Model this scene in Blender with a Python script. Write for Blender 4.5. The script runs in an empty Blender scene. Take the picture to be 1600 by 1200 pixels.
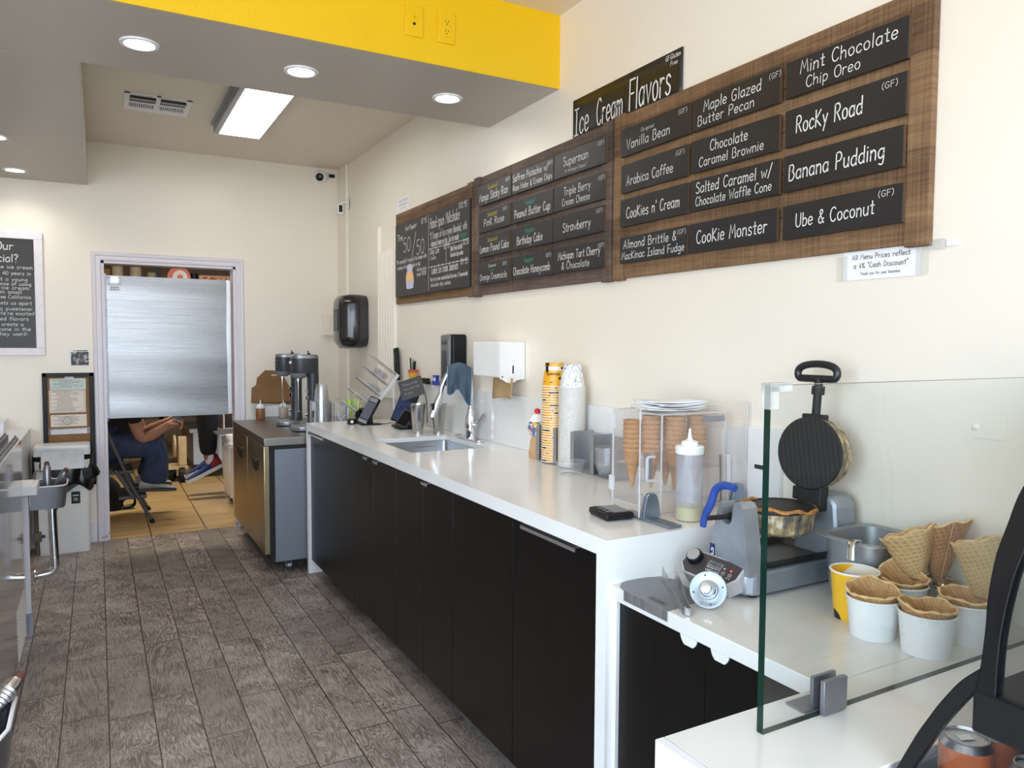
import bpy, bmesh, math, random
from math import sin, cos, pi, radians, atan2, sqrt
from mathutils import Vector, Matrix
random.seed(7)
S = bpy.context.scene
COL = S.collection

# ---------------------------------------------------------------- camera
FPX = 1173.4447                       # focal length in pixels of the 1600 px wide frame
cd = bpy.data.cameras.new('camera'); CAM = bpy.data.objects.new('camera', cd); COL.objects.link(CAM)
cd.sensor_width = 36.0; cd.lens = FPX / 1600 * 36.0; cd.clip_start = 0.02
def _cam_axes(yaw, pitch, roll):
    y, p, r = radians(yaw), radians(pitch), radians(roll)
    fw = Vector((sin(y) * cos(p), cos(y) * cos(p), -sin(p)))
    rt = Vector((cos(y), -sin(y), 0)); up = rt.cross(fw)
    return fw, cos(r) * rt + sin(r) * up, -sin(r) * rt + cos(r) * up
_f, _r, _u = _cam_axes(28.9118, 3.1285, 0.3005)
CAM.matrix_world = Matrix(((_r.x, _u.x, -_f.x, 0), (_r.y, _u.y, -_f.y, 0), (_r.z, _u.z, -_f.z, 1.4106), (0, 0, 0, 1)))
S.camera = CAM

# ---------------------------------------------------------------- view, world, daylight
S.view_settings.view_transform = 'Standard'; S.view_settings.look = 'None'
S.view_settings.gamma = 1.0; S.view_settings.use_curve_mapping = False
S.view_settings.exposure = 0.38
cy = S.cycles
cy.use_denoising = True; cy.max_bounces = 10; cy.diffuse_bounces = 5; cy.glossy_bounces = 5
cy.transmission_bounces = 10; cy.transparent_max_bounces = 24; cy.caustics_reflective = False; cy.caustics_refractive = False
cy.sample_clamp_indirect = 6.0
SKY = 10.5
W = bpy.data.worlds.new('world'); S.world = W; W.use_nodes = True
nt = W.node_tree; nt.nodes.clear()
wo = nt.nodes.new('ShaderNodeOutputWorld'); bg = nt.nodes.new('ShaderNodeBackground')
tc = nt.nodes.new('ShaderNodeTexCoord'); sx = nt.nodes.new('ShaderNodeSeparateXYZ'); rp = nt.nodes.new('ShaderNodeValToRGB')
nt.links.new(tc.outputs['Generated'], sx.inputs[0]); nt.links.new(sx.outputs['Z'], rp.inputs[0])
rp.color_ramp.elements[0].position = 0.0; rp.color_ramp.elements[0].color = (.40, .43, .47, 1)
rp.color_ramp.elements[1].position = 0.25; rp.color_ramp.elements[1].color = (.60, .79, 1.0, 1)
nt.links.new(rp.outputs[0], bg.inputs[0]); bg.inputs[1].default_value = SKY; nt.links.new(bg.outputs[0], wo.inputs[0])
# daylight enters through the shop window behind the camera: a portal in its opening
pl = bpy.data.lights.new('window_portal', 'AREA'); pl.shape = 'RECTANGLE'; pl.size = 4.2; pl.size_y = 2.3
pl.cycles.is_portal = True
po = bpy.data.objects.new('window_portal', pl); COL.objects.link(po)
po.location = (-0.52, -2.45, 1.5); po.rotation_euler = (radians(90), 0, 0)
pl2 = bpy.data.lights.new('added_window_portal', 'AREA'); pl2.shape = 'RECTANGLE'; pl2.size = 3.0; pl2.size_y = 2.2; pl2.cycles.is_portal = True
po2 = bpy.data.objects.new('added_window_portal', pl2); COL.objects.link(po2); po2.location = (-2.66, -.6, 1.55); po2.rotation_euler = (radians(90), 0, radians(-90))  # portal of an unseen side window, added to brighten the near right wall

# ---------------------------------------------------------------- scene constants (metres)
XW, YB, CEIL, SOF = 1.7226, 5.972, 2.775, 2.4745      # right wall, back wall, ceiling, underside of beam
CT, LT = 0.92, 0.8076                                 # counter top, lower counter top
XC, YF, YN = 1.101, 4.5764, 1.5004                    # counter front, far end, near end

# ---------------------------------------------------------------- object helpers
def link(o, parent=None):
    COL.objects.link(o)
    if parent is not None: o.parent = parent
    return o
def tag(o, label=None, cat=None, group=None, kind=None):
    if label: o['label'] = label
    if cat: o['category'] = cat
    if group: o['group'] = group
    if kind: o['kind'] = kind
    return o
def thing(name, label, cat, loc=(0, 0, 0), rz=0.0, group=None):
    o = bpy.data.objects.new(name, None); o.empty_display_size = .05; COL.objects.link(o)
    o.location = loc; o.rotation_euler = (0, 0, rz)
    return tag(o, label, cat, group)
def dup(root, loc, rz=None, label=None, group=None):
    r = root.copy(); COL.objects.link(r); r.location = loc
    if rz is not None: r.rotation_euler = (0, 0, rz)
    if label: r['label'] = label
    if group: r['group'] = group
    for ch in list(root.children):
        c = ch.copy(); COL.objects.link(c); c.parent = r
        for g in ch.children:
            d = g.copy(); COL.objects.link(d); d.parent = c
    return r
def axes(z, x=None):
    """rotation matrix whose Z column is z (and X close to x)"""
    z = Vector(z).normalized()
    x = Vector(x) if x is not None else (Vector((1, 0, 0)) if abs(z.x) < .9 else Vector((0, 1, 0)))
    y = z.cross(x).normalized(); x = y.cross(z)
    return Matrix(((x.x, y.x, z.x), (x.y, y.y, z.y), (x.z, y.z, z.z)))
def xf(loc=(0, 0, 0), rot=None, rz=0, rx=0, ry=0, s=None):
    m = Matrix.Translation(Vector(loc))
    if rot is not None: m = m @ rot.to_4x4()
    m = m @ Matrix.Rotation(rz, 4, 'Z') @ Matrix.Rotation(ry, 4, 'Y') @ Matrix.Rotation(rx, 4, 'X')
    if s is not None: m = m @ Matrix.Diagonal((s[0], s[1], s[2], 1))
    return m
I4 = Matrix.Identity(4)
class MB:
    """collects shapes and links them as ONE mesh object"""
    def __init__(self): self.v = []; self.f = []; self.sm = []; self.mi = []; self.cur = 0
    def add(self, vs, fs, m=None, smooth=False):
        b = len(self.v)
        self.v += [tuple(m @ Vector(v)) if m is not None else tuple(v) for v in vs]
        self.f += [tuple(i + b for i in f) for f in fs]; self.sm += [smooth] * len(fs); self.mi += [self.cur] * len(fs)
        return self
    def box(self, x0, x1, y0, y1, z0, z1, m=None, bev=0.0):
        if bev <= 0:
            vs = [(x0, y0, z0), (x1, y0, z0), (x1, y1, z0), (x0, y1, z0), (x0, y0, z1), (x1, y0, z1), (x1, y1, z1), (x0, y1, z1)]
            fs = [(0, 3, 2, 1), (4, 5, 6, 7), (0, 1, 5, 4), (1, 2, 6, 5), (2, 3, 7, 6), (3, 0, 4, 7)]
            return self.add(vs, fs, m)
        bm = bmesh.new(); bmesh.ops.create_cube(bm, size=1)
        for v in bm.verts: v.co = Vector(((x0 + x1) / 2 + v.co.x * (x1 - x0), (y0 + y1) / 2 + v.co.y * (y1 - y0), (z0 + z1) / 2 + v.co.z * (z1 - z0)))
        r = bmesh.ops.bevel(bm, geom=list(bm.edges), offset=bev, segments=3 if bev > .004 else 2, profile=.5, affect='EDGES')
        return self.bm(bm, m, set(r['faces']))
    def bm(self, bm, m=None, smooth=True):
        bm.verts.index_update(); k = len(self.sm)
        self.add([v.co.copy() for v in bm.verts], [[v.index for v in f.verts] for f in bm.faces], m, True)
        if smooth is not True: self.sm[k:] = [f in smooth for f in bm.faces]      # only the rounded edges are smooth-shaded
        bm.free(); return self
    def cbox(self, c, s, m=None, bev=0.0):
        return self.box(c[0] - s[0] / 2, c[0] + s[0] / 2, c[1] - s[1] / 2, c[1] + s[1] / 2, c[2] - s[2] / 2, c[2] + s[2] / 2, m, bev)
    def lathe(self, prof, n=32, m=None, smooth=True, a0=0, a1=2 * pi):
        """prof: [(r, z)]; r=0 closes; repeated points give hard edges"""
        full = abs(a1 - a0 - 2 * pi) < 1e-6; k = n if full else n + 1
        vs, fs, rows = [], [], []
        for r, z in prof:
            if r < 1e-7: rows.append([len(vs)] * k); vs.append((0, 0, z))
            else:
                rows.append(list(range(len(vs), len(vs) + k)))
                vs += [(r * cos(a0 + (a1 - a0) * i / n), r * sin(a0 + (a1 - a0) * i / n), z) for i in range(k)]
        for a, b, p, q in zip(rows, rows[1:], prof, prof[1:]):
            if p == q: continue
            for i in range(n):
                j = (i + 1) % k
                f = [a[i], a[j], b[j], b[i]]; g = []
                for x in f:
                    if x not in g: g.append(x)
                if len(g) > 2: fs.append(g)
        return self.add(vs, fs, m, smooth)
    def cyl(self, p0, p1, r0, r1=None, n=20, caps=True, smooth=True):
        p0, p1 = Vector(p0), Vector(p1); r1 = r0 if r1 is None else r1
        L = (p1 - p0).length; m = xf(p0, axes(p1 - p0))
        pr = [(r0, 0), (r1, L)]
        if caps: pr = [(0, 0), (r0, 0), (r0, 0), (r1, L), (r1, L), (0, L)]
        return self.lathe(pr, n, m, smooth)
    def tube(self, pts, r, n=8, closed=False, m=None, caps=True, flat=None):
        """round (or flattened: flat=(a,b)) tube along pts; r a number or list"""
        P = [Vector(p) for p in pts]; k = len(P); vs, fs = [], []
        R = [r] * k if not isinstance(r, (list, tuple)) else list(r)
        def tan(i):
            if closed: return (P[(i + 1) % k] - P[i - 1]).normalized()
            return (P[min(i + 1, k - 1)] - P[max(i - 1, 0)]).normalized()
        t = tan(0); nrm = t.orthogonal().normalized()
        if abs(t.z) < .99: nrm = (Vector((0, 0, 1)) - t * t.z).normalized()
        for i in range(k):
            t = tan(i); nrm = nrm - t * nrm.dot(t)
            nrm = nrm.normalized() if nrm.length > 1e-6 else t.orthogonal().normalized()
            b = t.cross(nrm)
            fa, fb = (R[i], R[i]) if flat is None else (flat[0], flat[1])
            for j in range(n): vs.append(P[i] + nrm * cos(2 * pi * j / n) * fa + b * sin(2 * pi * j / n) * fb)
        for i in range(k if closed else k - 1):
            for j in range(n):
                a, c = i * n, ((i + 1) % k) * n
                fs.append((a + j, a + (j + 1) % n, c + (j + 1) % n, c + j))
        if not closed and caps: fs += [tuple(range(n - 1, -1, -1)), tuple(range((k - 1) * n, k * n))]
        return self.add(vs, fs, m, True)
    def prism(self, poly, z0, z1, m=None, bev=0.0, smooth=False):
        n = len(poly)
        if bev > 0:
            bm = bmesh.new()
            a = [bm.verts.new((x, y, z0)) for x, y in poly]; b = [bm.verts.new((x, y, z1)) for x, y in poly]
            bm.faces.new(a[::-1]); bm.faces.new(b)
            for i in range(n): bm.faces.new((a[i], a[(i + 1) % n], b[(i + 1) % n], b[i]))
            bm.normal_update()
            es = [e for e in bm.edges if e.calc_face_angle(0) > .5]
            r = bmesh.ops.bevel(bm, geom=es, offset=bev, segments=2, profile=.5, affect='EDGES')
            keep = set(r['faces']) if n < 9 else set(f for f in bm.faces if len(f.verts) < 5 or f in r['faces'])
            return self.bm(bm, m, keep)
        vs = [(x, y, z0) for x, y in poly] + [(x, y, z1) for x, y in poly]
        fs = [tuple(range(n - 1, -1, -1)), tuple(range(n, 2 * n))] + [(i, (i + 1) % n, n + (i + 1) % n, n + i) for i in range(n)]
        return self.add(vs, fs, m, smooth)
    def loft(self, rings, m=None, caps=True, smooth=True, closed=True):
        n = len(rings[0]); vs = [p for r in rings for p in r]; fs = []
        for i in range(len(rings) - 1):
            for j in range(n if closed else n - 1):
                fs.append((i * n + j, i * n + (j + 1) % n, (i + 1) * n + (j + 1) % n, (i + 1) * n + j))
        if caps: fs += [tuple(range(n - 1, -1, -1)), tuple(range((len(rings) - 1) * n, len(rings) * n))]
        return self.add(vs, fs, m, smooth)
    def grid(self, fn, nu, nv, m=None, smooth=True):
        vs = [fn(i / nu, j / nv) for j in range(nv + 1) for i in range(nu + 1)]
        fs = [(j * (nu + 1) + i, j * (nu + 1) + i + 1, (j + 1) * (nu + 1) + i + 1, (j + 1) * (nu + 1) + i) for j in range(nv) for i in range(nu)]
        return self.add(vs, fs, m, smooth)
    def sphere(self, c, r, n=20, k=12, m=None, s=(1, 1, 1)):
        pr = [(r * sin(pi * i / k), -r * cos(pi * i / k)) for i in range(k + 1)]; pr[0] = (0, -r); pr[-1] = (0, r)
        mm = xf(c, s=s); mm = m @ mm if m is not None else mm
        return self.lathe(pr, n, mm)
    def torus(self, c, R, r, n=32, k=8, m=None, axis=(0, 0, 1)):
        A = axes(axis); pts = [Vector(c) + A @ Vector((R * cos(2 * pi * i / n), R * sin(2 * pi * i / n), 0)) for i in range(n)]
        return self.tube(pts, r, k, True, m)
    def build(self, name, mat, parent=None, label=None, kind=None, bevel=0.0, sub=0, solid=0.0, autos=True):
        me = bpy.data.meshes.new(name); me.from_pydata(self.v, [], self.f)
        me.polygons.foreach_set('use_smooth', self.sm); me.polygons.foreach_set('material_index', self.mi)
        for mm in (mat if isinstance(mat, (list, tuple)) else [mat]): me.materials.append(mm)
        if autos and any(self.sm):
            bm = bmesh.new(); bm.from_mesh(me)
            for e in bm.edges:
                if len(e.link_faces) == 2 and e.calc_face_angle(0) > radians(38): e.smooth = False
            bm.to_mesh(me); bm.free()
        me.update()
        o = bpy.data.objects.new(name, me); link(o, parent)
        if solid: md = o.modifiers.new('solid', 'SOLIDIFY'); md.thickness = solid; md.offset = 0
        if bevel: md = o.modifiers.new('bevel', 'BEVEL'); md.width = bevel; md.segments = 2; md.limit_method = 'ANGLE'; md.angle_limit = radians(40)
        if sub: md = o.modifiers.new('sub', 'SUBSURF'); md.levels = md.render_levels = sub
        return tag(o, label, None, None, kind)
def struct(name, mb, mat, parent=None, **k):
    return mb.build(name, mat, parent, kind='structure', **k)
def solo(name, mb, mat, label, cat, group=None, kind=None, **k):
    return tag(mb.build(name, mat, **k), label, cat, group, kind)
def smoothpts(P, k=6, closed=False):
    """Catmull-Rom through P"""
    P = [Vector(p) for p in P]; out = []; n = len(P)
    for i in range(n if closed else n - 1):
        if closed: a, b, c, d = P[i - 1], P[i], P[(i + 1) % n], P[(i + 2) % n]
        else: a, b, c, d = P[max(i - 1, 0)], P[i], P[i + 1], P[min(i + 2, n - 1)]
        for j in range(k):
            t = j / k
            out.append(.5 * ((2 * b) + (c - a) * t + (2 * a - 5 * b + 4 * c - d) * t * t + (3 * b - a - 3 * c + d) * t ** 3))
    if not closed: out.append(P[-1].copy())
    return out
def rrect(w, h, r, k=5, cx=0, cy=0):
    r = min(r, w / 2 - 1e-5, h / 2 - 1e-5); P = []
    for sx_, sy_, a in ((1, 1, 0), (-1, 1, pi / 2), (-1, -1, pi), (1, -1, 1.5 * pi)):
        for i in range(k + 1):
            t = a + i / k * pi / 2; P.append((cx + sx_ * (w / 2 - r) + r * cos(t), cy + sy_ * (h / 2 - r) + r * sin(t)))
    return P

# ---------------------------------------------------------------- materials
def sl(c):
    """sRGB 0-255 to linear"""
    return tuple(((x / 255) / 12.92 if x / 255 <= .04045 else ((x / 255 + .055) / 1.055) ** 2.4) for x in c) + (1,)
class NT:
    def __init__(self, name):
        self.m = bpy.data.materials.new(name); self.m.use_nodes = True; self.t = self.m.node_tree
        self.b = self.t.nodes['Principled BSDF']; self.o = self.t.nodes['Material Output']
    def n(self, typ, **k):
        x = self.t.nodes.new('ShaderNode' + typ)
        for a, v in k.items():
            if a.startswith('i_'): x.inputs[int(a[2:]) if a[2:].isdigit() else a[2:].replace('_', ' ')].default_value = v
            else: setattr(x, a, v)
        return x
    def l(self, a, b): self.t.links.new(a, b)
    def s(self, **k):
        for a, v in k.items(): self.b.inputs[a.replace('_', ' ')].default_value = v
        return self
    def coord(self, scale=(1, 1, 1), src='Object', rot=(0, 0, 0), loc=(0, 0, 0)):
        c = self.n('TexCoord'); mp = self.n('Mapping'); self.l(c.outputs[src], mp.inputs[0])
        mp.inputs[3].default_value = scale; mp.inputs[2].default_value = rot; mp.inputs[1].default_value = loc
        return mp.outputs[0]
    def noise(self, vec, scale=5, detail=4, rough=.5, dist=0):
        x = self.n('TexNoise'); x.inputs['Scale'].default_value = scale; x.inputs['Detail'].default_value = detail
        x.inputs['Roughness'].default_value = rough; x.inputs['Distortion'].default_value = dist
        if vec is not None: self.l(vec, x.inputs[0])
        return x
    def ramp(self, fac, stops):
        x = self.n('ValToRGB'); e = x.color_ramp.elements
        while len(e) < len(stops): e.new(.5)
        for q, (p, c) in zip(e, stops): q.position = p; q.color = c if len(c) == 4 else tuple(c) + (1,)
        self.l(fac, x.inputs[0]); return x.outputs[0]
    def mix(self, a, b, fac=.5, mode='MIX'):
        x = self.n('Mix', data_type='RGBA', blend_type=mode)
        for v, i in ((fac, 0), (a, 6), (b, 7)):
            if hasattr(v, 'links') or hasattr(v, 'is_linked'): self.l(v, x.inputs[i])
            else: x.inputs[i].default_value = v if i == 0 or len(v) == 4 else tuple(v) + (1,)
        return x.outputs[2]
    def math(self, op, a, b=0.0, c=None):
        x = self.n('Math', operation=op)
        for v, i in ((a, 0), (b, 1), (c, 2)):
            if v is None: continue
            if hasattr(v, 'is_linked'): self.l(v, x.inputs[i])
            else: x.inputs[i].default_value = v
        return x.outputs[0]
    def schlick(self, f0):
        """reflectance of a thin clear sheet, the same from both sides"""
        lw = self.n('LayerWeight'); lw.inputs[0].default_value = .5
        return self.math('MULTIPLY_ADD', self.math('POWER', lw.outputs['Facing'], 5.0), 1 - f0, f0)
    def bump(self, h, strength=.2, dist=.002):
        x = self.n('Bump'); x.inputs['Strength'].default_value = strength; x.inputs['Distance'].default_value = dist
        self.l(h, x.inputs['Height']); self.l(x.outputs[0], self.b.inputs['Normal'])
    def col(self, sock): self.l(sock, self.b.inputs['Base Color'])
    def rough(self, sock): self.l(sock, self.b.inputs['Roughness'])
def mk(name, c, rough=.5, metal=0.0, var=.06, scale=18, bump=0.0, bscale=200, spec=None, coat=0, trans=0, ior=None, sheen=0, sss=0):
    """plain procedural material: base colour with a slight noise, optional bump"""
    M = NT(name); L = sl(c); M.s(Roughness=rough, Metallic=metal)
    v = M.coord()
    nz = M.noise(v, scale, 3)
    d = tuple(x * (1 - var) for x in L[:3]); u = tuple(min(1, x * (1 + var)) for x in L[:3])
    M.col(M.ramp(nz.outputs[0], [(.3, d), (.7, u)]))
    if bump: M.bump(M.noise(v, bscale, 2).outputs[0], bump, .001)
    if spec is not None: M.b.inputs['Specular IOR Level'].default_value = spec
    if coat: M.b.inputs['Coat Weight'].default_value = coat; M.b.inputs['Coat Roughness'].default_value = .08
    if trans: M.b.inputs['Transmission Weight'].default_value = trans
    if ior: M.b.inputs['IOR'].default_value = ior
    if sheen: M.b.inputs['Sheen Weight'].default_value = sheen
    if sss: M.b.inputs['Subsurface Weight'].default_value = sss; M.b.inputs['Subsurface Radius'].default_value = (.01, .006, .004)
    return M.m
def brushed(name, c, rough=.3, axis=2, var=.12):
    """brushed steel: fine streaks along one local axis"""
    M = NT(name); M.s(Metallic=1.0, Roughness=rough)
    sc = [160, 160, 160]; sc[axis] = 3
    nz = M.noise(M.coord(tuple(sc)), 1.0, 3, .6); L = sl(c)
    M.col(M.ramp(nz.outputs[0], [(.25, tuple(x * (1 - var) for x in L[:3])), (.75, tuple(min(1, x * (1 + var)) for x in L[:3]))]))
    M.rough(M.ramp(nz.outputs[0], [(.2, (rough * .8,) * 3), (.8, (rough * 1.3,) * 3)]))
    M.bump(nz.outputs[0], .03, .001); return M.m
def emis(name, c, strength):
    M = NT(name); M.s(Roughness=.4); M.b.inputs['Base Color'].default_value = sl(c)
    nz = M.noise(M.coord(), 3, 1); L = sl(c)
    M.l(M.ramp(nz.outputs[0], [(0, L), (1, L)]), M.b.inputs['Emission Color']); M.b.inputs['Emission Strength'].default_value = strength; return M.m
def clear(name, c=(255, 255, 255), rough=.02, ior=1.45, alpha=.25, edge=None):
    """thin clear plastic or glass: mostly see-through, fresnel reflections"""
    M = NT(name); L = sl(c)
    tr = M.n('BsdfTransparent'); gl = M.n('BsdfGlossy'); df = M.n('BsdfTranslucent'); dd = M.n('BsdfDiffuse')
    nz = M.noise(M.coord(), 30, 2)
    tr.inputs[0].default_value = tuple(.86 + .14 * x for x in L[:3]) + (1,); gl.inputs['Roughness'].default_value = rough
    M.l(M.ramp(nz.outputs[0], [(.3, tuple(x * .92 for x in L[:3])), (.7, L)]), dd.inputs[0])
    fr = M.schlick(.045 if ior > 1.42 else .035)
    m1 = M.n('MixShader'); m2 = M.n('MixShader')
    m1.inputs[0].default_value = alpha; M.l(tr.outputs[0], m1.inputs[1]); M.l(dd.outputs[0], m1.inputs[2])
    M.l(fr, m2.inputs[0]); M.l(m1.outputs[0], m2.inputs[1]); M.l(gl.outputs[0], m2.inputs[2])
    M.l(m2.outputs[0], M.o.inputs[0]); return M.m

def paint(name, c, bump=.12):
    M = NT(name); M.s(Roughness=.38); L = sl(c); v = M.coord()
    n1 = M.noise(v, 2.2, 4); n2 = M.noise(v, 120, 3)
    M.col(M.ramp(n1.outputs[0], [(.25, tuple(x * .965 for x in L[:3])), (.75, L)]))
    M.bump(M.math('ADD', n2.outputs[0], M.math('MULTIPLY', M.noise(v, 9, 3).outputs[0], 2.0)), bump, .002)
    return M.m
M_WALL = paint('wall_paint', (240, 232, 218))
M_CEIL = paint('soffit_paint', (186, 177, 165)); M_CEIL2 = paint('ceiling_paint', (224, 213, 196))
M_YEL = paint('yellow_paint', (233, 188, 2), .22)
M_TRIM = mk('trim_paint', (232, 227, 232), .4, var=.04, scale=30, bump=.05, bscale=90)
M_WHITE = mk('white_plastic', (236, 236, 236), .35, var=.02)
M_WLAC = mk('white_lacquer', (232, 233, 236), .3, var=.02, scale=6)
M_BLACK = mk('black_plastic', (16, 16, 17), .45, var=.15, spec=.3)
M_BLKS = mk('black_gloss', (10, 10, 12), .15, var=.1)
M_BLKM = mk('black_matte', (20, 19, 19), .7, var=.15)
M_DGREY = mk('dark_grey_plastic', (52, 53, 58), .35, var=.1)
M_GREY = mk('grey_plastic', (128, 130, 136), .4, var=.06)
M_STEEL = brushed('brushed_steel', (190, 190, 192), .3, 2)
M_STEELH = brushed('brushed_steel_level', (188, 188, 190), .3, 0)
M_STEELD = brushed('dull_steel', (186, 187, 190), .5, 2)
M_CHROME = mk('chrome', (222, 223, 226), .07, 1.0, var=.02)
M_ALU = mk('cast_aluminium', (172, 178, 188), .4, .85, var=.08, bump=.05)
M_GREYMET = mk('grey_metal', (150, 152, 158), .38, .9, var=.06)
M_CLEAR = clear('clear_acrylic', (250, 244, 240), .02, 1.4, .035)
M_CLEARE = clear('acrylic_edge', (244, 246, 250), .1, 1.49, .55)
M_CLOUD = clear('clear_plastic_cup', (240, 242, 246), .06, 1.4, .14)
M_PAPER = mk('white_paper', (240, 240, 242), .8, var=.02)
M_CARD = mk('cardboard', (133, 97, 62), .85, var=.08, scale=8)
M_CHALK = mk('chalk_pen', (232, 232, 230), .8, var=.05)
M_CHALKY = mk('yellow_chalk_pen', (205, 185, 60), .8, var=.05)
M_CHALKG = mk('green_chalk_pen', (50, 168, 148), .8, var=.05)
M_INK = mk('black_ink', (25, 25, 40), .7, var=.05)
# ================================================================ room shell
def plank_mat():
    M = NT('wood_look_tile'); M.s(Roughness=.42)
    g = M.n('NewGeometry'); sp = M.n('SeparateXYZ'); M.l(g.outputs['Position'], sp.inputs[0])
    X, Y = sp.outputs[0], sp.outputs[1]
    RW, PL = .1525, .61
    v = M.math('DIVIDE', M.math('SUBTRACT', X, .0085), RW); row = M.math('FLOOR', v); fv = M.math('SUBTRACT', v, row)
    wn = M.n('TexWhiteNoise', noise_dimensions='1D'); M.l(row, wn.inputs['W'])
    u = M.math('ADD', M.math('DIVIDE', Y, PL), M.math('MULTIPLY', wn.outputs[0], 5.0)); cell = M.math('FLOOR', u); fu = M.math('SUBTRACT', u, cell)
    ident = M.math('ADD', M.math('MULTIPLY', row, 13.7), M.math('MULTIPLY', cell, 7.31))
    w2 = M.n('TexWhiteNoise', noise_dimensions='1D'); M.l(ident, w2.inputs['W']); rnd = w2.outputs[0]
    # grain: shifted for every plank
    cx = M.n('CombineXYZ'); M.l(M.math('ADD', M.math('MULTIPLY', X, 9.0), M.math('MULTIPLY', rnd, 40)), cx.inputs[0]); M.l(M.math('ADD', M.math('MULTIPLY', Y, 1.5), M.math('MULTIPLY', rnd, 90)), cx.inputs[1])
    nz = M.noise(cx.outputs[0], .8, 3, .6, .6)
    rings = M.math('ABSOLUTE', M.math('SUBTRACT', M.math('FRACT', M.math('MULTIPLY', nz.outputs[0], 36.0)), .5))
    cx2 = M.n('CombineXYZ'); M.l(M.math('MULTIPLY', X, 260.0), cx2.inputs[0]); M.l(M.math('MULTIPLY', Y, 16.0), cx2.inputs[1]); M.l(rnd, cx2.inputs[2])
    fine = M.noise(cx2.outputs[0], 1.0, 4, .65)
    cx3 = M.n('CombineXYZ'); M.l(M.math('MULTIPLY', X, 1.0), cx3.inputs[0]); M.l(Y, cx3.inputs[1]); M.l(rnd, cx3.inputs[2])
    patch = M.noise(cx3.outputs[0], 7.0, 4, .6)
    t = M.math('ADD', M.math('ADD', M.math('MULTIPLY', rings, .46), M.math('MULTIPLY', fine.outputs[0], .85)), M.math('ADD', M.math('MULTIPLY', patch.outputs[0], .62), M.math('MULTIPLY', rnd, .12)))
    c = M.ramp(M.math('MULTIPLY', t, .80), [(.38, sl((50, 42, 39))), (.55, sl((104, 93, 86))), (.67, sl((142, 129, 121))), (.84, sl((196, 184, 175)))])
    dark = M.mix(c, M.mix(c, sl((76, 67, 62)), .6), rnd)
    # joints
    d1 = M.math('MINIMUM', fv, M.math('SUBTRACT', 1.0, fv)); d2 = M.math('MINIMUM', fu, M.math('SUBTRACT', 1.0, fu))
    j = M.math('MINIMUM', M.math('MULTIPLY', d1, RW), M.math('MULTIPLY', d2, PL))
    k = M.math('GREATER_THAN', j, 0.0021)
    M.col(M.mix(sl((30, 26, 24)), dark, k))
    M.rough(M.math('ADD', M.math('MULTIPLY', fine.outputs[0], .25), .3))
    M.bump(M.math('ADD', M.math('MULTIPLY', M.math('ADD', fine.outputs[0], rings), .3), k), .35, .002)
    return M.m
def kitchen_tile_mat():
    M = NT('tan_floor_tile'); M.s(Roughness=.35)
    g = M.n('NewGeometry'); sp = M.n('SeparateXYZ'); M.l(g.outputs['Position'], sp.inputs[0])
    u = M.math('DIVIDE', M.math('SUBTRACT', sp.outputs[0], .317), .376); v = M.math('DIVIDE', M.math('SUBTRACT', sp.outputs[1], 6.08), .385)
    fu = M.math('FRACT', M.math('ADD', u, 50)); fv = M.math('FRACT', M.math('ADD', v, 50))
    d1 = M.math('MULTIPLY', M.math('MINIMUM', fu, M.math('SUBTRACT', 1.0, fu)), .376); d2 = M.math('MULTIPLY', M.math('MINIMUM', fv, M.math('SUBTRACT', 1.0, fv)), .385)
    k = M.math('GREATER_THAN', M.math('MINIMUM', d1, d2), .004)
    mp = M.n('Mapping'); mp.inputs[3].default_value = (3, 22, 1); M.l(g.outputs['Position'], mp.inputs[0])
    nz = M.noise(mp.outputs[0], 1.3, 5, .6); c = M.ramp(nz.outputs[0], [(.3, sl((172, 140, 92))), (.7, sl((212, 182, 132)))])
    M.col(M.mix(sl((60, 46, 32)), c, k)); M.bump(k, .3, .002); return M.m
M_FLOOR = plank_mat(); M_KTILE = kitchen_tile_mat()
M_KWALL = paint('kitchen_wall_paint', (150, 124, 92)); M_KDARK = mk('kitchen_dark_wall', (60, 46, 34), .8)

XL, YFR = -2.7, -2.5                    # left wall and shop front
struct('floor', MB().box(XL - .1, XW + .1, YFR - .1, YB + .02, -.1, 0), M_FLOOR)
struct('floor', MB().box(-1.7, 2.4, YB + .02, 11.2, -.1, 0), M_KTILE)
struct('wall_right', MB().box(XW, XW + .12, YFR - .1, YB + .12, 0, 3.0), M_WALL)
wl = MB(); LY0, LY1, LZ0, LZ1 = -2.1, .9, .45, 2.65  # left wall, with an opening cut for the added side window
wl.box(XL - .12, XL, YFR - .1, LY0, 0, 3.0); wl.box(XL - .12, XL, LY1, YB + .12, 0, 3.0); wl.box(XL - .12, XL, LY0, LY1, 0, LZ0); wl.box(XL - .12, XL, LY0, LY1, LZ1, 3.0)
struct('wall_left', wl, M_WALL)
wf2 = MB()
for y in (LY0, -.62, LY1 - .05): wf2.box(XL - .09, XL - .02, y, y + .05, LZ0, LZ1)
for z in (LZ0, LZ1 - .05): wf2.box(XL - .09, XL - .02, LY0, LY1, z, z + .05)
struct('added_side_window', wf2, M_GREYMET)  # frame of the added, unseen window that lets extra daylight onto the right wall
DX0, DX1, DZ = 0.035, 0.921, 1.968      # doorway opening
wb = MB()
wb.box(XL, DX0, YB, YB + .12, 0, 3.0); wb.box(DX1, XW, YB, YB + .12, 0, 3.0); wb.box(DX0, DX1, YB, YB + .12, DZ, 3.0)
struct('wall_back', wb, M_WALL)
fw_ = MB(); WX0, WX1, WZ0, WZ1 = -2.65, 1.6, .35, 2.65
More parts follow.
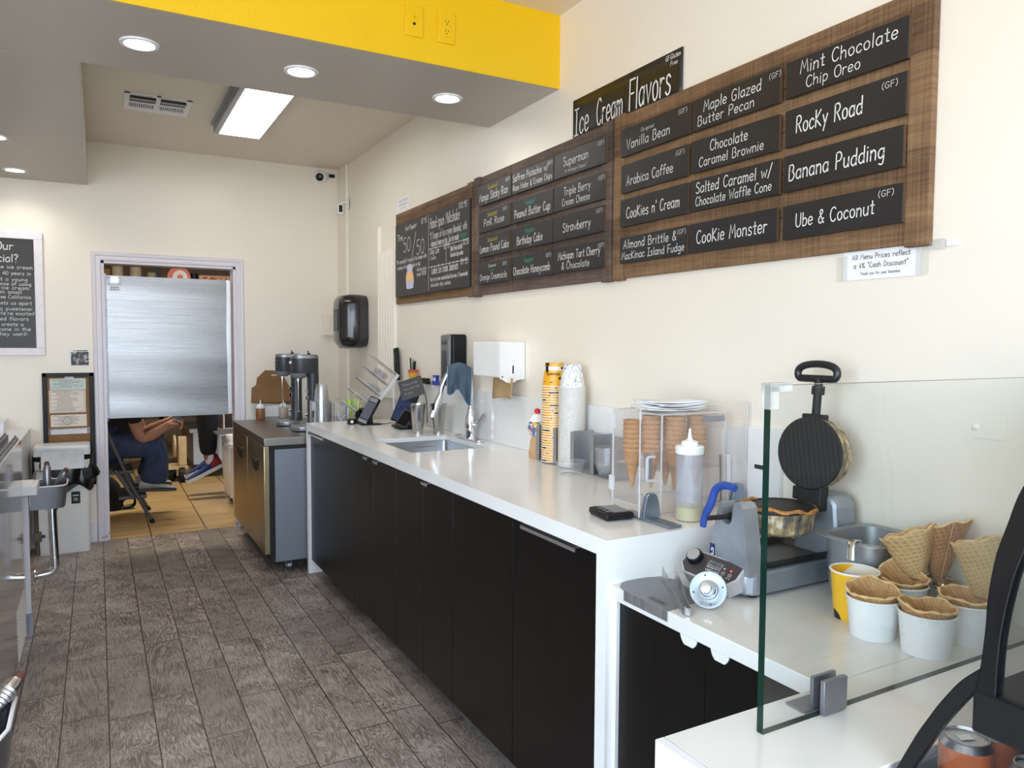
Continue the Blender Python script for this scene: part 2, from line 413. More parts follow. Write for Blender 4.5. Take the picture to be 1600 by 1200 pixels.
fw_.box(XL, WX0, YFR - .12, YFR, 0, 3.0); fw_.box(WX1, XW, YFR - .12, YFR, 0, 3.0); fw_.box(WX0, WX1, YFR - .12, YFR, 0, WZ0); fw_.box(WX0, WX1, YFR - .12, YFR, WZ1, 3.0)
struct('wall_front', fw_, M_WALL)
wf = MB()
for x in (WX0, -.52, WX1 - .05): wf.box(x, x + .05, YFR - .09, YFR - .02, WZ0, WZ1)
for z in (WZ0, WZ1 - .05): wf.box(WX0, WX1, YFR - .09, YFR - .02, z, z + .05)
struct('window_1', wf, M_GREYMET)
struct('ceiling', MB().box(XL - .1, XW + .1, YFR - .1, YB + .1, CEIL, CEIL + .1), M_CEIL2)
# the dropped beam across the room, with its yellow face towards the shop, and the dropped part on the left
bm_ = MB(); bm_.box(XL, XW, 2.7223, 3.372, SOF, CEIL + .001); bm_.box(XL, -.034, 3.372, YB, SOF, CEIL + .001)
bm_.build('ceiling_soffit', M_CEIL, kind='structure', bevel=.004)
struct('wall_yellow_face', MB().box(XL, XW, 2.7183, 2.7223, SOF, CEIL), M_YEL)
# kitchen shell
kw = MB(); kw.box(-1.7, -1.6, YB + .12, 11.2, 0, 2.7); kw.box(2.3, 2.4, YB + .12, 11.2, 0, 2.7); kw.box(-1.7, 2.4, 11.1, 11.2, 0, 2.7)
struct('wall_kitchen', kw, M_KWALL)
struct('ceiling_kitchen', MB().box(-1.7, 2.4, YB + .12, 11.2, 2.6, 2.7), M_KWALL)
# door trim: moulded casing profile swept round the opening, plus the jamb lining
def casing():
    b = MB(); prof = [(0, 0), (0, -.012), (.006, -.016), (.016, -.016), (.02, -.012), (.03, -.012), (.036, -.018), (.05, -.02), (.056, -.014), (.06, 0)]
    path = [(DX0, 0, (-1, 0)), (DX0, DZ, (-1, 1)), (DX1, DZ, (1, 1)), (DX1, 0, (1, 0))]
    rings = []
    for x, z, (ox, oz) in path: rings.append([(x + ox * u, YB + w, z + oz * u) for u, w in prof])
    b.loft(rings, caps=True, smooth=False)
    b.box(DX0 - .001, DX0 + .018, YB - .004, YB + .125, 0, DZ); b.box(DX1 - .018, DX1 + .001, YB - .004, YB + .125, 0, DZ); b.box(DX0, DX1, YB - .004, YB + .125, DZ - .018, DZ + .001)
    return b
def trim_mat():
    M = NT('worn_trim_paint'); M.s(Roughness=.4); v = M.coord(); sp = M.n('SeparateXYZ'); M.l(v, sp.inputs[0])
    wear = M.math('MULTIPLY', M.noise(v, 45, 4, .7).outputs[0], M.math('SUBTRACT', 1.06, M.math('MULTIPLY', sp.outputs[2], 3.0)))
    M.col(M.ramp(wear, [(.52, sl((226, 221, 228))), (.6, sl((150, 140, 130)))])); return M.m
struct('trim_1', casing(), trim_mat())
# base tile strip on the back wall left of the doorway
struct('baseboard_back', MB().box(XL, DX0 - .062, YB - .012, YB, 0, .14, bev=.003), M_TRIM)
# boxed pipe chase in the far right corner and the ribbed conduits on the right wall
tr = MB(); tr.box(1.7, XW, 5.74, YB, 0, CEIL, bev=.004); pass
struct('trim_2', tr, M_WALL)
cd_ = MB()
for i in range(7): cd_.cyl((XW - .006, 4.70 + .05 * i, CT + .12), (XW - .006, 4.70 + .05 * i, 2.02 if i < 6 else 2.2), .018, n=10)
cd_.box(XW - .012, XW, 4.66, 5.05, 2.0, 2.012)
struct('trim_3', cd_, M_WALL)

# ================================================================ ceiling fittings
M_LENS = emis('light_lens', (255, 251, 244), 14.0); M_PANEL = emis('panel_diffuser', (252, 249, 244), 11.0)
LAB = ['recessed downlight at the left end of the beam, nearest the yellow face of the three beside it', 'middle downlight of the three in a row along the beam',
       'recessed downlight at the right end of the beam, nearest the menu wall', 'recessed downlight in the left dropped ceiling just above the back wall',
       'half cut off downlight at the left edge of the photo, in the dropped ceiling']
LAB[0] = 'leftmost of the three downlights in the beam under the yellow face'
for i, (x, y) in enumerate([(.157, 3.057), (.727, 3.047), (1.36, 3.058), (-.425, 5.67), (-.447, 4.80)]):
    t = thing('ceiling_downlight', LAB[i], 'light', (x, y, SOF), group='recessed downlights')
    MB().lathe([(.048, -.001), (.052, -.006), (.064, -.0055), (.066, 0), (.060, .002)], 32).build('trim_ring', M_WHITE, t)
    MB().lathe([(0, -.0035), (.035, -.0033), (.0495, -.0015)], 32).build('lens', M_LENS, t)
    L = bpy.data.lights.new('downlight_lamp', 'SPOT'); L.energy = 9; L.spot_size = radians(150); L.spot_blend = .8; L.shadow_soft_size = .05; L.color = (1, .93, .84)
    lo = bpy.data.objects.new('downlight_lamp', L); link(lo, t); lo.location = (0, 0, -.01)
t = thing('fluorescent_panel_light', 'bright rectangular ceiling light panel in the recessed back ceiling', 'light', (.826, 4.62, CEIL))
fr = MB(); fr.box(-.155, .125, -.50, .50, -.055, 0, bev=.004); fr.box(-.17, -.15, -.5, .5, -.012, 0)
fr.build('housing', M_GREYMET, t); MB().box(-.122, .121, -.485, .485, -.0585, -.052, bev=.003).build('diffuser', M_PANEL, t)
t = thing('air_vent', 'white metal air vent register on the recessed ceiling', 'vent', (.335, 4.86, CEIL))
b = MB()
for y0, y1 in ((-.165, -.135), (-.01, .01), (.1, .165)): b.box(-.172, .172, y0, y1, -.007, 0)
for x0, x1 in ((-.172, -.145), (-.012, .012), (.145, .172)): b.box(x0, x1, -.165, .165, -.0069, 0)
b.build('frame', M_WHITE, t)
MB().box(-.15, .15, -.14, .15, -.0015, -.0005).build('duct_opening', M_BLKM, t)
b = MB()
for i in range(26): b.box(-.142 + i * .0112, -.1365 + i * .0112, -.002, .1, -.006, -.002)
b.build('louvre_bars', M_WHITE, t)
b = MB(); b.box(-.145, -.012, -.13, -.075, -.005, -.003, m=xf(rx=.12)); b.box(.012, .145, -.13, -.075, -.005, -.003, m=xf(rx=.12)); b.build('damper_flaps', M_GREY, t)
# two plates painted yellow on the beam face
def plate(name, label, cat, x, kind):
    t = thing(name, label, cat, (x, 2.7183, 2.6185))
    MB().box(-.036, .036, -.007, 0, -.058, .058, bev=.003).build('cover_plate', M_YEL, t)
    if kind == 'switch':
        b = MB(); b.box(-.006, .006, -.011, -.006, .009, .021); b.box(-.004, .004, -.018, -.008, .012, .017)
        b.build('toggle', M_YEL, t); MB().cyl((0, -.0075, -.012), (0, -.006, -.012), .006, n=12).build('hole', M_BLKM, t)
    else:
        b = MB(); b.box(-.017, .017, -.0095, -.006, -.036, .036, bev=.002); b.build('socket_face', M_YEL, t)
        b = MB()
        for z in (.018, -.018): b.box(-.007, -.005, -.0102, -.009, z, z + .009); b.box(.005, .007, -.0102, -.009, z, z + .009); b.cyl((0, -.0102, z - .006), (0, -.009, z - .006), .0025, n=10)
        b.build('socket_slots', M_BLKM, t)
    b = MB()
    for z in (.048, -.048): b.cyl((0, -.0085, z), (0, -.006, z), .0028, n=10)
    b.build('screw', M_YEL, t)
plate('light_switch', 'yellow painted switch plate on the yellow beam face', 'switch', 1.07, 'switch')
plate('electrical_outlet', 'yellow painted double socket on the yellow beam face', 'outlet', 1.2025, 'outlet')
# cameras in the far corner
t = thing('dome_camera', 'white turret security camera high on the back wall near the corner', 'camera', (1.565, YB, 2.71))
b = MB(); b.lathe([(0, 0), (.05, 0), (.052, .006), (.046, .022), (0, .024)], 24, xf(rot=axes((0, -1, 0)))); b.sphere((-.012, -.05, -.012), .046, 24, 16); b.build('body', M_WHITE, t)
ax = axes((-.35, -.9, -.3)); MB().lathe([(0, .047), (.02, .046), (.03, .040), (.031, .034)], 20, xf((-.012, -.05, -.012), ax)).build('lens_face', M_BLKS, t)
b = MB(); b.lathe([(0, .049), (.008, .0485), (.010, .0475)], 16, xf((-.012, -.05, -.012), ax)); b.build('lens', M_DGREY, t)
t = thing('small_camera', 'small white box camera on a bracket below the security dome', 'camera', (1.712, 5.72, 2.46))
b = MB(); b.box(-.004, .002, -.02, .02, -.025, .055, bev=.002); b.tube([(0, 0, .02), (-.05, -.004, .02), (-.062, -.006, .0)], .006); b.build('bracket', M_WHITE, t)
b = MB(); b.box(-.085, -.045, -.025, .012, -.075, .005, bev=.006); b.build('body', M_WHITE, t)
b = MB(); b.box(-.078, -.052, -.0262, -.024, -.062, -.008, bev=.0008); b.build('front_panel', M_BLKS, t)
t = thing('alarm_sensor', 'small black clip sensor beside the dome camera in the ceiling corner', 'sensor', (1.655, YB, 2.72))
MB().box(-.022, .022, -.02, 0, -.012, .012, bev=.003).build('body', M_BLACK, t)
t = thing('junction_box', 'cream painted junction box on the back wall beside the corner', 'box', (1.62, YB, 1.545))
b = MB(); b.box(-.05, .045, -.05, 0, -.085, .085, bev=.006); b.build('box', M_WALL, t); MB().cyl((0, -.0515, .01), (0, -.049, .01), .003).build('screw', M_GREYMET, t)
t = thing('conduit_box', 'cream painted square box on the corner chase beside the black dispenser', 'box', (1.712, 5.80, 1.51))
b = MB(); b.box(-.055, 0, -.06, .055, -.07, .07, bev=.005); b.cyl((-.02, 0, .07), (-.02, 0, .16), .012); b.build('box', M_WALL, t)
# ================================================================ hand lettering: a single-stroke alphabet
# glyph: advance; strokes separated by '/', a leading '-' keeps the corners, otherwise the stroke is smoothed
GL = {
'A': '6;-0 0 2.6 10 5.2 0/-1 3.4 4.3 3.4', 'B': '5.6;-.3 0 .3 10/.3 9.6 3 10 4.2 8 3 5.6 .6 5.3/.6 5.3 3.6 5.2 5 2.8 3.4 .2 .3 0',
'C': '5.6;5 8.6 3.6 10 1.4 9 .2 5 1.4 .8 3.6 0 5.2 1.6', 'D': '6;-.4 0 .4 10/.2 9.9 3 9.4 5.3 6 4.8 2 2.6 .2 .3 0', 'E': '5;-4.4 10 .4 10 .4 0 4.6 0/-.4 5.2 3.8 5.2',
'F': '4.8;-.4 0 .4 10 4.8 10/-.4 5.4 4 5.4', 'G': '6;5.2 8.6 3.6 10 1.4 9 .2 5 1.4 .8 3.6 .2 5 1.6 5 4.2/-5.2 4.4 3 4.4', 'H': '6;-.5 0 .5 10/-5 0 5 10/-.5 5 5 5.2',
'I': '4.6;-0 10 4.2 10/-2.1 10 2.1 0/-0 0 4.2 0', 'J': '5;4 10 4 2.4 2.4 .1 .4 1.6', 'K': '5.6;-.5 0 .5 10/-4.8 9.6 .6 4.6 5.2 0', 'L': '4.8;-.5 10 .5 0 4.6 0',
'M': '7;-.2 0 1.2 10 3.3 3.4 5.4 10 6.6 0', 'N': '6;-.4 0 .4 10 5 0 5 10', 'O': '6;3 10 .8 8.4 .2 5 1 1.2 3 0 5.2 1.6 5.7 5 5 8.6 3 10', 'P': '5.4;-.5 0 .5 10/.3 9.6 3.2 10 4.8 7.6 3.6 5 .6 4.6',
'Q': '6;3 10 .8 8.4 .2 5 1 1.2 3 0 5.2 1.6 5.7 5 5 8.6 3 10/-3.4 2.4 5.8 -.6', 'R': '5.6;-.5 0 .5 10/.3 9.6 3.2 10 4.7 7.8 3.4 5.4 .6 5/-2.2 5 5.2 0', 'S': '5.2;4.6 8.6 3 10 1 9 .8 6.8 2.8 5.2 4.6 3.4 4.2 1 2.2 0 .3 1.4',
'T': '5.6;-0 10 5.4 10/-2.7 10 2.7 0', 'U': '6;.5 10 .5 3 1.6 .4 3.2 0 4.8 1.2 5.2 3.4 5.2 10', 'V': '5.6;-.2 10 2.6 0 5.2 10', 'W': '7.6;-.2 10 1.8 0 3.8 7 5.6 0 7.4 10', 'X': '5.4;-.2 10 5 0/-5 10 .2 0', 'Y': '5.4;-.2 10 2.6 5 5 10/-2.6 5 2.6 0', 'Z': '5.4;-.4 10 5 10 .2 0 5.2 0',
'a': '5;4.2 5 2.4 6 .6 4.6 .4 1.8 1.8 .1 3.6 1.2 4.2 3.4/-4.3 6 4.3 .2', 'b': '4.8;-.5 10 .5 0/.5 3.6 2 5.8 4 4.8 4.4 2.6 3.2 .2 1.4 .2 .5 1.4', 'c': '4.4;4 4.8 2.6 6 .8 4.8 .3 2.6 1.2 .4 2.6 .1 4 1.2',
'd': '5;4.2 4.6 2.6 5.9 .7 4.6 .4 1.8 1.8 .1 3.4 .9 4.2 2.6/-4.3 10 4.3 .1', 'e': '4.6;.6 3 4 3.4 3.6 5.4 2 6 .5 4.2 .6 1.4 2.2 .1 4 1.1', 'f': '3.8;3.8 9 2.8 10 1.7 8.8 1.5 6 1.4 0/-.2 5.8 3.4 5.8',
'g': '5;4.2 4.8 2.6 5.9 .7 4.6 .5 2 1.8 .4 3.6 1.4 4.2 3.2/4.3 6 4.2 -1.2 3 -3.2 1 -2.6', 'h': '5;-.5 10 .5 0/.5 3.4 2.2 5.8 4 4.8 4.2 0', 'i': '1.8;-.8 6 .8 0/-.8 8 .9 8.4', 'j': '2.6;1.6 6 1.6 -2 .6 -3.2 -.4 -2.4/-1.6 8 1.7 8.4', 'k': '4.6;-.5 10 .5 0/-3.8 6 .6 2.8 4.2 0', 'l': '1.9;-.9 10 .9 0',
'm': '7;-.5 6 .5 0/.5 3.8 1.8 5.9 3.2 4.6 3.3 0/3.3 3.8 4.6 5.9 6.1 4.6 6.2 0', 'n': '4.9;-.5 6 .5 0/.5 3.6 2.2 5.9 4 4.6 4.1 0', 'o': '4.9;2.4 6 .7 4.8 .4 2.8 1.2 .6 2.5 0 4 1 4.4 3 3.8 5.2 2.4 6', 'p': '4.8;-.5 6 .5 -3.4/.5 3.8 2 5.9 3.9 4.8 4.3 2.8 3.2 .4 1.6 .2 .5 1.6',
'q': '5;4.2 4.8 2.6 5.9 .7 4.6 .5 2 1.8 .4 3.6 1.4 4.2 3.2/-4.3 6 4.3 -3.4', 'r': '3.8;-.5 6 .5 0/.5 3.6 1.8 5.7 3.5 5.4', 's': '4.2;3.7 5 2.4 6 .9 5.4 1 3.8 2.8 2.8 3.7 1.6 2.8 .2 1.2 .1 .2 1', 't': '3.6;-1.7 9 1.7 .4 3.3 .3/-.1 6 3.3 6', 'u': '5;.5 6 .6 1.6 1.9 .1 3.4 1 4.1 3/-4.2 6 4.2 .1', 'v': '4.4;-.2 6 2.1 0 4.1 6', 'w': '6.4;-.2 6 1.6 0 3.2 4.6 4.7 0 6.2 6', 'x': '4.4;-.3 6 4 0/-4 6 .2 0', 'y': '4.6;-.3 6 2.3 .8/-4.2 6 2.4 .8 1 -3.4', 'z': '4.4;-.4 6 3.9 6 .3 0 4.1 0',
'0': '5.2;2.6 10 .8 8.4 .3 5 1 1.2 2.6 0 4.4 1.4 4.9 5 4.3 8.6 2.6 10', '1': '3;-.4 8 1.8 10 1.8 0', '2': '5;.5 8 2.2 10 4.3 8.6 4.2 6.4 .3 .1/-.3 0 4.8 0', '3': '5;.5 9 2.6 10 4.3 8 2.2 5.4/2.2 5.4 4.6 3.4 3.6 .6 1.8 0 .2 1.4', '4': '5.2;-3.6 0 3.6 10 .2 3 4.9 3', '5': '5;-4.4 10 .8 10 .6 6/.6 5.8 3.2 6 4.7 3.4 3.4 .4 1.6 0 .2 1.2', '6': '5;4 9.6 1.6 7.4 .4 3.4 1.4 .3 3.4 .4 4.6 2.8 3.4 5 1.4 4.6 .5 3', '7': '5;-.3 10 4.6 10 1.6 0', '8': '5;2.5 5.4 .7 7.6 2.5 10 4.3 7.8 2.5 5.4 .4 2.4 2.5 0 4.7 2.4 2.5 5.4', '9': '5;4.4 7 2.6 9.9 .6 7.6 1.8 5.2 4.2 6.6 4.2 3 3 0',
'&': '5.6;5.2 0 1.4 7.4 2.6 9.8 3.8 8 .6 3.6 .8 .8 2.8 .2 5 3.6', "'": '1.6;-.9 10.4 .7 8', '"': '2.6;-.7 10.4 .6 8/-1.9 10.4 1.8 8', '(': '3;2.4 11 .8 8 .6 3 2.2 -1', ')': '3;.6 11 2.2 8 2.4 3 .8 -1', '-': '4;-.5 4 3.4 4', '?': '4.6;.4 8.4 2.2 10.2 4.2 8.2 2.4 5.4 2.2 3/-2.1 .4 2.3 .1', '!': '1.8;-.9 10 .9 3/-.8 .5 1 .1', '.': '1.8;-.7 .4 1 .1', ',': '1.8;-1 .6 .4 -1.4', '/': '4.4;-.2 -1 4.2 11', '$': '5;4.6 8.2 3 9.2 1 8.4 1 6.4 2.8 5 4.4 3.4 4 1.4 2 .8 .3 1.8/-2.6 10.6 2.4 -.6', '%': '6;-.8 0 5 10/1.4 9.6 .4 8 1.4 6.6 2.4 8 1.4 9.6/4.6 3.4 3.6 1.8 4.6 .2 5.6 1.8 4.6 3.4', ':': '1.8;-.8 .6 1 .3/-.8 4.6 1 4.9', '*': '3;-1.5 9 1.5 6/-.3 8.3 2.7 6.7/-2.7 8.3 .3 6.7', '=': '4;-.4 3 3.6 3/-.4 5.6 3.6 5.6', ' ': '3.6;'}
_gc = {}
def glyph(ch):
    if ch not in _gc:
        adv, s = GL.get(ch, GL['?']).split(';'); st = []
        for q in s.split('/'):
            if not q: continue
            keep = q[0] == '-'; n = [float(x) for x in (q[1:] if keep else q).split()]
            P = [Vector((n[i], n[i + 1], 0)) for i in range(0, len(n), 2)]
            st.append([(p.x, p.y) for p in (P if keep or len(P) < 3 else smoothpts(P, 4))])
        _gc[ch] = (float(adv), st)
    return _gc[ch]
def text_width(s, sp=1.0): return sum(glyph(c)[0] + sp for c in s) - sp
def ribbon(b, pts, w, z, fn):
    """flat stroke of half width w along 2-D pts, mapped by fn(x, y, z)"""
    P = [Vector((p[0], p[1])) for p in pts]; L, R = [], []
    for i, p in enumerate(P):
        a = (P[i] - P[i - 1]) if i else (P[1] - P[0]); c = (P[i + 1] - P[i]) if i < len(P) - 1 else (P[-1] - P[-2])
        a = a.normalized() if a.length > 1e-9 else Vector((1, 0)); c = c.normalized() if c.length > 1e-9 else a
        t = a + c; t = t.normalized() if t.length > .3 else c
        n = Vector((-t.y, t.x)); k = min(1.6, 1 / max(.4, abs(n.dot(Vector((-c.y, c.x))))))
        e = (-t * w * .6) if i == 0 else (t * w * .6 if i == len(P) - 1 else Vector((0, 0)))
        L.append(p + e + n * w * k); R.append(p + e - n * w * k)
    vs = [fn(p.x, p.y, z) for p in L] + [fn(p.x, p.y, z) for p in R]; m = len(P)
    b.add(vs, [(i, m + i, m + i + 1, i + 1) for i in range(m - 1)])
def lettering(b, s, x, y, h, fn, width=None, align='c', w=.055, sp=1.0, slant=.04, jit=.0, z=.0008):
    """adds text s to mesh b: baseline at (x, y), cap height h, optional total width; fn maps (u, v, height above surface)"""
    k = h / 10; nat = text_width(s, sp) * k; kx = k * (width / nat if width else 1.0); tot = text_width(s, sp) * kx
    x0 = x - (tot / 2 if align == 'c' else tot if align == 'r' else 0); rnd = random.Random(s)
    for c in s:
        adv, st = glyph(c); dy = rnd.uniform(-jit, jit) * h
        for q in st: ribbon(b, [(x0 + px * kx + slant * py * k, y + dy + py * k) for px, py in q], w * h, z, fn)
        x0 += (adv + sp) * kx
# maps for lettering on the right wall (read from far to near) and on the back wall
def on_right(y0, z0, x): return lambda u, v, h: (x - h, y0 - u, z0 + v)
def on_back(x0, z0, y): return lambda u, v, h: (x0 + u, y - h, z0 + v)
def scribble(b, x0, x1, y, h, fn, rnd, z=.0006, gap=.25):
    """a line of print too small to read: short bars"""
    x = x0
    while x < x1:
        l = min(rnd.uniform(2, 6) * h, x1 - x); vs = [fn(x, y, z), fn(x + l, y, z), fn(x + l, y + h, z), fn(x, y + h, z)]
        b.add(vs, [(0, 1, 2, 3)]); x += l + h * 1.2
# ================================================================ menu boards on the right wall
def barn_wood(name, base, dark, light):
    M = NT(name); M.s(Roughness=.75); v = M.coord((1, 1, 1)); sp = M.n('SeparateXYZ'); M.l(v, sp.inputs[0])
    w = M.n('Mapping'); w.inputs[3].default_value = (3, 4, 60); M.l(v, w.inputs[0]); n1 = M.noise(w.outputs[0], 1.0, 5, .65, 1.2)
    d = M.n('Mapping'); d.inputs[2].default_value = (radians(38), 0, 0); d.inputs[3].default_value = (3, 170, 3); M.l(v, d.inputs[0]); saw = M.noise(d.outputs[0], 1.0, 2, .5)
    pt = M.noise(v, 4.5, 3)
    pl_ = M.n('TexWhiteNoise', noise_dimensions='1D'); M.l(M.math('FLOOR', M.math('MULTIPLY', sp.outputs[2], 9.0)), pl_.inputs['W'])
    t = M.math('ADD', M.math('ADD', M.math('MULTIPLY', n1.outputs[0], .5), M.math('MULTIPLY', saw.outputs[0], .34)), M.math('ADD', M.math('MULTIPLY', pt.outputs[0], .34), M.math('MULTIPLY', pl_.outputs[0], .16)))
    M.col(M.ramp(t, [(.42, sl(dark)), (.62, sl(base)), (.85, sl(light))])); M.bump(M.math('ADD', n1.outputs[0], saw.outputs[0]), .3, .002); return M.m
M_WOODL = barn_wood('reclaimed_wood_tan', (112, 84, 58), (60, 42, 28), (150, 118, 84))
M_WOODD = barn_wood('reclaimed_wood_dark', (86, 70, 62), (46, 36, 32), (122, 104, 93))
def slate_mat(name, c):
    M = NT(name); M.s(Roughness=.42); v = M.coord(); n = M.noise(v, 7, 4, .6)
    L = sl(c); M.col(M.ramp(n.outputs[0], [(.35, L), (.72, tuple(x * 1.25 + .002 for x in L[:3]))])); return M.m
M_SLATE = slate_mat('chalkboard_black', (33, 32, 34)); M_SLATEE = mk('plaque_edge', (92, 70, 48), .7)
M_SLATEF = slate_mat('header_paper_black', (28, 24, 20))
BX = XW - .021                                   # face of the wooden backboards
def backboard(name, label, y0, y1, z0, z1, mat, posts):
    """planks laid side by side with battens at the ends"""
    t = thing(name, label, 'board', (XW, (y0 + y1) / 2, z0)); hw = (y0 - y1) / 2; H = z1 - z0; b = MB(); rr = random.Random(label); n = 5
    for i in range(n):
        d = rr.uniform(-.0015, .001); b.box(-.014 + d, -.001, -hw, hw, H * i / n + .0012, H * (i + 1) / n - .0012)
    b.build('planks', mat, t)
    for s in posts:
        yy = hw * s; b = MB(); b.box(-.022, -.0005, min(yy + s * .003, yy - s * .055), max(yy + s * .003, yy - s * .055), -.006, H + .004, bev=.0015); b.build('end_batten', mat, t)
    return t
backboard('wooden_backboard', 'tan reclaimed wood backboard behind the drawn milkshake menu panel', 4.655, 3.515, 1.655, 2.232, M_WOODL, (-1,))
backboard('wooden_backboard', 'dark brown reclaimed wood backboard behind the middle block of flavour plaques', 3.49, 2.322, 1.650, 2.241, M_WOODD, (1, -1))
backboard('wooden_backboard', 'large tan reclaimed wood backboard nearest the camera holding the right block of plaques', 2.30, 1.083, 1.650, 2.247, M_WOODL, (1, -1))
# --- flavour plaques: 24 things, each with its own lettering
PX = XW - .032
def plaque(y0, y1, z0, z1, label, lines, group, tilt=0.0):
    """lines: (text, u of centre 0..1, v of baseline 0..1, cap height m, width m, colour)"""
    w, h = y0 - y1, z1 - z0
    t = thing('flavour_plaque', label, 'sign', (PX, (y0 + y1) / 2, (z0 + z1) / 2), group=group)
    b = MB(); b.box(0, .011, -w / 2, w / 2, -h / 2, h / 2, bev=.001); o = b.build('plaque', M_SLATE, t)
    e = MB(); e.box(.002, .0108, -w / 2 - .0012, -w / 2 + .0005, -h / 2, h / 2); e.build('plaque_edge', M_SLATEE, t)
    bs = {}
    for s, u, v, ch, wd, c in lines:
        L = bs.setdefault(c, MB()); lettering(L, s, u * w, v * h, ch, lambda a, q, d: (-d, w / 2 - a, -h / 2 + q), wd, w=.041, jit=.02)
    for c, L in bs.items(): L.build('lettering', {'w': M_CHALK, 'y': M_CHALKY, 'g': M_CHALKG}[c], t, {'w': None, 'y': 'yellow lettering', 'g': 'green lettering'}[c])
    t.rotation_euler = (tilt, 0, 0)
def gf(u=.915): return ('(GF)', u, .73, .015, .042, 'w')
MC = [(3.418, 3.082), (3.066, 2.714), (2.706, 2.346)]; MR = [(2.091, 2.190), (1.958, 2.060), (1.836, 1.936), (1.702, 1.806)]
RC = [(2.246, 1.889), (1.873, 1.516), (1.495, 1.139)]; RR = [(2.089, 2.188), (1.957, 2.058), (1.835, 1.934), (1.703, 1.797)]
GM, GR = 'flavour plaques on the dark middle backboard', 'flavour plaques on the large tan backboard'
def P1(u, s, h=.03, wd=None, v=.26): return (s, u, v, h, wd, 'w')
mid = [
 [('black plaque lettered Mango Sticky Rice under a small yellow word', [('Seasonal', .45, .68, .021, .1, 'y'), gf(), P1(.47, 'Mango Sticky Rice', .038, .295, .2)]),
  ('black plaque lettered Pink Rose under a small yellow word', [('Seasonal', .45, .68, .021, .1, 'y'), gf(.84), P1(.5, 'PinK Rose', .034, .21)]),
  ('black plaque lettered Lemon Pound Cake under a small yellow word', [('Seasonal', .45, .68, .021, .1, 'y'), P1(.5, 'Lemon Pound Cake', .036, .3, .22)]),
  ('black plaque lettered Orange Creamsicle under small white and green words', [('Seasonal', .45, .75, .015, .08, 'w'), ('Vegan', .45, .56, .013, .05, 'g'), gf(.84), P1(.48, 'Orange Creamsicle', .03, .28, .18)])],
 [('black plaque with two lines lettered Saffron Pistachio and Rose Water', [gf(.94), P1(.45, 'Saffron Pistachio w/', .03, .31, .56), P1(.5, 'Rose Water & Cream Chips', .026, .34, .14)]),
  ('black plaque lettered Peanut Butter Cup under a small green word', [('Vegan', .45, .66, .023, .085, 'g'), P1(.5, 'Peanut Butter Cup', .036, .31, .2)]),
  ('black plaque lettered Birthday Cake under a small green word', [('Vegan', .45, .66, .023, .085, 'g'), P1(.45, 'Birthday Cake', .036, .225, .2)]),
  ('black plaque lettered Chocolate Honeycomb under a small green word', [('Vegan', .42, .66, .023, .085, 'g'), gf(), P1(.49, 'Chocolate Honeycomb', .034, .32, .2)])],
 [('black plaque at the top right corner of the dark brown backboard', [gf(), P1(.44, 'Superman', .036, .18, .42), P1(.44, '"A Michigan Classic"', .013, .16, .14)]),
  ('black plaque with two lines lettered Triple Berry Cream Cheese', [gf(.95), P1(.48, 'Triple Berry', .032, .19, .54), P1(.46, 'Cream Cheese', .028, .2, .14)]),
  ('black plaque lettered Strawberry', [gf(.92), P1(.48, 'Strawberry', .036, .2, .3)]),
  ('black plaque with two lines lettered Michigan Tart Cherry and Chocolate', [gf(.95), P1(.52, 'Michigan Tart Cherry', .032, .3, .5), P1(.46, '& Chocolate', .028, .2, .12)])]]
right = [
 [('black plaque lettered Vanilla Bean under the small word Original', [('Original', .42, .66, .013, .07, 'w'), gf(), P1(.42, 'Vanilla Bean', .034, .235, .22)]),
  ('black plaque lettered Arabica Coffee', [gf(.9), P1(.45, 'Arabica Coffee', .034, .25, .24)]),
  ('black plaque lettered Cookies n Cream', [P1(.5, "CooKies n' Cream", .038, .285, .28)]),
  ('black plaque with two lines lettered Almond Brittle and Mackinac Island Fudge', [gf(.93), P1(.46, 'Almond Brittle &', .031, .285, .55), P1(.5, 'MacKinac Island Fudge', .027, .335, .14)])],
 [('black plaque with two lines lettered Maple Glazed Butter Pecan', [gf(.95), P1(.48, 'Maple Glazed', .033, .235, .53), P1(.41, 'Butter Pecan', .03, .235, .13)]),
  ('black plaque with two lines lettered Chocolate Caramel Brownie', [P1(.46, 'Chocolate', .032, .155, .55), P1(.48, 'Caramel Brownie', .029, .265, .14)]),
  ('black plaque with two lines lettered Salted Caramel and Chocolate Waffle Cone', [P1(.5, 'Salted Caramel w/', .034, .31, .55), P1(.5, 'Chocolate Waffle Cone', .028, .31, .15)]),
  ('black plaque below the one lettered Salted Caramel, bottom row middle of the tan backboard', [P1(.5, 'CooKie Monster', .04, .29, .3)])],
 [('black plaque with two lines lettered Mint Chocolate Chip at the top right', [P1(.53, 'Mint Chocolate', .034, .285, .55), P1(.42, 'Chip Oreo', .029, .165, .14)]),
  ('black plaque lettered Rocky Road', [gf(.88), P1(.39, 'RocKy Road', .044, .205, .32)]),
  ('black plaque lettered Banana Pudding', [P1(.46, 'Banana Pudding', .042, .29, .3)]),
  ('black plaque lettered Ube and Coconut', [gf(.88), P1(.46, 'Ube & Coconut', .036, .24, .32)])]]
_r = random.Random(3)
for cols, rows, data, g in ((MC, MR, mid, GM), (RC, RR, right, GR)):
    for (y0, y1), col in zip(cols, data):
        for (z0, z1), (lab, lines) in zip(rows, col): plaque(y0 + _r.uniform(-.003, .003), y1 + _r.uniform(-.003, .003), z0, z1, lab, lines, g, _r.uniform(-.008, .008))
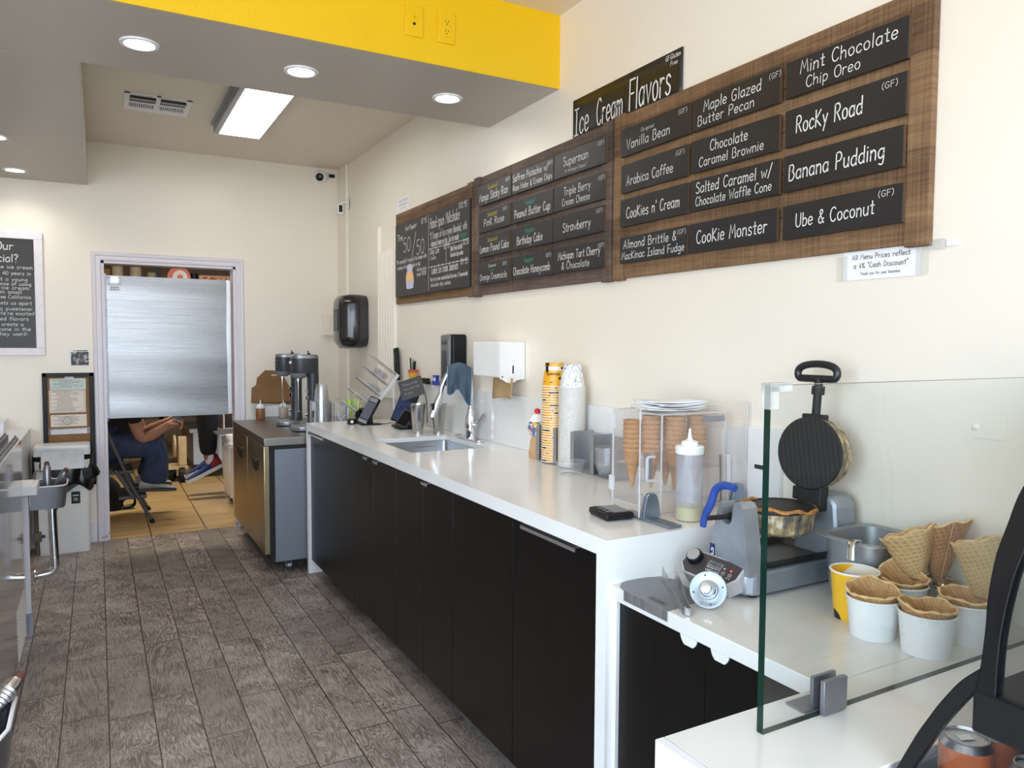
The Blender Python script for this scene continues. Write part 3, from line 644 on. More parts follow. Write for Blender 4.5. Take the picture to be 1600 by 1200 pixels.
# header
t = thing('menu_header_sign', 'black paper header lettered Ice Cream Flavors above the plaques', 'sign', (XW - .004, 2.279, 2.225))
MB().grid(lambda u, v: (-.001 - .002 * sin(u * 9) * (1 - v), .327 - .654 * u, v * .168), 24, 4).build('sheet', M_SLATEF, t, solid=.0015)
b = MB(); f_ = lambda a, q, d: (-.0045 - d, .327 - a, q)
lettering(b, 'Ice', .066, .024, .102, f_, .1, w=.03); lettering(b, 'Cream', .252, .028, .098, f_, .165, w=.03); lettering(b, 'Flavors', .486, .03, .108, f_, .228, w=.03)
lettering(b, 'GF:Gluten', .61, .142, .016, f_, .075, w=.06); lettering(b, 'Free', .615, .12, .014, f_, .035, w=.06); b.build('lettering', M_CHALK, t)
# drawn milkshake menu panel
y0, y1, z0, z1 = 4.610, 3.515, 1.700, 2.152; w, h = y0 - y1, z1 - z0
t = thing('chalk_menu_panel', 'large black chalk panel of milkshakes with a drawn cone, left end of the menu wall', 'sign', (XW - .034, y0, z0))
MB().box(0, .012, -w, 0, 0, h, bev=.001).build('panel', M_SLATE, t)
f_ = lambda a, q, d: (-d, -a, q); b = MB(); g = MB()
def T(s, u, v, ch, wd, al='l', bb=None, ww=.05): lettering(bb or b, s, u * w, v * h, ch, f_, wd * w, al, w=ww)
T('Most Popular!', .16, .885, .028, .17); T('$7.95', .40, .90, .03, .075); T('The', .03, .77, .04, .09)
T('50', .13, .60, .085, .11, ww=.025); T('/', .26, .53, .12, .06, ww=.02); T('50', .33, .52, .085, .11, ww=.025)
T('*Our specialty! A scoop of ice cream with', .02, .455, .025, .45, ww=.06); T('a scoop of cookie dough on top.', .03, .375, .025, .36, ww=.06)
T('Add an extra', .335, .30, .022, .135, ww=.06); T('scoop +$2.00', .335, .24, .022, .13, ww=.06)
T('Hand-spun Milkshake', .52, .80, .06, .37, ww=.035); T('$10.95', .88, .92, .03, .09)
T('*3 Scoops of ice cream blended, with', .52, .665, .04, .45, ww=.04); T('whipped cream on top. Can be made', .53, .57, .036, .35, ww=.045); T('Vegan', .89, .58, .03, .08, bb=g)
T('Dog Ice', .52, .475, .035, .12); T('Cream', .52, .405, .022, .08); T('$3.95', .70, .50, .028, .07)
T('Made from scratch', .78, .455, .03, .14); T('Chocolate chip cookies', .78, .385, .025, .15); T('$2.50', .93, .49, .028, .06)
T('Cookie Ice Cream Sandwich', .54, .225, .045, .33, ww=.04); T('$9.95', .90, .27, .03, .08)
T('*Any ice cream sandwiched between 2 homemade', .52, .135, .024, .46, ww=.06); T('chocolate chip cookies.', .53, .065, .022, .26, ww=.06)
for P in ([(.5, .03), (.5, .98)], [(.5, .545), (.99, .545)], [(.5, .315), (.99, .315)], [(.73, .33), (.73, .54)]): ribbon(b, [(p[0] * w, p[1] * h) for p in P], .0016, .0008, f_)
b.build('lettering', M_CHALK, t); g.build('lettering', M_CHALKG, t, 'green lettering')
M_LILAC = mk('lilac_chalk', (205, 203, 232), .8); M_PEACH = mk('peach_chalk', (238, 200, 140), .8)
def blob(P, z, mat, nm):
    q = smoothpts([(p[0] * w, p[1] * h, 0) for p in P], 5, True); bb = MB(); bb.add([f_(p.x, p.y, z) for p in q], [tuple(range(len(q)))]); bb.build(nm, mat, t)
blob([(.19, .09), (.27, .09), (.285, .13), (.28, .22), (.18, .22), (.175, .13)], .0006, M_LILAC, 'drawn_cup'); blob([(.185, .19), (.275, .19), (.285, .25), (.265, .33), (.23, .36), (.19, .33), (.17, .25)], .0009, M_PEACH, 'drawn_scoop')
blob([(.195, .325), (.265, .325), (.265, .385), (.23, .425), (.195, .385)], .0012, M_LILAC, 'drawn_scoop')
# price notices
def notice(label, y0, y1, z0, z1, tape):
    t = thing('price_notice', label, 'notice', (XW - .003, (y0 + y1) / 2, (z0 + z1) / 2)); w, h = y0 - y1, z1 - z0
    MB().box(0, .001, -w / 2, w / 2, -h / 2, h / 2).build('paper', M_PAPER, t); b = MB(); f_ = lambda a, q, d: (-d, -a, q); k = w / .213
    for s, v, ch, wd in (('All Menu Prices reflect', .2, .013, .16), ('a 4% "Cash Discount"', -.10, .013, .15), ('Thank you for your business', -.34, .0075, .11)): lettering(b, s, 0, v * h, ch * k, f_, wd * k, w=.055, slant=0)
    b.build('print', M_INK, t)
    if tape:
        mt = clear('clear_tape', (250, 250, 245), .25, 1.4, .12); MB().box(-.001, 0, -w / 2 - .02, -w / 2 + .012, -h / 2, h / 2 - .004).build('clear_tape', mt, t); MB().box(-.001, 0, w / 2 - .012, w / 2 + .02, -h / 2, h / 2 - .01).build('clear_tape', mt, t)
notice('white printed cash discount notice taped below the right end of the menu boards', 1.318, 1.106, 1.577, 1.651, True)
notice('small white printed notice above the left end of the milkshake panel', 4.653, 4.449, 2.249, 2.329, False)
t = thing('plastic_hook', 'clear adhesive hook at the lower right corner of the large wooden board', 'hook', (XW, 1.066, 1.645))
MB().box(-.012, 0, -.02, .02, -.012, .012, bev=.004).build('hook', M_CLOUD, t); b = MB(); b.box(-.004, 0, -.05, -.02, -.008, .009, bev=.002); b.build('tab', M_WHITE, t)
# ================================================================ white counters and the dark cabinets under them
def quartz(name, c):
    M = NT(name); M.s(Roughness=.13); v = M.coord(); L = sl(c)
    n = M.noise(v, 160, 2); n2 = M.noise(v, 3, 4, .6); M.b.inputs['Specular IOR Level'].default_value = .5
    M.col(M.mix(M.ramp(n2.outputs[0], [(.3, tuple(x * .94 for x in L[:3])), (.7, L)]), M.ramp(n.outputs[0], [(.22, sl((190, 190, 190))), (.3, L)]), .3)); return M.m
M_QUARTZ = quartz('white_quartz', (238, 237, 235))
def dark_wood():
    M = NT('black_brown_veneer'); M.s(Roughness=.36); v = M.coord((30, 30, 2.2)); n = M.noise(v, 1.3, 5, .6)
    M.col(M.ramp(n.outputs[0], [(.3, sl((7, 6, 6))), (.7, sl((17, 14, 13)))])); M.b.inputs['Specular IOR Level'].default_value = .3; M.bump(n.outputs[0], .12, .001); return M.m
M_DARK = dark_wood(); M_DARKIN = mk('cabinet_inside', (12, 11, 10), .7)
SX0, SX1, SY0, SY1 = 1.215, 1.605, 3.12, 3.63            # sink cut-out
TH, SL_ = .044, .022
t = thing('counter_worktop', 'long white waterfall counter along the menu wall with a sink cut out', 'counter', (0, 0, 0))
b = MB()
for x0, x1, y0, y1 in ((XC, SX0, YN, YF), (SX1, XW, YN, YF), (SX0, SX1, YN, SY0), (SX0, SX1, SY1, YF)): b.box(x0, min(x1, XW - .0016), y0, y1, CT - SL_, CT)
b.box(XC, XC + .018, YN, YF, CT - TH, CT - SL_ + .0); b.box(XC + .018, XW - .0016, YN, YN + .02, CT - TH, CT - SL_)
b.build('worktop', M_QUARTZ, t)
MB().box(XC, XW - .0016, YN, YN + TH, 0, CT - TH).build('end_panel', M_QUARTZ, t); MB().box(XC, XW - .0016, YF - .03, YF, 0, CT - TH).build('end_panel', M_QUARTZ, t)
t = thing('backsplash', 'low white splash panel along the wall behind the long counter', 'backsplash', (XW, 3.1, CT))
MB().box(-.0146, -.0016, -1.6, 1.56, .0003, .246, bev=.0015).build('panel', M_QUARTZ, t)
# sink bowl hung under the worktop
t = thing('sink_basin', 'square stainless undermount sink in the long counter', 'sink', ((SX0 + SX1) / 2, (SY0 + SY1) / 2, CT - SL_))
hx, hy, D = (SX1 - SX0) / 2, (SY1 - SY0) / 2, .2
def sring(k, z, r): return [(p[0], p[1], z) for p in rrect(2 * hx * k, 2 * hy * k, r, 5)]
rings = [sring(1.07, -.001, .02), sring(1.0, -.001, .02), sring(.985, -D + .03, .03), sring(.95, -D + .006, .04), sring(.88, -D, .04)]
b = MB(); b.loft(rings, caps=False); b.add(rings[-1], [tuple(range(len(rings[-1])))]); b.build('bowl', M_STEELH, t)
MB().lathe([(0, -D + .001), (.03, -D + .001), (.042, -D + .004), (.044, -D + .0008)], 24).build('drain', M_CHROME, t)
# cabinets
def pull(parent, y0, y1, z):
    b = MB(); b.box(-.020, 0, y1, y0, z - .002, z); b.box(-.020, -.018, y1, y0, z - .013, z); b.build('edge_pull', M_ALU2, parent)
M_ALU2 = mk('satin_aluminium', (214, 214, 216), .3, .9, var=.03)
def cabinet(label, y0, y1, doors, legs, top=.868):
    """carcass y0 (far) to y1 (near); doors = [(far, near, pull far, pull near)]"""
    t = thing('base_cabinet', label, 'cabinet', (1.12, (y0 + y1) / 2, 0), group='base cabinets under the long counter'); c = (y0 + y1) / 2
    MB().box(.019, .56, y1 - c, y0 - c, .09, top).build('body', M_DARKIN, t)
    for a, d, p0, p1 in doors:
        o = MB().box(0, .018, d - c + .0012, a - c - .0012, .083, .866, bev=.0012).build('door', M_DARK, t)
        if p0: pull(o, p0 - c, p1 - c, .868)
    for y in legs:
        b = MB(); b.cyl((.10, y - c, .012), (.10, y - c, .09), .016, n=16); b.cyl((.10, y - c, 0), (.10, y - c, .012), .024, n=16); b.build('leg', M_ALU2, t)
cabinet('black-brown cabinet at the far end of the long counter beside the steel fridge', 4.545, 3.675, [(4.545, 3.675, 4.535, 4.2)], (4.5, 3.74))
cabinet('black-brown two-door cabinet below the far half of the sink, with two short pulls close together', 3.675, 3.06, [(3.675, 3.368, 3.466, 3.408), (3.368, 3.06, 3.323, 3.26)], (3.64, 3.14), .66)
cabinet('black-brown two-door cabinet just this side of the sink with one short pull', 3.06, 2.47, [(3.06, 2.753, None, None), (2.753, 2.47, 2.729, 2.671)], (2.55,))
cabinet('black-brown single-door cabinet without a pull, second from the near end of the long counter', 2.47, 2.015, [(2.47, 2.015, None, None)], (2.1,))
cabinet('black-brown cabinet with a long pull at the near end of the long counter', 2.015, 1.55, [(2.015, 1.55, 1.937, 1.644)], ())
# lower counter that runs on towards the shop, and the return counter with the glass screen
M_LAM = quartz('white_laminate', (228, 227, 224))
t = thing('lower_counter', 'lower white counter with the waffle machine, against the right wall', 'counter', (0, 0, 0))
MB().box(1.115, XW - .0016, .871, YN - .0005, LT - .036, LT, bev=.002).build('worktop', M_LAM, t)
MB().box(1.122, 1.132, YN - .016, YN - .001, 0, LT - .037).build('filler_strip', M_QUARTZ, t)
t = thing('base_cabinet', 'black cabinet with two white tab pulls under the lower counter', 'cabinet', (1.13, 1.18, 0)); b = MB(); b.box(.02, .57, -.3, .3, .09, LT - .037); b.build('body', M_DARKIN, t)
for a, d, p in ((.303, .0, .05), (-.0, -.303, -.045)):
    o = MB().box(0, .018, d + .001, a - .001, .083, LT - .041, bev=.001).build('door', M_DARK, t)
    b = MB(); P = [(p + .027 * cos(pi * i / 12), -.025 * min(1, 1.15 * sin(pi * i / 12))) for i in range(13)]
    mm = xf((-.0035, 0, LT - .0375), Matrix(((0, 0, 1), (1, 0, 0), (0, 1, 0)))); b.prism(P, 0, .003, mm); b.box(-.004, .012, p - .027, p + .027, LT - .0405, LT - .0375); b.build('tab_pull', M_WHITE, o)
t = thing('front_counter', 'white return counter in the lower right foreground under the glass screen', 'counter', (0, 0, 0))
MB().box(.7505, XW - .0016, .655, .8695, LT - .036, LT, bev=.0015).build('worktop', M_LAM, t); MB().box(.733, .7495, .55, .8695, 0, LT, bev=.0012).build('side_panel', M_WLAC, t)
MB().box(.752, 1.7, .80, .868, 0, LT - .037).build('back_panel', M_WLAC, t)
# ================================================================ things on and against the back wall
# story board, cut by the left edge of the photo
t = thing('story_board', 'white framed chalkboard telling the shop story, cut by the left edge of the photo', 'sign', (-.62, YB - .002, 1.72))
b = MB(); W_, H_ = .63, .82
for x0, x1, z0, z1 in ((-W_ / 2, W_ / 2, H_ / 2 - .05, H_ / 2), (-W_ / 2, W_ / 2, -H_ / 2, -H_ / 2 + .05), (-W_ / 2, -W_ / 2 + .05, -H_ / 2 + .05, H_ / 2 - .05), (W_ / 2 - .05, W_ / 2, -H_ / 2 + .05, H_ / 2 - .05)): b.box(x0, x1, -.022, 0, z0, z1, bev=.003)
b.build('frame', M_TRIM, t); MB().box(-W_ / 2 + .045, W_ / 2 - .045, -.012, -.004, -H_ / 2 + .045, H_ / 2 - .045).build('chalk_panel', M_SLATEF, t)
b = MB(); f_ = lambda a, q, d: (a, -.0125 - d, q)
lettering(b, 'What Makes Our', .15, .285, .052, f_, .47, 'r', w=.05); lettering(b, 'Ice Cream Special?', .175, .205, .052, f_, .49, 'r', w=.05)
LN = ['We have been in the ice cream', 'business for more than 40 years in', 'Southern California. At a young', 'age we saw the importance of using', 'fresh ingredients in ice cream.', 'All of ours are made in small', 'batches with hormone free California', 'milk and cream. What sets us apart', 'is no corn syrup as a sweetener', 'and no eggs at all. We\'re excited', 'to share family inspired flavors', 'from home and create a', 'flavor for everyone in the', 'family that they want!']
VV = [.162, .122, .082, .052, .026, -.002, -.034, -.074, -.112, -.142, -.178, -.214, -.246, -.278]; RR_ = [.255, .245, .225, .245, .24, .19, .242, .245, .25, .257, .225, .195, .235, .215]
for s, v, r in zip(LN, VV, RR_): lettering(b, s, r, v, .0235, f_, min(.5, .0162 * len(s)), 'r', w=.052)
b.build('lettering', M_CHALK, t)
# small photo print taped to the wall
t = thing('photo_print', 'small black and white photo print taped to the wall above the permit frame', 'photo', (-.112, YB - .002, 1.292))
MB().box(-.062, .062, -.001, 0, -.052, .052).build('paper', M_PAPER, t)
def photo_mat():
    M = NT('grey_photo'); M.s(Roughness=.5); v = M.coord((1, 1, 1)); n = M.noise(v, 38, 4, .6, .6)
    M.col(M.ramp(n.outputs[0], [(.38, (.012, .012, .014)), (.52, (.09, .09, .09)), (.62, (.5, .5, .5))])); return M.m
b = MB(); b.box(-.046, .06, -.0018, -.001, -.05, .042); b.box(-.03, .055, -.0018, -.001, .046, .053); b.build('print', photo_mat(), t)
# permit frame: black moulding, brown backing, three documents
t = thing('permit_frame', 'black frame with three permits on brown backing, between the white bin and the doorway', 'frame', (-.178, YB - .002, .80))
W_, H_ = .305, .78; b = MB()
for x0, x1, z0, z1 in ((-W_ / 2, W_ / 2, H_ / 2 - .026, H_ / 2), (-W_ / 2, W_ / 2, -H_ / 2, -H_ / 2 + .026), (-W_ / 2, -W_ / 2 + .028, -H_ / 2, H_ / 2), (W_ / 2 - .028, W_ / 2, -H_ / 2, H_ / 2)): b.box(x0, x1, -.02, 0, z0, z1, bev=.003)
b.build('frame', M_BLACK, t); MB().box(-.13, .13, -.008, -.004, -.37, .37).build('backing', M_CARD, t)
M_GPAPER = mk('green_tinted_paper', (200, 214, 208), .8, var=.06, scale=60); M_CREAMP = mk('cream_paper', (226, 216, 204), .8, var=.03); M_PRINT = mk('faded_print', (104, 98, 96), .8)
rr = random.Random(5); f_ = lambda a, q, d: (a, -.0092 - d, q)
for nm, mt, x0, x1, z0, z1 in (('licence', M_GPAPER, -.108, .105, .275, .352), ('certificate', M_CREAMP, -.113, .102, .118, .272), ('certificate', M_CREAMP, -.108, .105, .022, .104), ('paper_slip', M_PAPER, -.108, .105, -.03, .004)):
    o = MB().box(x0, x1, -.0092, -.008, z0, z1).build(nm, mt, t); b = MB(); z = z1 - .012; k = 0
    while z > z0 + .008:
        a = rr.uniform(.02, .06); scribble(b, x0 + a * (1 if k % 3 else .35), x1 - rr.uniform(.02, .1), z, .0028, f_, rr); z -= .0085; k += 1
    if z1 - z0 > .1: ribbon(b, [(x0 + .008, z0 + .008), (x1 - .008, z0 + .008), (x1 - .008, z1 - .008), (x0 + .008, z1 - .008), (x0 + .008, z0 + .008)], .0008, .0004, f_)
    if nm == 'certificate' and z1 - z0 < .1: ribbon(b, [(-.008 + .026 * cos(i * pi / 12), (z0 + z1) / 2 + .026 * sin(i * pi / 12)) for i in range(25)], .001, .0006, f_)
    if z1 - z0 > .04: b.build('print', M_PRINT, o)
MB().box(-.02, .035, -.0105, -.0092, .345, .372).build('clear_tape', M_CLOUD, t); MB().box(-.13, .13, -.0098, -.0095, -.03, .012).build('clear_tape', M_CLOUD, t)
# white bin with a black liner
t = thing('waste_bin', 'white lidded waste bin with a black liner below the permit frame', 'bin', (-.217, 5.832, 0))
b = MB(); b.loft([[(p[0], p[1], z) for p in rrect(.305 + k, .205 + k, .025)] for z, k in ((0, -.01), (.02, 0), (.62, .012), (.62, .012))], caps=True, smooth=True); b.build('body', M_WHITE, t)
b = MB(); b.loft([[(p[0], p[1], z) for p in rrect(.325 * k, .225 * k, .02)] for z, k in ((.655, 1), (.68, 1), (.68, .985), (.69, .985), (.70, 1.0), (.715, .98), (.718, .9))]); b.build('lid', M_WHITE, t)
M_BAG = mk('black_liner', (9, 9, 10), .28, var=.2, bump=.4, bscale=35)
def bag(u, v):
    a = 2 * pi * u; r = Vector((cos(a) * .175, sin(a) * .122)); z = .655 - v * (.10 + .13 * max(0, cos(a * 1.0 + .6)) + .02 * sin(a * 7)); k = 1.0 + .05 * sin(a * 11 + v * 5) * v + .10 * v
    return (max(-.17, min(.178, r.x * k * 1.05)), max(-.14, min(.11, r.y * k * 1.1)), z)
MB().grid(bag, 60, 8).build('liner', M_BAG, t, solid=.002)
b = MB(); b.add([(.02, -.118, .62), (.178, -.10, .62), (.24, -.02, .50), (.19, -.12, .5), (.06, -.128, .44), (-.02, -.125, .36), (-.04, -.122, .42)], [(0, 1, 3, 4), (1, 2, 3), (0, 4, 5, 6)]); b.build('liner_flap', M_BAG, t, solid=.004, sub=1)
M_QR = mk('black_label', (24, 24, 25), .6); b = MB(); b.box(.046, .098, -.1085, -.1065, .33, .41); b.build('label_sticker', M_QR, t)
b = MB(); lettering(b, '32L', .072, .352, .016, lambda a, q, d: (a, -.1087 - d, q), w=.07); ribbon(b, [(.056, .385), (.088, .385)], .003, .0006, lambda a, q, d: (a, -.1087 - d, q)); b.build('sticker_print', M_CHALK, t)
# steel sheet leaning on the front of the bin
t = thing('steel_cover', 'shiny steel pan lid propped up against the front of the white bin', 'lid', (-.21, 5.645, .575)); b = MB()
mm = xf(rx=radians(-16)); b.box(-.12, .118, -.002, .0, 0, .125, mm, .0005); b.box(-.122, -.118, -.006, .002, 0, .125, mm); b.box(.116, .12, -.006, .002, 0, .125, mm); b.build('sheet', mk('polished_steel', (150, 153, 158), .16, 1.0, var=.08, bump=.25, bscale=7), t)
# ------------------------------------------------ left run: freezer, post, dipper well
t = thing('white_cabinet', 'low white cabinet against the back wall at the left edge', 'cabinet', (-.735, 5.3, 0))
MB().box(-.34, .325, -.60, .665, .04, .80).build('body', M_WLAC, t); MB().box(-.34, .33, -.61, .667, .80, .822, bev=.001).build('top', M_WLAC, t); MB().box(-.34, .30, -.58, .66, 0, .04).build('plinth', M_BLKM, t)
t = thing('white_riser', 'small white box shelf standing on the white cabinet at the left edge', 'box', (-.665, 5.82, .8225)); MB().box(-.3, .137, -.14, .14, 0, .07, bev=.001).build('box', M_WLAC, t)
M_MIRR = mk('polished_freezer_side', (205, 200, 200), .09, .55, var=.03)
t = thing('dipping_freezer', 'ice cream dipping freezer with a glossy pale side and steel lid rails, left edge', 'freezer', (-.316, 3.2, 0))
b = MB(); b.box(-.72, 0, -1.55, .92, 0, .955, bev=.002); b.build('body', M_MIRR, t)
b = MB()
for x, z, w in ((-.012, .957, .02), (-.05, .972, .022), (-.085, .985, .018)): b.box(x - w, x, -1.55, .93, z - .03, z + .006); b.box(x - w * .6, x - w * .4, -1.55, .93, z + .006, z + .016)
b.build('lid_rails', M_GREYMET, t); b = MB(); b.box(-.70, -.09, -1.55, .6, .985, 1.0, xf(ry=radians(-3))); b.build('sliding_lid', M_WLAC, t)
b = MB(); b.box(0, .0015, .50, .84, .06, .27); b.build('vent_grille', mk('white_grille', (196, 190, 186), .5, var=.3, scale=240), t)
b = MB(); [b.box(.0015, .003, .50, .84, .065 + .018 * i, .073 + .018 * i) for i in range(12)]; b.build('vent_slat', M_WHITE, t)
t = thing('end_post', 'chipped white laminate end panel with a raw brown edge beside the freezer', 'panel', (-.316, 4.22, 0))
MB().box(-.6, .012, 0, .022, .0, .69).build('laminate', trim_mat(), t); MB().box(-.6, -.022, -.018, -.0005, .1, .69).build('raw_edge', mk('raw_chipboard', (104, 66, 42), .85, var=.25, scale=40), t); MB().box(-.05, .02, -.03, -.0005, 0, .1).build('kick_block', M_GREYMET, t)
t = thing('board_shelf', 'thick white board lying across the top of the chipped end panel', 'board', (-.36, 4.20, .6915)); MB().box(-.16, .10, -.10, .082, 0, .042, bev=.002).build('board', M_WLAC, t); MB().box(-.16, .08, -.09, .07, .0425, .048, bev=.001).build('upper_board', M_WLAC, t)
# dipper wells with scoops
M_TROUGH = brushed('dull_trough_steel', (132, 134, 138), .42, 1, .06)
def dipper(label, y):
    t = thing('dipper_well', label, 'dipper well', (-.315, y, .58), group='dipper wells')
    prof = [(0, -.12), (.11, -.12), (.145, -.105), (.156, -.07), (.156, .07), (.145, .105), (.11, .12), (0, .12)]
    R1 = [(x, y_, .112) for x, y_ in prof]; R0 = [(x * .93, y_ * .93, .0) for x, y_ in prof]; Ri = [(max(.004, x - .004), y_ * .965, .112) for x, y_ in prof]; Rb = [(max(.004, x * .93 - .004), y_ * .9, .006) for x, y_ in prof]
    b = MB(); b.loft([R0, R1, Ri, Rb], caps=False); b.add(R0, [tuple(range(7, -1, -1))]); b.add(Rb, [tuple(range(8))]); b.build('trough', M_TROUGH, t)
    b = MB(); b.tube([(x, y_, .113) for x, y_ in prof], .004, 6); b.build('rim', M_TRIM, t)
    b = MB(); b.box(-.0005, .003, -.125, .125, .02, .11); b.build('bracket', M_STEELD, t)
    b = MB(); b.tube(smoothpts([(.012, .06, .10), (.012, .06, .155), (.035, .05, .172), (.062, .035, .15), (.066, .033, .10)], 5), .005, 8); b.build('spout', M_STEEL, t)
    return t
t = dipper('steel dipper well on the chipped end panel with a chrome drain pipe below', 4.42)
t.location.x = -.303
b = MB(); b.cyl((.085, .02, 0), (.085, .02, -.03), .026); b.tube(smoothpts([(.085, .02, -.03), (.09, .02, -.28), (.09, .02, -.325), (.07, .02, -.35), (.03, .02, -.358), (-.005, .02, -.36)], 6), .0205, 14); b.cyl((.089, .02, -.27), (.09, .02, -.285), .022); b.cyl((.0, .02, -.36), (.007, .02, -.36), .032); b.build('drain_pipe', M_CHROME, t)
b = MB(); b.tube([(.012, .075, .0), (.012, .075, -.16), (.016, .075, -.27)], .010, 10); b.box(-.004, .034, .06, .09, -.20, -.15, bev=.004); b.cyl((.034, .075, -.175), (.05, .075, -.175), .008); b.build('supply_pipe', mk('tarnished_brass', (96, 84, 70), .5, .7, var=.2), t)
n = dipper('steel dipper well with scoops in the lower left corner of the photo', 1.70)
def scoop(label, loc, d, grp, spring):
    t = thing('ice_cream_scoop', label, 'scoop', loc, group=grp); A = axes(d); m = xf(rot=A)
    b = MB(); pr = [(0, 0), (.017, .003), (.0195, .02)]
    if spring:
        for i in range(9): pr += [(.019, .024 + i * .009), (.0165, .028 + i * .009)]
    else: pr += [(.019, .06), (.0185, .10)]
    pr += [(.0165, .112), (.012, .125), (0, .132)]; b.lathe(pr, 18, m); b.build('handle', M_STEEL if spring else M_GREYMET, t)
    MB().lathe([(.0145, .112), (.012, .128), (.0095, .14), (0, .143)], 14, m).build('end_cap', mk('dark_red_cap', (92, 54, 52), .5), t)
    MB().cyl((0, 0, 0), A @ Vector((0, 0, -.03)), .006, n=8).build('shank', M_STEEL, t)
scoop('upright ice cream scoop in the far dipper well', (-.235, 4.42, .66), (0, .1, 1), 'scoops', False)
scoop('tilted pale ice cream scoop beside the upright one in the far dipper well', (-.205, 4.40, .645), (.35, -.2, .75), 'scoops', False)
scoop('ribbed steel ice cream scoop in the lower left corner dipper well', (-.220, 1.69, .672), (.51, .76, .42), 'scoops', True)
scoop('smooth steel ice cream scoop leaning behind the ribbed one in the lower left corner', (-.268, 1.622, .676), (.50, .74, .50), 'scoops', False)
# ------------------------------------------------ undercounter fridge
t = thing('undercounter_fridge', 'steel two-door undercounter fridge between the doorway and the long white counter', 'fridge', (.86, 4.615, 0))
L_ = 1.18
b = MB(); b.box(.062, .78, .006, L_, .075, .762); b.build('body', brushed('fridge_side', (140, 143, 150), .5, 2, .08), t)
MB().box(.0, .80, .0, L_, .785, .832, bev=.003).build('top', brushed('worn_steel_top', (150, 143, 136), .34, 1, .16), t); MB().box(.03, .79, .003, L_, .762, .785).build('top_recess', M_BLKM, t)
M_FDOOR = brushed('fridge_door_steel', (176, 158, 126), .3, 2, .1)
for y0, y1 in ((.012, .578), (.586, L_ - .01)):
    dr = MB().box(.0, .052, y0, y1, .125, .782, bev=.004).build('door', M_FDOOR, t)
    cy_, cz_ = (y0 + y1) / 2 + (-.13 if y0 < .1 else .06), .652
    cy_ = (y0 + y1) / 2 - .01
    P = [(-.115, .045), (.115, .045), (.115, -.005), (.09, -.036), (.04, -.05), (-.04, -.05), (-.09, -.036), (-.115, -.005)]
    mm = xf((-.0012, cy_, cz_), Matrix(((0, 0, 1), (1, 0, 0), (0, 1, 0))))
    MB().prism(P, 0, .003, mm).build('handle_recess', M_BLKM, dr); b = MB(); b.prism([(-.107, .038), (.107, .038), (.107, .030), (.06, .012), (0, .004), (-.06, .012), (-.107, .030)], -.002, .0008, mm); b.build('handle_lip', M_FDOOR, dr)
MB().box(.03, .06, .0065, L_ - .01, .11, .77).build('gasket', M_BLKM, t)
MB().box(-.0012, .001, .05, .13, .19, .235).build('badge', M_GREYMET, t)
b = MB(); b.box(.055, .065, .009, L_, .08, .122); b.build('kick_grille', M_DGREY, t)
for x, y in ((.15, .07), (.15, L_ - .08), (.70, .07), (.70, L_ - .08)):
    c = MB(); c.cyl((x - .012, y, .03), (x + .012, y, .03), .03, n=20); c.cyl((x - .0135, y, .03), (x + .0135, y, .03), .014, n=14); c.box(x - .02, x + .02, y - .02, y + .02, .062, .076); c.box(x - .018, x - .0145, y - .018, y + .018, .025, .064); c.box(x + .0145, x + .018, y - .018, y + .018, .025, .064); c.build('caster', M_GREYMET, t)
b = MB(); [b.torus((.36 + .05 * i, -.0005, .808), .009, .002, 16, 6, axis=(0, 1, 0)) for i in range(2)]; b.build('plug_ring', M_DGREY, t)
FT = .8335
# drink mixers
def mixer(label, x, y):
    t = thing('drink_mixer', label, 'mixer', (x, y, FT), group='milkshake mixers'); K = .98
    b = MB(); P = rrect(.15, .19, .07, 6); b.loft([[(p[0] * k, p[1] * k, z) for p in P] for z, k in ((.004, .96), (.012, 1), (.03, .99), (.036, .9))]); b.build('base', M_ALU, t)
    for p in ((-.05, -.06), (.05, -.06), (-.05, .06), (.05, .06)): MB().cyl((p[0], p[1], 0), (p[0], p[1], .006), .01, n=10).build('foot', M_BLACK, t)
    b = MB(); P = rrect(.07, .085, .03, 5, .065, 0); b.loft([[((p[0] - .065) * k + .065 + dx, p[1] * k, z) for p in P] for z, k, dx in ((.03, 1.25, -.01), (.06, 1.05, 0), (.12, 1, 0), (.33, 1, 0), (.40, 1.1, -.005))]); b.build('column', M_DGREY, t)
    b = MB(); P = rrect(.175, .13, .06, 7); b.loft([[(p[0] + .012, p[1], z) for p in [(q[0] * k, q[1] * k) for q in P]] for z, k in ((.375, .96), (.385, 1), (.47, 1), (.472, 1))]); b.build('motor_housing', M_DGREY, t)
    b = MB(); b.loft([[(q[0] * k + .012, q[1] * k, z) for q in P] for z, k in ((.472, 1.0), (.488, .97), (.495, .86))]); b.build('top_cap', M_GREYMET, t)
    b = MB(); b.lathe([(.0, .338), (.03, .34), (.048, .352), (.056, .376)], 24, xf((-.025, 0, 0))); b.build('chin', M_GREY, t)
    b = MB(); b.cyl((-.03, 0, .34), (-.03, 0, .12), .0035, n=8); b.cyl((-.03, 0, .345), (-.03, 0, .325), .009, n=12); b.lathe([(0, .118), (.012, .122), (.014, .126), (.004, .13)], 12, xf((-.03, 0, 0))); b.build('spindle', M_CHROME, t)
    b = MB(); b.box(.015, .035, -.01, .01, .2, .225); b.box(.012, .033, -.014, .014, .25, .262); b.cyl((.03, 0, .11), (.012, 0, .10), .01); b.build('cup_rest', M_CHROME, t)
    b = MB(); b.box(.03, .05, -.008, .008, .494, .503); b.cyl((.04, 0, .5), (.035, 0, .518), .004, n=8); b.build('switch', M_BLACK, t); b = MB(); b.box(-.084, -.074, -.014, .014, .435, .452, bev=.002); b.build('badge', M_CHROME, t)
mixer('grey drink mixer nearer the camera, on the steel fridge beside the cup stacks', 1.168, 4.93)
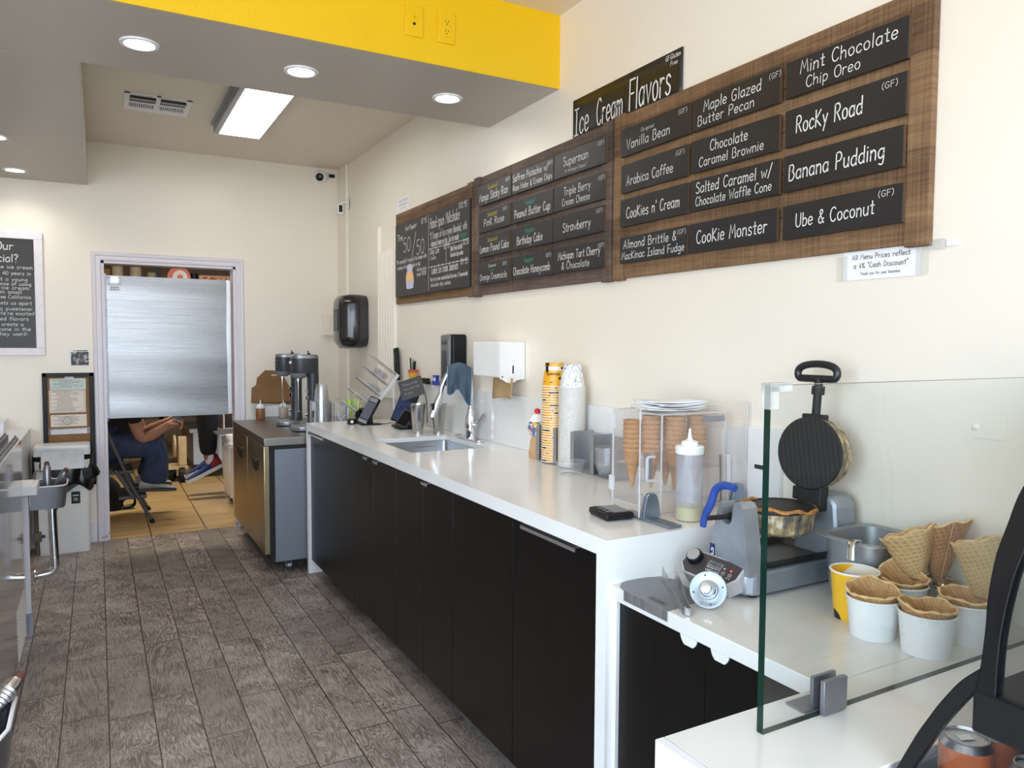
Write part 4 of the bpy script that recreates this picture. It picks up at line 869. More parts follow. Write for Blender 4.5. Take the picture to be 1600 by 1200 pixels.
mixer('grey drink mixer farther away, half hidden behind the nearer mixer', 1.145, 5.30)
# squeeze bottles
M_CHOC = mk('chocolate_sauce_bottle', (150, 98, 66), .4); M_CREAMB = mk('cloudy_bottle', (206, 196, 176), .35, trans=.25)
def squeeze(label, x, y, z, r, h, mb, grp, fill=None):
    t = thing('squeeze_bottle', label, 'bottle', (x, y, z), group=grp)
    MB().lathe([(0, 0), (r * .93, 0), (r, .004), (r, h * .93), (r * .96, h)], 24).build('bottle', mb, t)
    MB().lathe([(r * 1.02, h - .004), (r * 1.05, h), (r * 1.05, h + r * .42), (r * .95, h + r * .5), (r * .62, h + r * .5), (r * .6, h + r * .8), (r * .3, h + r * .9), (r * .16, h + r * 1.0), (r * .08, h + r * 1.75), (0, h + r * 1.75)], 24).build('cap', M_WHITE, t)
    if fill: MB().lathe([(0, .002), (r * .94, .002), (r * .95, fill), (0, fill)], 24).build('contents', mk('yellow_oil', (222, 212, 130), .2), t)
squeeze('squeeze bottle of brown chocolate sauce on the steel fridge', 1.058, 5.80, FT, .033, .085, M_CHOC, 'sauce bottles')
squeeze('cream coloured squeeze bottle behind the mixers on the steel fridge', 1.225, 5.80, FT, .033, .085, M_CREAMB, 'sauce bottles')
# cardboard carrier leaning on the wall, pale panel below it
t = thing('cardboard_carrier', 'brown cardboard cup carrier standing against the back wall on the fridge', 'carrier', (1.17, 5.93, .925))
P = [(-.155, .02), (.165, 0), (.155, .10), (.13, .14), (.06, .262), (-.05, .268), (-.11, .21), (-.118, .155), (-.15, .135)]
mm = xf(rot=Matrix(((1, 0, 0), (0, 0, -1), (0, 1, 0)))); MB().prism(P, 0, .004, mm).build('panel', M_CARD, t); MB().box(-.005, .045, -.0065, -.0045, .225, .233).build('hand_slot', M_WALL, t); MB().box(-.15, .155, -.03, -.005, .02, .11, xf(rx=-.08)).build('folded_front', M_CARD, t)
t = thing('plastic_tub', 'pale upright plastic tub under the cardboard carrier', 'tub', (1.2, 5.935, FT)); MB().box(-.13, .12, -.015, .0, 0, .09, bev=.004).build('tub', M_WHITE, t)
# stacks of clear cups and the clear racks beside the counter end
def nest(label, x, y, z, n, r0, r1, h, pitch, mat, grp, up=True, rim=True, tube=None):
    """n nested cups: every cup a thing of its own"""
    pr = [(r0 * .96, .004), (r0, 0), (r1, h), (r1 + .003, h), (r1 + .0035, h - .003), (r1 + .001, h - .0035)]; first = None
    for i in range(n):
        if first is None:
            b = MB(); b.lathe([(0, .004)] + pr if up else [(a, h - q) for a, q in [(0, .004)] + pr], 28)
            o = b.build(grp[0], mat); first = o
        else: o = first.copy(); COL.objects.link(o)
        o.location = (x, y, z + i * pitch); o.rotation_euler = (0, 0, i * .7); tag(o, label, grp[1], grp[2])
M_CUPC = clear('clear_cup_plastic', (236, 238, 242), .08, 1.45, .07)
for k, (x, n, h, lab) in enumerate(((1.2465, 14, .165, 'clear plastic cup in the tall inverted stack beside the mixers'), )):
    nest(lab, x, 4.77, FT + .004, n, .034, .0475, .118, .0145, M_CUPC, ('plastic_cup', 'cup', 'clear cups beside the mixers'), up=False)
def rack(label, x0, x1, y0, y1, z, h):
    t = thing('acrylic_rack', label, 'rack', ((x0 + x1) / 2, (y0 + y1) / 2, z), group='clear acrylic racks'); w, d = (x1 - x0) / 2, (y1 - y0) / 2; e = .003
    for a, q in ((-w, -d), (w, -d), (w, d), (-w, d)): pass
    b = MB(); b.box(-w, -w + e, -d, d, 0, h); b.box(w - e, w, -d, d, 0, h); b.box(-w + e, w - e, d - e, d, 0, h * .95); b.box(-w + e, w - e, -d, d - e, 0, e); b.build('walls', M_CLEAR, t)
    b = MB()
    for a in (-w, w): b.cyl((a, -d, 0), (a, -d, h), .0028, n=6); b.cyl((a, d, 0), (a, d, h), .0024, n=6); b.cyl((a, -d, h), (a, d, h), .002, n=6)
    b.build('polished_edges', M_CLEARE, t); return t
rack('clear acrylic cup rack round the tall stack of plastic cups', 1.19, 1.303, 4.712, 4.829, FT, .20)
t = rack('clear acrylic divider box between the cup rack and the coloured spoons', 1.322, 1.40, 4.72, 4.86, FT, .18)
b = MB(); b.box(-.03, .03, -.069, -.066, .01, .17); b.build('front_plate', M_CLOUD, t); b = MB(); ribbon(b, [(-.025, .12), (.005, .05)], .004, .001, lambda a, q, d: (a, -.07 - d, q)); ribbon(b, [(.022, .11), (-.005, .07)], .003, .001, lambda a, q, d: (a, -.07 - d, q)); b.build('tape_marks', M_CLEARE, t)
rack('clear acrylic box holding coloured tasting spoons', 1.405, 1.488, 4.72, 4.86, FT, .175)
cols = [(120, 205, 40), (232, 236, 60), (150, 190, 225), (232, 236, 60), (120, 205, 40), (150, 190, 225), (226, 176, 90), (232, 236, 60)]; rr = random.Random(2)
for i, c in enumerate(cols):
    x, y = 1.422 + .05 * (i % 4) / 3, 4.75 + .06 * (i // 4); b = MB(); d = Vector((rr.uniform(-.12, .12), rr.uniform(-.05, .05), 1)); p = Vector((x, y, FT + .006))
    b.tube([p, p + d * .13, p + d * .15, p + d * .185, p + d * .2], [.003, .003, .0065, .0075, .003], 8); nm = {0: 'green', 1: 'yellow', 2: 'blue', 6: 'amber', 3: 'yellow', 4: 'green', 5: 'blue', 7: 'yellow'}[i]
    solo('tasting_spoon', b, mk('spoon_' + nm, c, .4), nm + ' tasting spoon upright in the clear box on the fridge', 'spoon', 'coloured tasting spoons')
# ------------------------------------------------ wall dispensers at the far end of the menu wall
def dark_plastic(): return mk('smoky_black_plastic', (34, 33, 36), .2, var=.1, coat=.4)
t = thing('towel_dispenser', 'rounded glossy black paper towel dispenser high on the wall near the corner', 'dispenser', (XW - .002, 5.41, 1.37)); b = MB()
P = rrect(.30, .385, .075, 6, 0, .193)
b.loft([[(-dz, p[0] * kx, .193 + (p[1] - .193) * kz) for p in P] for dz, kx, kz in ((0, .97, .97), (.05, 1, 1), (.11, 1, 1), (.165, .86, .95), (.19, .6, .8), (.196, .3, .5))]); b.build('cover', dark_plastic(), t)
MB().box(-.15, -.03, -.06, .10, -.004, .03, bev=.004).build('towel_slot', M_GREY, t); b = MB(); b.box(-.201, -.195, -.05, .05, .12, .28, bev=.002); b.build('window', M_DGREY, t)
t = thing('soap_dispenser', 'tall black and grey soap dispenser on the wall behind the tap', 'dispenser', (XW - .002, 3.67, 1.18))
MB().box(-.085, 0, -.058, .058, 0, .275, bev=.012).build('back_case', M_BLACK, t); b = MB(); b.box(-.105, -.086, -.055, .055, .0, .272, bev=.009); b.build('front_cover', mk('grey_dispenser_front', (108, 107, 108), .35), t)
b = MB(); mm = xf((-.1055, 0, .115), Matrix(((0, 0, -1), (-1, 0, 0), (0, 1, 0)))); b.prism(rrect(.062, .15, .02, 5, 0, 0), 0, .0012, mm); b.build('view_window', M_DGREY, t); b = MB(); lettering(b, 'GOJO', 0, .222, .018, lambda a, q, d: (-.1055 - d, -a, q), .06, w=.09, slant=0); b.build('logo_print', M_BLACK, t)
t = thing('paper_towel_box', 'white metal folded towel dispenser on the wall above the splash panel', 'dispenser', (XW - .002, 3.13, 1.245)); b = MB()
b.box(-.13, 0, -.132, .14, .008, .170, bev=.006); b.build('case', M_WHITE, t)
P = [(-.13, .004), (-.112, -.004), (-.096, -.014), (-.075, -.018), (-.055, -.014), (-.04, -.004), (-.001, .0), (-.001, .169), (-.13, .169)]
mm = xf((0, -.133, 0), Matrix(((1, 0, 0), (0, 0, -1), (0, 1, 0)))); MB().prism(P, 0, .004, mm).build('end_plate', M_WHITE, t)
b = MB(); b.box(-.066, -.059, -.138, -.1365, .026, .062); b.build('level_slot', M_BLKM, t); b = MB(); b.cyl((-.118, -.139, .012), (-.118, -.137, .012), .005); b.build('lock', M_GREYMET, t)
t = thing('paper_towel', 'brown paper towel hanging out of the white metal dispenser', 'towel', (XW - .075, 3.07, 1.2515)); MB().grid(lambda u, v: (.006 * sin(u * 7) * v - .01 * v, -.095 + .19 * u, -.098 * v + .006 * sin(u * 5) * v), 14, 8).build('sheet', mk('kraft_paper', (176, 146, 106), .9, var=.05, bump=.3, bscale=60), t, solid=.002)
# ================================================================ kitchen seen through the doorway
L = bpy.data.lights.new('kitchen_lamp', 'AREA'); L.shape = 'RECTANGLE'; L.size = 1.2; L.size_y = .3; L.energy = 36; L.color = (1, .90, .74)
t = thing('kitchen_ceiling_light', 'fluorescent ceiling light in the kitchen beyond the doorway', 'light', (.3, 7.2, 2.6)); MB().box(-.62, .62, -.16, .16, -.06, 0, bev=.01).build('housing', M_WHITE, t); MB().box(-.6, .6, -.14, .14, -.064, -.06).build('diffuser', emis('kitchen_diffuser', (255, 238, 205), 2.0), t)
lo = bpy.data.objects.new('kitchen_lamp', L); link(lo, t); lo.location = (0, 0, -.07)
# steel traffic door hanging in the opening, open at the bottom
M_SWING = brushed('swing_door_steel', (128, 128, 128), .27, 0, .05)
t = thing('swing_door', 'brushed steel half-height swing door hanging in the kitchen doorway', 'door', (.062, 6.035, .86))
def sheet(u, v):
    x = .825 * u; z = 1.01 * v; return (x, -.016 + .0026 * sin(v * 11.0 + u * .9) * sin(pi * v) - .0007 * sin(v * 29 + u * 2), z)
b = MB(); b.box(0, .825, -.012, .012, 0, 1.01, bev=.003); b.build('core', M_SWING, t); MB().grid(sheet, 20, 60).build('front_sheet', M_SWING, t)
MB().box(.797, .83, -.021, .016, 0, 1.012, bev=.003).build('edge_channel', M_STEEL, t); MB().box(-.022, .004, -.02, .018, 0, 1.02, bev=.003).build('hinge_channel', M_GREYMET, t)
b = MB(); b.box(.015, .095, -.026, -.016, .945, 1.008, bev=.002); b.build('hinge_bracket', M_GREYMET, t); b = MB(); b.box(.034, .078, -.0275, -.026, .962, 1.0); b.build('bracket_plate', M_STEEL, t)
b = MB(); [b.cyl((x, -.0275, z), (x, -.0255, z), .0035, n=10) for x in (.022, .088) for z in (.955, .995)]; b.build('bolt', M_BLKM, t)
MB().box(.026, .088, -.0245, -.0232, .90, .938).build('maker_sticker', M_PAPER, t); b = MB(); f_ = lambda a, q, d: (a, -.0247 - d, q); lettering(b, 'ELIASON', .058, .922, .009, f_, .05, w=.09, slant=0); scribble(b, .03, .084, .91, .004, f_, random.Random(1)); b.build('sticker_print', M_INK, t)
b = MB(); b.cyl((-.01, 0, -.02), (-.01, 0, 0), .014); b.cyl((.0, -.022, .02), (.0, -.018, .02), .005); b.build('lower_hinge', M_GREYMET, t)
# folding step stool
M_STOOL = mk('grey_painted_tube', (66, 68, 72), .4, var=.08)
t = thing('step_stool', 'dark grey folding step stool a seated person sits on, in the kitchen', 'stool', (.1, 6.65, 0))
for y in (-.252, .252):
    b = MB(); b.tube([(.252, y, .0), (.10, y, .32), (-.06, y, .76)], .0125, 10); b.build('front_rail', M_STOOL, t)
    b = MB(); b.tube([(-.27, y * .9, 0), (-.02, y * .9, .44)], .0115, 10); b.build('rear_leg', M_STOOL, t)
    b = MB(); b.tube([(.0, y * .92, .425), (.125, y * .92, .20)], .008, 8, flat=(.013, .004)); b.build('link_bar', M_STOOL, t)
    MB().cyl((.252, y, -.0005), (.24, y, .03), .017, n=12).build('foot_cap', M_BLACK, t)
MB().box(-.17, .125, -.21, .21, .39, .416, bev=.006).build('seat_step', M_STOOL, t); MB().box(.02, .215, -.21, .21, .190, .2165, bev=.006).build('lower_step', M_STOOL, t)
# --- figures
def skin(name, joints, edges, mat, parent, sub=2, root=0):
    """one continuous surface grown round a chain of joints (x, y, z, radius or (rx, ry))"""
    me = bpy.data.meshes.new(name); me.from_pydata([j[:3] for j in joints], edges, []); me.materials.append(mat)
    o = bpy.data.objects.new(name, me); link(o, parent); md = o.modifiers.new('skin', 'SKIN'); md.use_smooth_shade = True
    sv = me.skin_vertices[0].data
    for i, j in enumerate(joints):
        r = j[3]; sv[i].radius = r if isinstance(r, tuple) else (r, r); sv[i].use_root = (i == root)
    if sub: s_ = o.modifiers.new('sub', 'SUBSURF'); s_.levels = s_.render_levels = sub
    return o
M_SKIN = mk('skin_tone', (152, 104, 78), .5, var=.05, sss=.08); M_SKIN2 = mk('skin_tone_tan', (150, 102, 76), .5, var=.05, sss=.08); M_HAIR = mk('dark_hair', (24, 18, 15), .5, var=.3, scale=80)
M_TEE = mk('black_cotton', (14, 14, 16), .9, var=.2, bump=.2, bscale=80); M_PANTS = mk('black_trousers', (8, 8, 10), .85, var=.2, bump=.15, bscale=60)
def denim():
    M = NT('blue_denim'); M.s(Roughness=.9); v = M.coord((1, 1, 1)); n = M.noise(v, 9, 4, .6); f = M.noise(M.coord((400, 400, 120)), 1, 2)
    M.col(M.mix(M.ramp(n.outputs[0], [(.32, sl((20, 28, 46))), (.7, sl((48, 64, 94)))]), M.ramp(f.outputs[0], [(.3, sl((18, 26, 46))), (.7, sl((58, 76, 108)))]), .35)); M.bump(n.outputs[0], .7, .02); return M.m
M_DENIM = denim()
def head(t, c, fwd, mat, name='head'):
    """adds a head at c (centre), looking along fwd: face, ears, hair"""
    A = axes((0, 0, 1), fwd); m = xf(c, A)
    b = MB(); rings = []
    for z, rx, ry, dx in ((-.135, .045, .05, -.012), (-.118, .058, .055, .012), (-.10, .07, .062, .016), (-.06, .082, .069, .010), (-.02, .091, .074, .003), (.02, .096, .077, -.002), (.06, .093, .074, -.006), (.09, .078, .062, -.01), (.112, .05, .04, -.012), (.121, .015, .012, -.012)):
        rings.append([(dx + rx * cos(a) * (1 + (.05 if cos(a) > .9 else 0)), ry * sin(a), z) for a in [2 * pi * i / 20 for i in range(20)]])
    b.loft(rings); b.lathe([(0, 0), (.012, .004), (.015, .03), (.006, .05), (0, .052)], 12, xf((.092, 0, -.045), axes((.25, 0, 1)))); b.sphere((.088, 0, -.078), .018, 12, 8, s=(.4, 1.2, .35))
    for s in (-1, 1): b.sphere((-.002, s * .076, -.02), .028, 12, 8, s=(.65, .28, 1.1))
    b.sphere((.0, 0, 0), .01, 6, 4)
    h = b.build(name, mat, t); h.matrix_parent_inverse = I4; h.matrix_local = m
    e = MB()
    for s in (-1, 1): e.sphere((.087, s * .031, .0), .0105, 12, 8)
    o = e.build('eyes', mk('eye_dark', (40, 30, 26), .2), h)
    e = MB(); rings = []
    for z, k in ((-.06, 1.02), (0, 1.06), (.06, 1.08), (.10, 1.08), (.13, .7), (.137, .2)): rings.append([(-.012 + .094 * k * cos(a) * (.8 if cos(a) > 0 and z < .06 else 1) - (.055 if cos(a) > .2 and z < .055 else 0), .078 * k * sin(a), z) for a in [2 * pi * i / 20 for i in range(20)]])
    e.loft(rings); e.build('hair', M_HAIR, h); return h
def hand_chain(J, E, w, fwd, up, s=1.0, curl=.5, base=None, thumb=1):
    """adds palm and five fingers to a joint list; w = wrist index"""
    W = Vector(J[w][:3]); f = Vector(fwd).normalized(); u = (Vector(up) - f * Vector(up).dot(f)).normalized(); sd = f.cross(u)
    k0 = len(J); p1 = W + f * .045 * s; J.append((*p1, (.020 * s, .034 * s))); E.append((w, k0)); p2 = W + f * .085 * s; J.append((*p2, (.015 * s, .038 * s))); E.append((k0, k0 + 1))
    for i, (o, ln) in enumerate(((-.030, .070), (-.010, .078), (.010, .074), (.029, .058))):
        a = p2 + sd * o * s; prev = k0 + 1
        for q, (d, r) in enumerate(((.1, .0095), (.45, .009), (.75, .0082), (1.0, .007))):
            ang = curl * q * .55; pt = a + f * ln * s * d * cos(ang) - u * ln * s * d * sin(ang); J.append((*pt, r * s)); E.append((prev, len(J) - 1)); prev = len(J) - 1
    prev = k0; b0 = W + f * .03 * s - sd * .034 * s * thumb
    for d, r in ((.0, .013), (.03, .011), (.055, .009)):
        pt = b0 + (f * .8 - sd * .55 * thumb - u * .25).normalized() * d * s; J.append((*pt, r * s)); E.append((prev, len(J) - 1)); prev = len(J) - 1
def shoe(t, ank, toe_dir, L, up, mats, name='shoe', sole=.02, wk=1.0):
    """a low shoe: upper lofted from heel to toe over a sole; built along toe_dir from the heel below the ankle"""
    f = Vector(toe_dir).normalized(); u = (Vector(up) - f * Vector(up).dot(f)).normalized(); s = u.cross(f); O = Vector(ank) - f * L * .26 - u * .085
    def ring(x, hw, h0, h1, n=14):
        R = []
        for i in range(n):
            a = 2 * pi * i / n; yy = hw * cos(a); zz = h0 + (h1 - h0) * (.5 + .5 * sin(a)) ** (1.0 if sin(a) > 0 else .6); R.append(O + f * x * L + s * yy + u * zz)
        return R
    up_ = MB(); up_.loft([ring(x, w, sole * .8, h) for x, w, h in ((a_, b_ * wk, c_ * (.6 + .4 * wk)) for a_, b_, c_ in ((0.0, .014, .06), (.03, .026, .085), (.12, .033, .092), (.28, .036, .088), (.42, .038, .076), (.6, .043, .06), (.78, .044, .048), (.9, .038, .04), (.97, .032, .034), (1.0, .016, .027)))])
    r = up_.build(name, mats[0], t)
    so = MB(); so.loft([[O + f * x * L + s * w * c + u * z for c, z in ((-1, 0), (1, 0), (1.04, sole), (-1.04, sole))] for x, w in ((a_, b_ * wk) for a_, b_ in ((-.02, .012), (.03, .03), (.2, .038), (.45, .038), (.65, .045), (.85, .043), (.96, .035), (1.01, .02)))], smooth=False); so.build('sole', mats[1], r, bevel=.003)
    return r, O, f, u, s, L
# person sitting on the stool, facing right
t = thing('person', 'person in black shirt and blue jeans sitting on the step stool, hands raised', 'person', (.1, 6.65, 0))
J = [(-.07, 0, .61, (.10, .14)), (-.05, 0, .70, (.105, .14)), (.02, 0, .86, (.11, .155)), (.09, 0, 1.0, (.09, .15)), (.13, 0, 1.06, .055), (.155, 0, 1.13, .05)]
E = [(0, 1), (1, 2), (2, 3), (3, 4), (4, 5)]
def leg(sy, knee, ank):
    k = len(J); J.extend([(-.02, sy * .09, .59, .07), (knee[0] * .5, knee[1] * .8, .59, .07), (*knee, .062), ((knee[0] + ank[0]) / 2 + .0, (knee[1] + ank[1]) / 2, (knee[2] + ank[2]) / 2 + .02, .054), (*ank, .036)]); E.extend([(0, k), (k, k + 1), (k + 1, k + 2), (k + 2, k + 3), (k + 3, k + 4)])
leg(-1, (.30, -.12, .575), (.205, -.12, .275)); leg(1, (.32, .13, .60), (.20, .13, .28))
def arm(sy, elb, wr, fw, curl, up=(0, 0, 1)):
    k = len(J); J.extend([(.085, sy * .15, .985, .058), (*[(a + b_) / 2 for a, b_ in zip((.085, sy * .175, .96), elb)], .046), (*elb, .052), (*[(a + b_) / 2 for a, b_ in zip(elb, wr)], .046), (*wr, .032)]); E.extend([(3, k), (k, k + 1), (k + 1, k + 2), (k + 2, k + 3), (k + 3, k + 4)]); hand_chain(J, E, k + 4, fw, up, 1.0, curl, thumb=sy)
arm(-1, (.19, -.16, .625), (.365, -.11, .735), (.9, .25, .35), .9); arm(1, (.22, .17, .66), (.38, .07, .75), (.9, -.2, .3), .9)
skin('body', J, E, M_SKIN, t, 2)
skin('shirt', [(-.075, 0, .56, (.15, .19)), (-.03, 0, .70, (.145, .18)), (.02, 0, .86, (.13, .175)), (.085, 0, 1.0, (.105, .165)), (.125, 0, 1.05, .066), (.085, -.165, .975, .07), (.135, -.178, .84, .066), (.155, -.178, .765, .06), (.085, .165, .975, .07), (.14, .18, .84, .066), (.165, .18, .78, .06)], [(0, 1), (1, 2), (2, 3), (3, 4), (3, 5), (5, 6), (6, 7), (3, 8), (8, 9), (9, 10)], M_TEE, t)
skin('jeans', [(-.06, 0, .62, (.085, .16)), (.0, -.10, .595, .10), (.16, -.11, .59, .11), (.295, -.12, .56, .105), (.29, -.12, .44, .105), (.275, -.11, .34, .105), (.268, -.105, .285, .11), (.0, .10, .595, .10), (.17, .115, .595, .11), (.31, .13, .58, .105), (.29, .13, .45, .105), (.265, .12, .35, .105), (.25, .11, .29, .11)], [(0, 1), (1, 2), (2, 3), (3, 4), (4, 5), (5, 6), (0, 7), (7, 8), (8, 9), (9, 10), (10, 11), (11, 12)], M_DENIM, t)
M_GSHOE = mk('grey_canvas_shoe', (172, 168, 166), .8); M_DSOLE = mk('dark_sole', (70, 68, 68), .7)
shoe(t, (.235, -.12, .312), (1, -.02, -.05), .27, (0, 0, 1), (M_GSHOE, M_DSOLE)); shoe(t, (.22, .13, .312), (1, .05, -.03), .27, (0, 0, 1), (M_GSHOE, M_DSOLE))
head(t, (.20, 0, 1.25), (1, 0, -.25), M_SKIN)
solo('phone', MB().box(-.035, .035, -.005, .005, -.07, .07, xf((.575, 6.64, .82), axes((.5, .05, .85))), .004), M_BLKS, 'dark phone held by the person on the stool', 'phone')
# person sitting high, facing left, feet hanging
t = thing('person', 'person in black trousers and blue sneakers, feet hanging below the steel door', 'person', (1.2, 7.2, .0))
J = [(.0, 0, .98, (.12, .15)), (.0, 0, 1.14, (.105, .14)), (-.01, 0, 1.32, (.11, .16)), (-.01, 0, 1.44, (.09, .15)), (-.02, 0, 1.52, .055), (-.035, 0, 1.58, .05)]; E = [(0, 1), (1, 2), (2, 3), (3, 4), (4, 5)]
def leg2(sy, knee, ank):
    k = len(J); J.extend([(-.05, sy * .09, .95, .085), ((knee[0] - .05) / 2, knee[1] * .95, .93, .078), (*knee, .06), ((knee[0] + ank[0]) / 2 + .015, (knee[1] + ank[1]) / 2, (knee[2] + ank[2]) / 2 + .04, .053), (*ank, .033)]); E.extend([(0, k), (k, k + 1), (k + 1, k + 2), (k + 2, k + 3), (k + 3, k + 4)])
leg2(-1, (-.35, -.02, .88), (-.355, -.02, .335)); leg2(1, (-.36, .13, .90), (-.32, .16, .36))
k = len(J)
for sy in (-1, 1):
    k = len(J); J.extend([(-.01, sy * .15, 1.43, .058), (-.04, sy * .19, 1.28, .044), (-.08, sy * .2, 1.14, .039), (-.19, sy * .17, 1.10, .034), (-.28, sy * .13, 1.10, .025)]); E.extend([(3, k), (k, k + 1), (k + 1, k + 2), (k + 2, k + 3), (k + 3, k + 4)]); hand_chain(J, E, k + 4, (-1, -.1 * sy, 0), (0, 0, 1), 1.0, .5, thumb=-sy)
skin('body', J, E, M_SKIN2, t, 2)
skin('shirt', [(.01, 0, .96, (.14, .175)), (.0, 0, 1.14, (.125, .165)), (-.01, 0, 1.32, (.13, .175)), (-.01, 0, 1.44, (.105, .165)), (-.015, 0, 1.5, .064), (-.01, -.165, 1.42, .068), (-.035, -.19, 1.28, .06), (-.01, .165, 1.42, .068), (-.035, .19, 1.28, .06)], [(0, 1), (1, 2), (2, 3), (3, 4), (3, 5), (5, 6), (3, 7), (7, 8)], M_TEE, t)
skin('trousers', [(.0, 0, .97, (.13, .165)), (-.06, -.08, .95, .10), (-.2, -.05, .93, .092), (-.345, -.02, .87, .1), (-.348, -.02, .66, .094), (-.346, -.02, .50, .084), (-.345, -.02, .375, .076), (-.06, .09, .95, .10), (-.2, .11, .94, .092), (-.35, .13, .885, .098), (-.34, .14, .66, .09), (-.33, .15, .5, .08), (-.32, .16, .40, .072)], [(0, 1), (1, 2), (2, 3), (3, 4), (4, 5), (5, 6), (0, 7), (7, 8), (8, 9), (9, 10), (10, 11), (11, 12)], M_PANTS, t)
M_BSHOE = mk('blue_knit_shoe', (34, 56, 120), .7, var=.25, scale=60); M_RSHOE = mk('dark_red_shoe', (140, 36, 34), .7); M_WSOLE = mk('white_sole', (222, 220, 222), .5); M_SOCK = mk('white_sock', (214, 212, 214), .9, bump=.2)
for (ank, d) in (((-.335, -.02, .325), (-.86, .02, -.40)), ((-.325, .16, .335), (-.86, .05, -.36))):
    upv = Vector((-.42, 0, .9)); so, O, f, u, s, L_ = shoe(t, ank, d, .33, upv, (M_BSHOE, M_WSOLE), 'sneaker', .032, 1.15)
    b = MB(); b.loft([[O + f * x * L_ + s * w * cos(a) * 1.2 + u * (.024 + (h - .018) * (.5 + .5 * sin(a)) * 1.09) for a in [2 * pi * i / 14 for i in range(14)]] for x, w, h in ((-.004, .014, .07), (.03, .027, .093), (.12, .034, .098), (.24, .037, .094), (.27, .037, .088))]); b.build('heel_counter', M_RSHOE, so)
    b = MB(); [b.tube([O + f * L_ * x + s * (-.03) + u * (h - .012), O + f * L_ * x + u * (h + .004), O + f * L_ * x + s * .03 + u * (h - .012)], .0022, 6) for x, h in ((.40, .08), (.47, .073), (.54, .067), (.61, .06))]; b.build('laces', M_WSOLE, so)
    A = Vector(ank); b = MB(); b.tube([A - u * .03 + f * .005, A + Vector((0, 0, .03)), A + Vector((.002, 0, .075))], [.036, .037, .036], 14); b.build('sock', M_SOCK, t)
head(t, (-.055, 0, 1.71), (-1, -.1, -.1), M_SKIN2)
# what the second person sits on, and bins below it
t = thing('work_table', 'steel kitchen work table the second person sits on', 'table', (1.32, 7.45, 0)); MB().box(-.25, .75, -.45, .75, .72, .76, bev=.004).build('top', M_STEELH, t)
for x in (-.2, .7):
    for y in (-.36, .7): MB().cyl((x, y, 0), (x, y, .72), .02, n=14).build('leg', M_STEEL, t)
def ibin(label, x, y, h, hx, hy, dark):
    t = thing('ingredient_bin', label, 'bin', (x, y, 0), group='ingredient bins'); P = rrect(2 * hx, 2 * hy, .03, 4)
    b = MB(); b.loft([[(p[0] * k, p[1] * k, z) for p in P] for z, k in ((.085, .86), (.10, .9), (h * .6, .96), (h, 1.0))]); b.build('body', M_WHITE, t)
    b = MB(); b.loft([[(p[0] * k, p[1] * k, z) for p in P] for z, k in ((h, 1.05), (h + .028, 1.05), (h + .034, .98))]); b.build('lid', M_WHITE, t); b = MB(); b.box(-hx, hx * .9, -hy * .8, hy * .8, h + .035, h + .05, xf(ry=radians(-6)), .004); b.build('flap_lid', M_CLOUD if not dark else M_GREYMET, t)
    for sx_ in (-1, 1):
        for sy in (-1, 1):
            c = MB(); c.cyl((sx_ * hx * .62 - .01, sy * hy * .7, .036), (sx_ * hx * .62 + .01, sy * hy * .7, .036), .036, n=18); c.box(sx_ * hx * .62 - .018, sx_ * hx * .62 + .018, sy * hy * .7 - .02, sy * hy * .7 + .02, .05, .088); c.build('caster', M_DGREY, t)
ibin('white wheeled ingredient bin nearest the doorway, beside the fridge', 1.10, 6.36, .55, .16, .18, False); ibin('second white wheeled ingredient bin from the doorway, in the kitchen', 1.13, 6.82, .60, .19, .22, True)
# freezer table in the back with a caster dolly, and the dark shelving
t = thing('steel_prep_table', 'low steel prep table at the back of the kitchen behind the hanging feet', 'table', (1.0, 9.0, 0)); MB().box(-.2, .60, -.8, .5, .48, .52, bev=.004).build('top', M_STEELH, t); MB().box(-.16, .58, -.72, .48, .14, .478, bev=.006).build('drawer_body', M_STEELD, t)
for x in (-.12, .5):
    for y in (-.66, .42): MB().cyl((x, y, 0), (x, y, .14), .02).build('leg', M_BLACK, t)
t = thing('bucket_dolly', 'cream board leaning on a black wheeled dolly on the kitchen floor', 'dolly', (.68, 8.3, 0))
for i, (dx, dy) in enumerate(((-.06, -.05), (.04, -.16), (-.02, .12))): MB().cyl((dx - .025, dy, .075), (dx + .025, dy, .075), .075, n=22).build('wheel', M_BLACK, t)
b = MB(); b.box(-.08, .10, -.16, .16, .13, .15); b.box(.02, .10, -.05, .05, .15, .44, bev=.01); b.build('board', mk('pale_wood', (206, 180, 138), .7, var=.1), t); b = MB(); b.cyl((-.03, -.1, .36), (-.01, -.1, .36), .11, n=26); b.build('round_disc', mk('speckled_disc', (186, 166, 136), .6, var=.3, scale=60), t)
t = thing('wire_shelf', 'dark storage shelving along the back kitchen wall', 'shelf', (.3, 8.7, 0)); M_SHELF = mk('shelf_brown', (58, 42, 28), .8)
for z in (.62, 1.30, 1.98): MB().box(-1.2, 1.56, 0, .5, z - .03, z).build('shelf_board', M_SHELF, t)
for x in (-1.18, -.3, .26, 1.5): MB().box(x, x + .04, .0, .04, 0, 2.4).build('post', M_BLKM, t)
ZS = 1.981
M_SLEEVE = mk('boxed_cup_sleeve', (168, 158, 140), .6, var=.35, scale=90)
for k, (x, h) in enumerate(((.23, .2), (.40, .2), (.565, .15))):
    t = thing('sleeve_of_lids', ('leftmost', 'middle', 'rightmost and shortest')[k] + ' of three wrapped sleeves of lids on the top kitchen shelf', 'sleeve', (x - .03, 8.85, ZS), group='wrapped sleeves')
    b = MB(); [b.cyl((0, 0, .004 + h * i / 10), (0, 0, h * (i + .82) / 10), .058 - .002 * (i % 2), n=18) for i in range(10)]; b.cyl((0, 0, 0), (0, 0, h), .053, n=14); b.build('sleeve', M_SLEEVE, t)
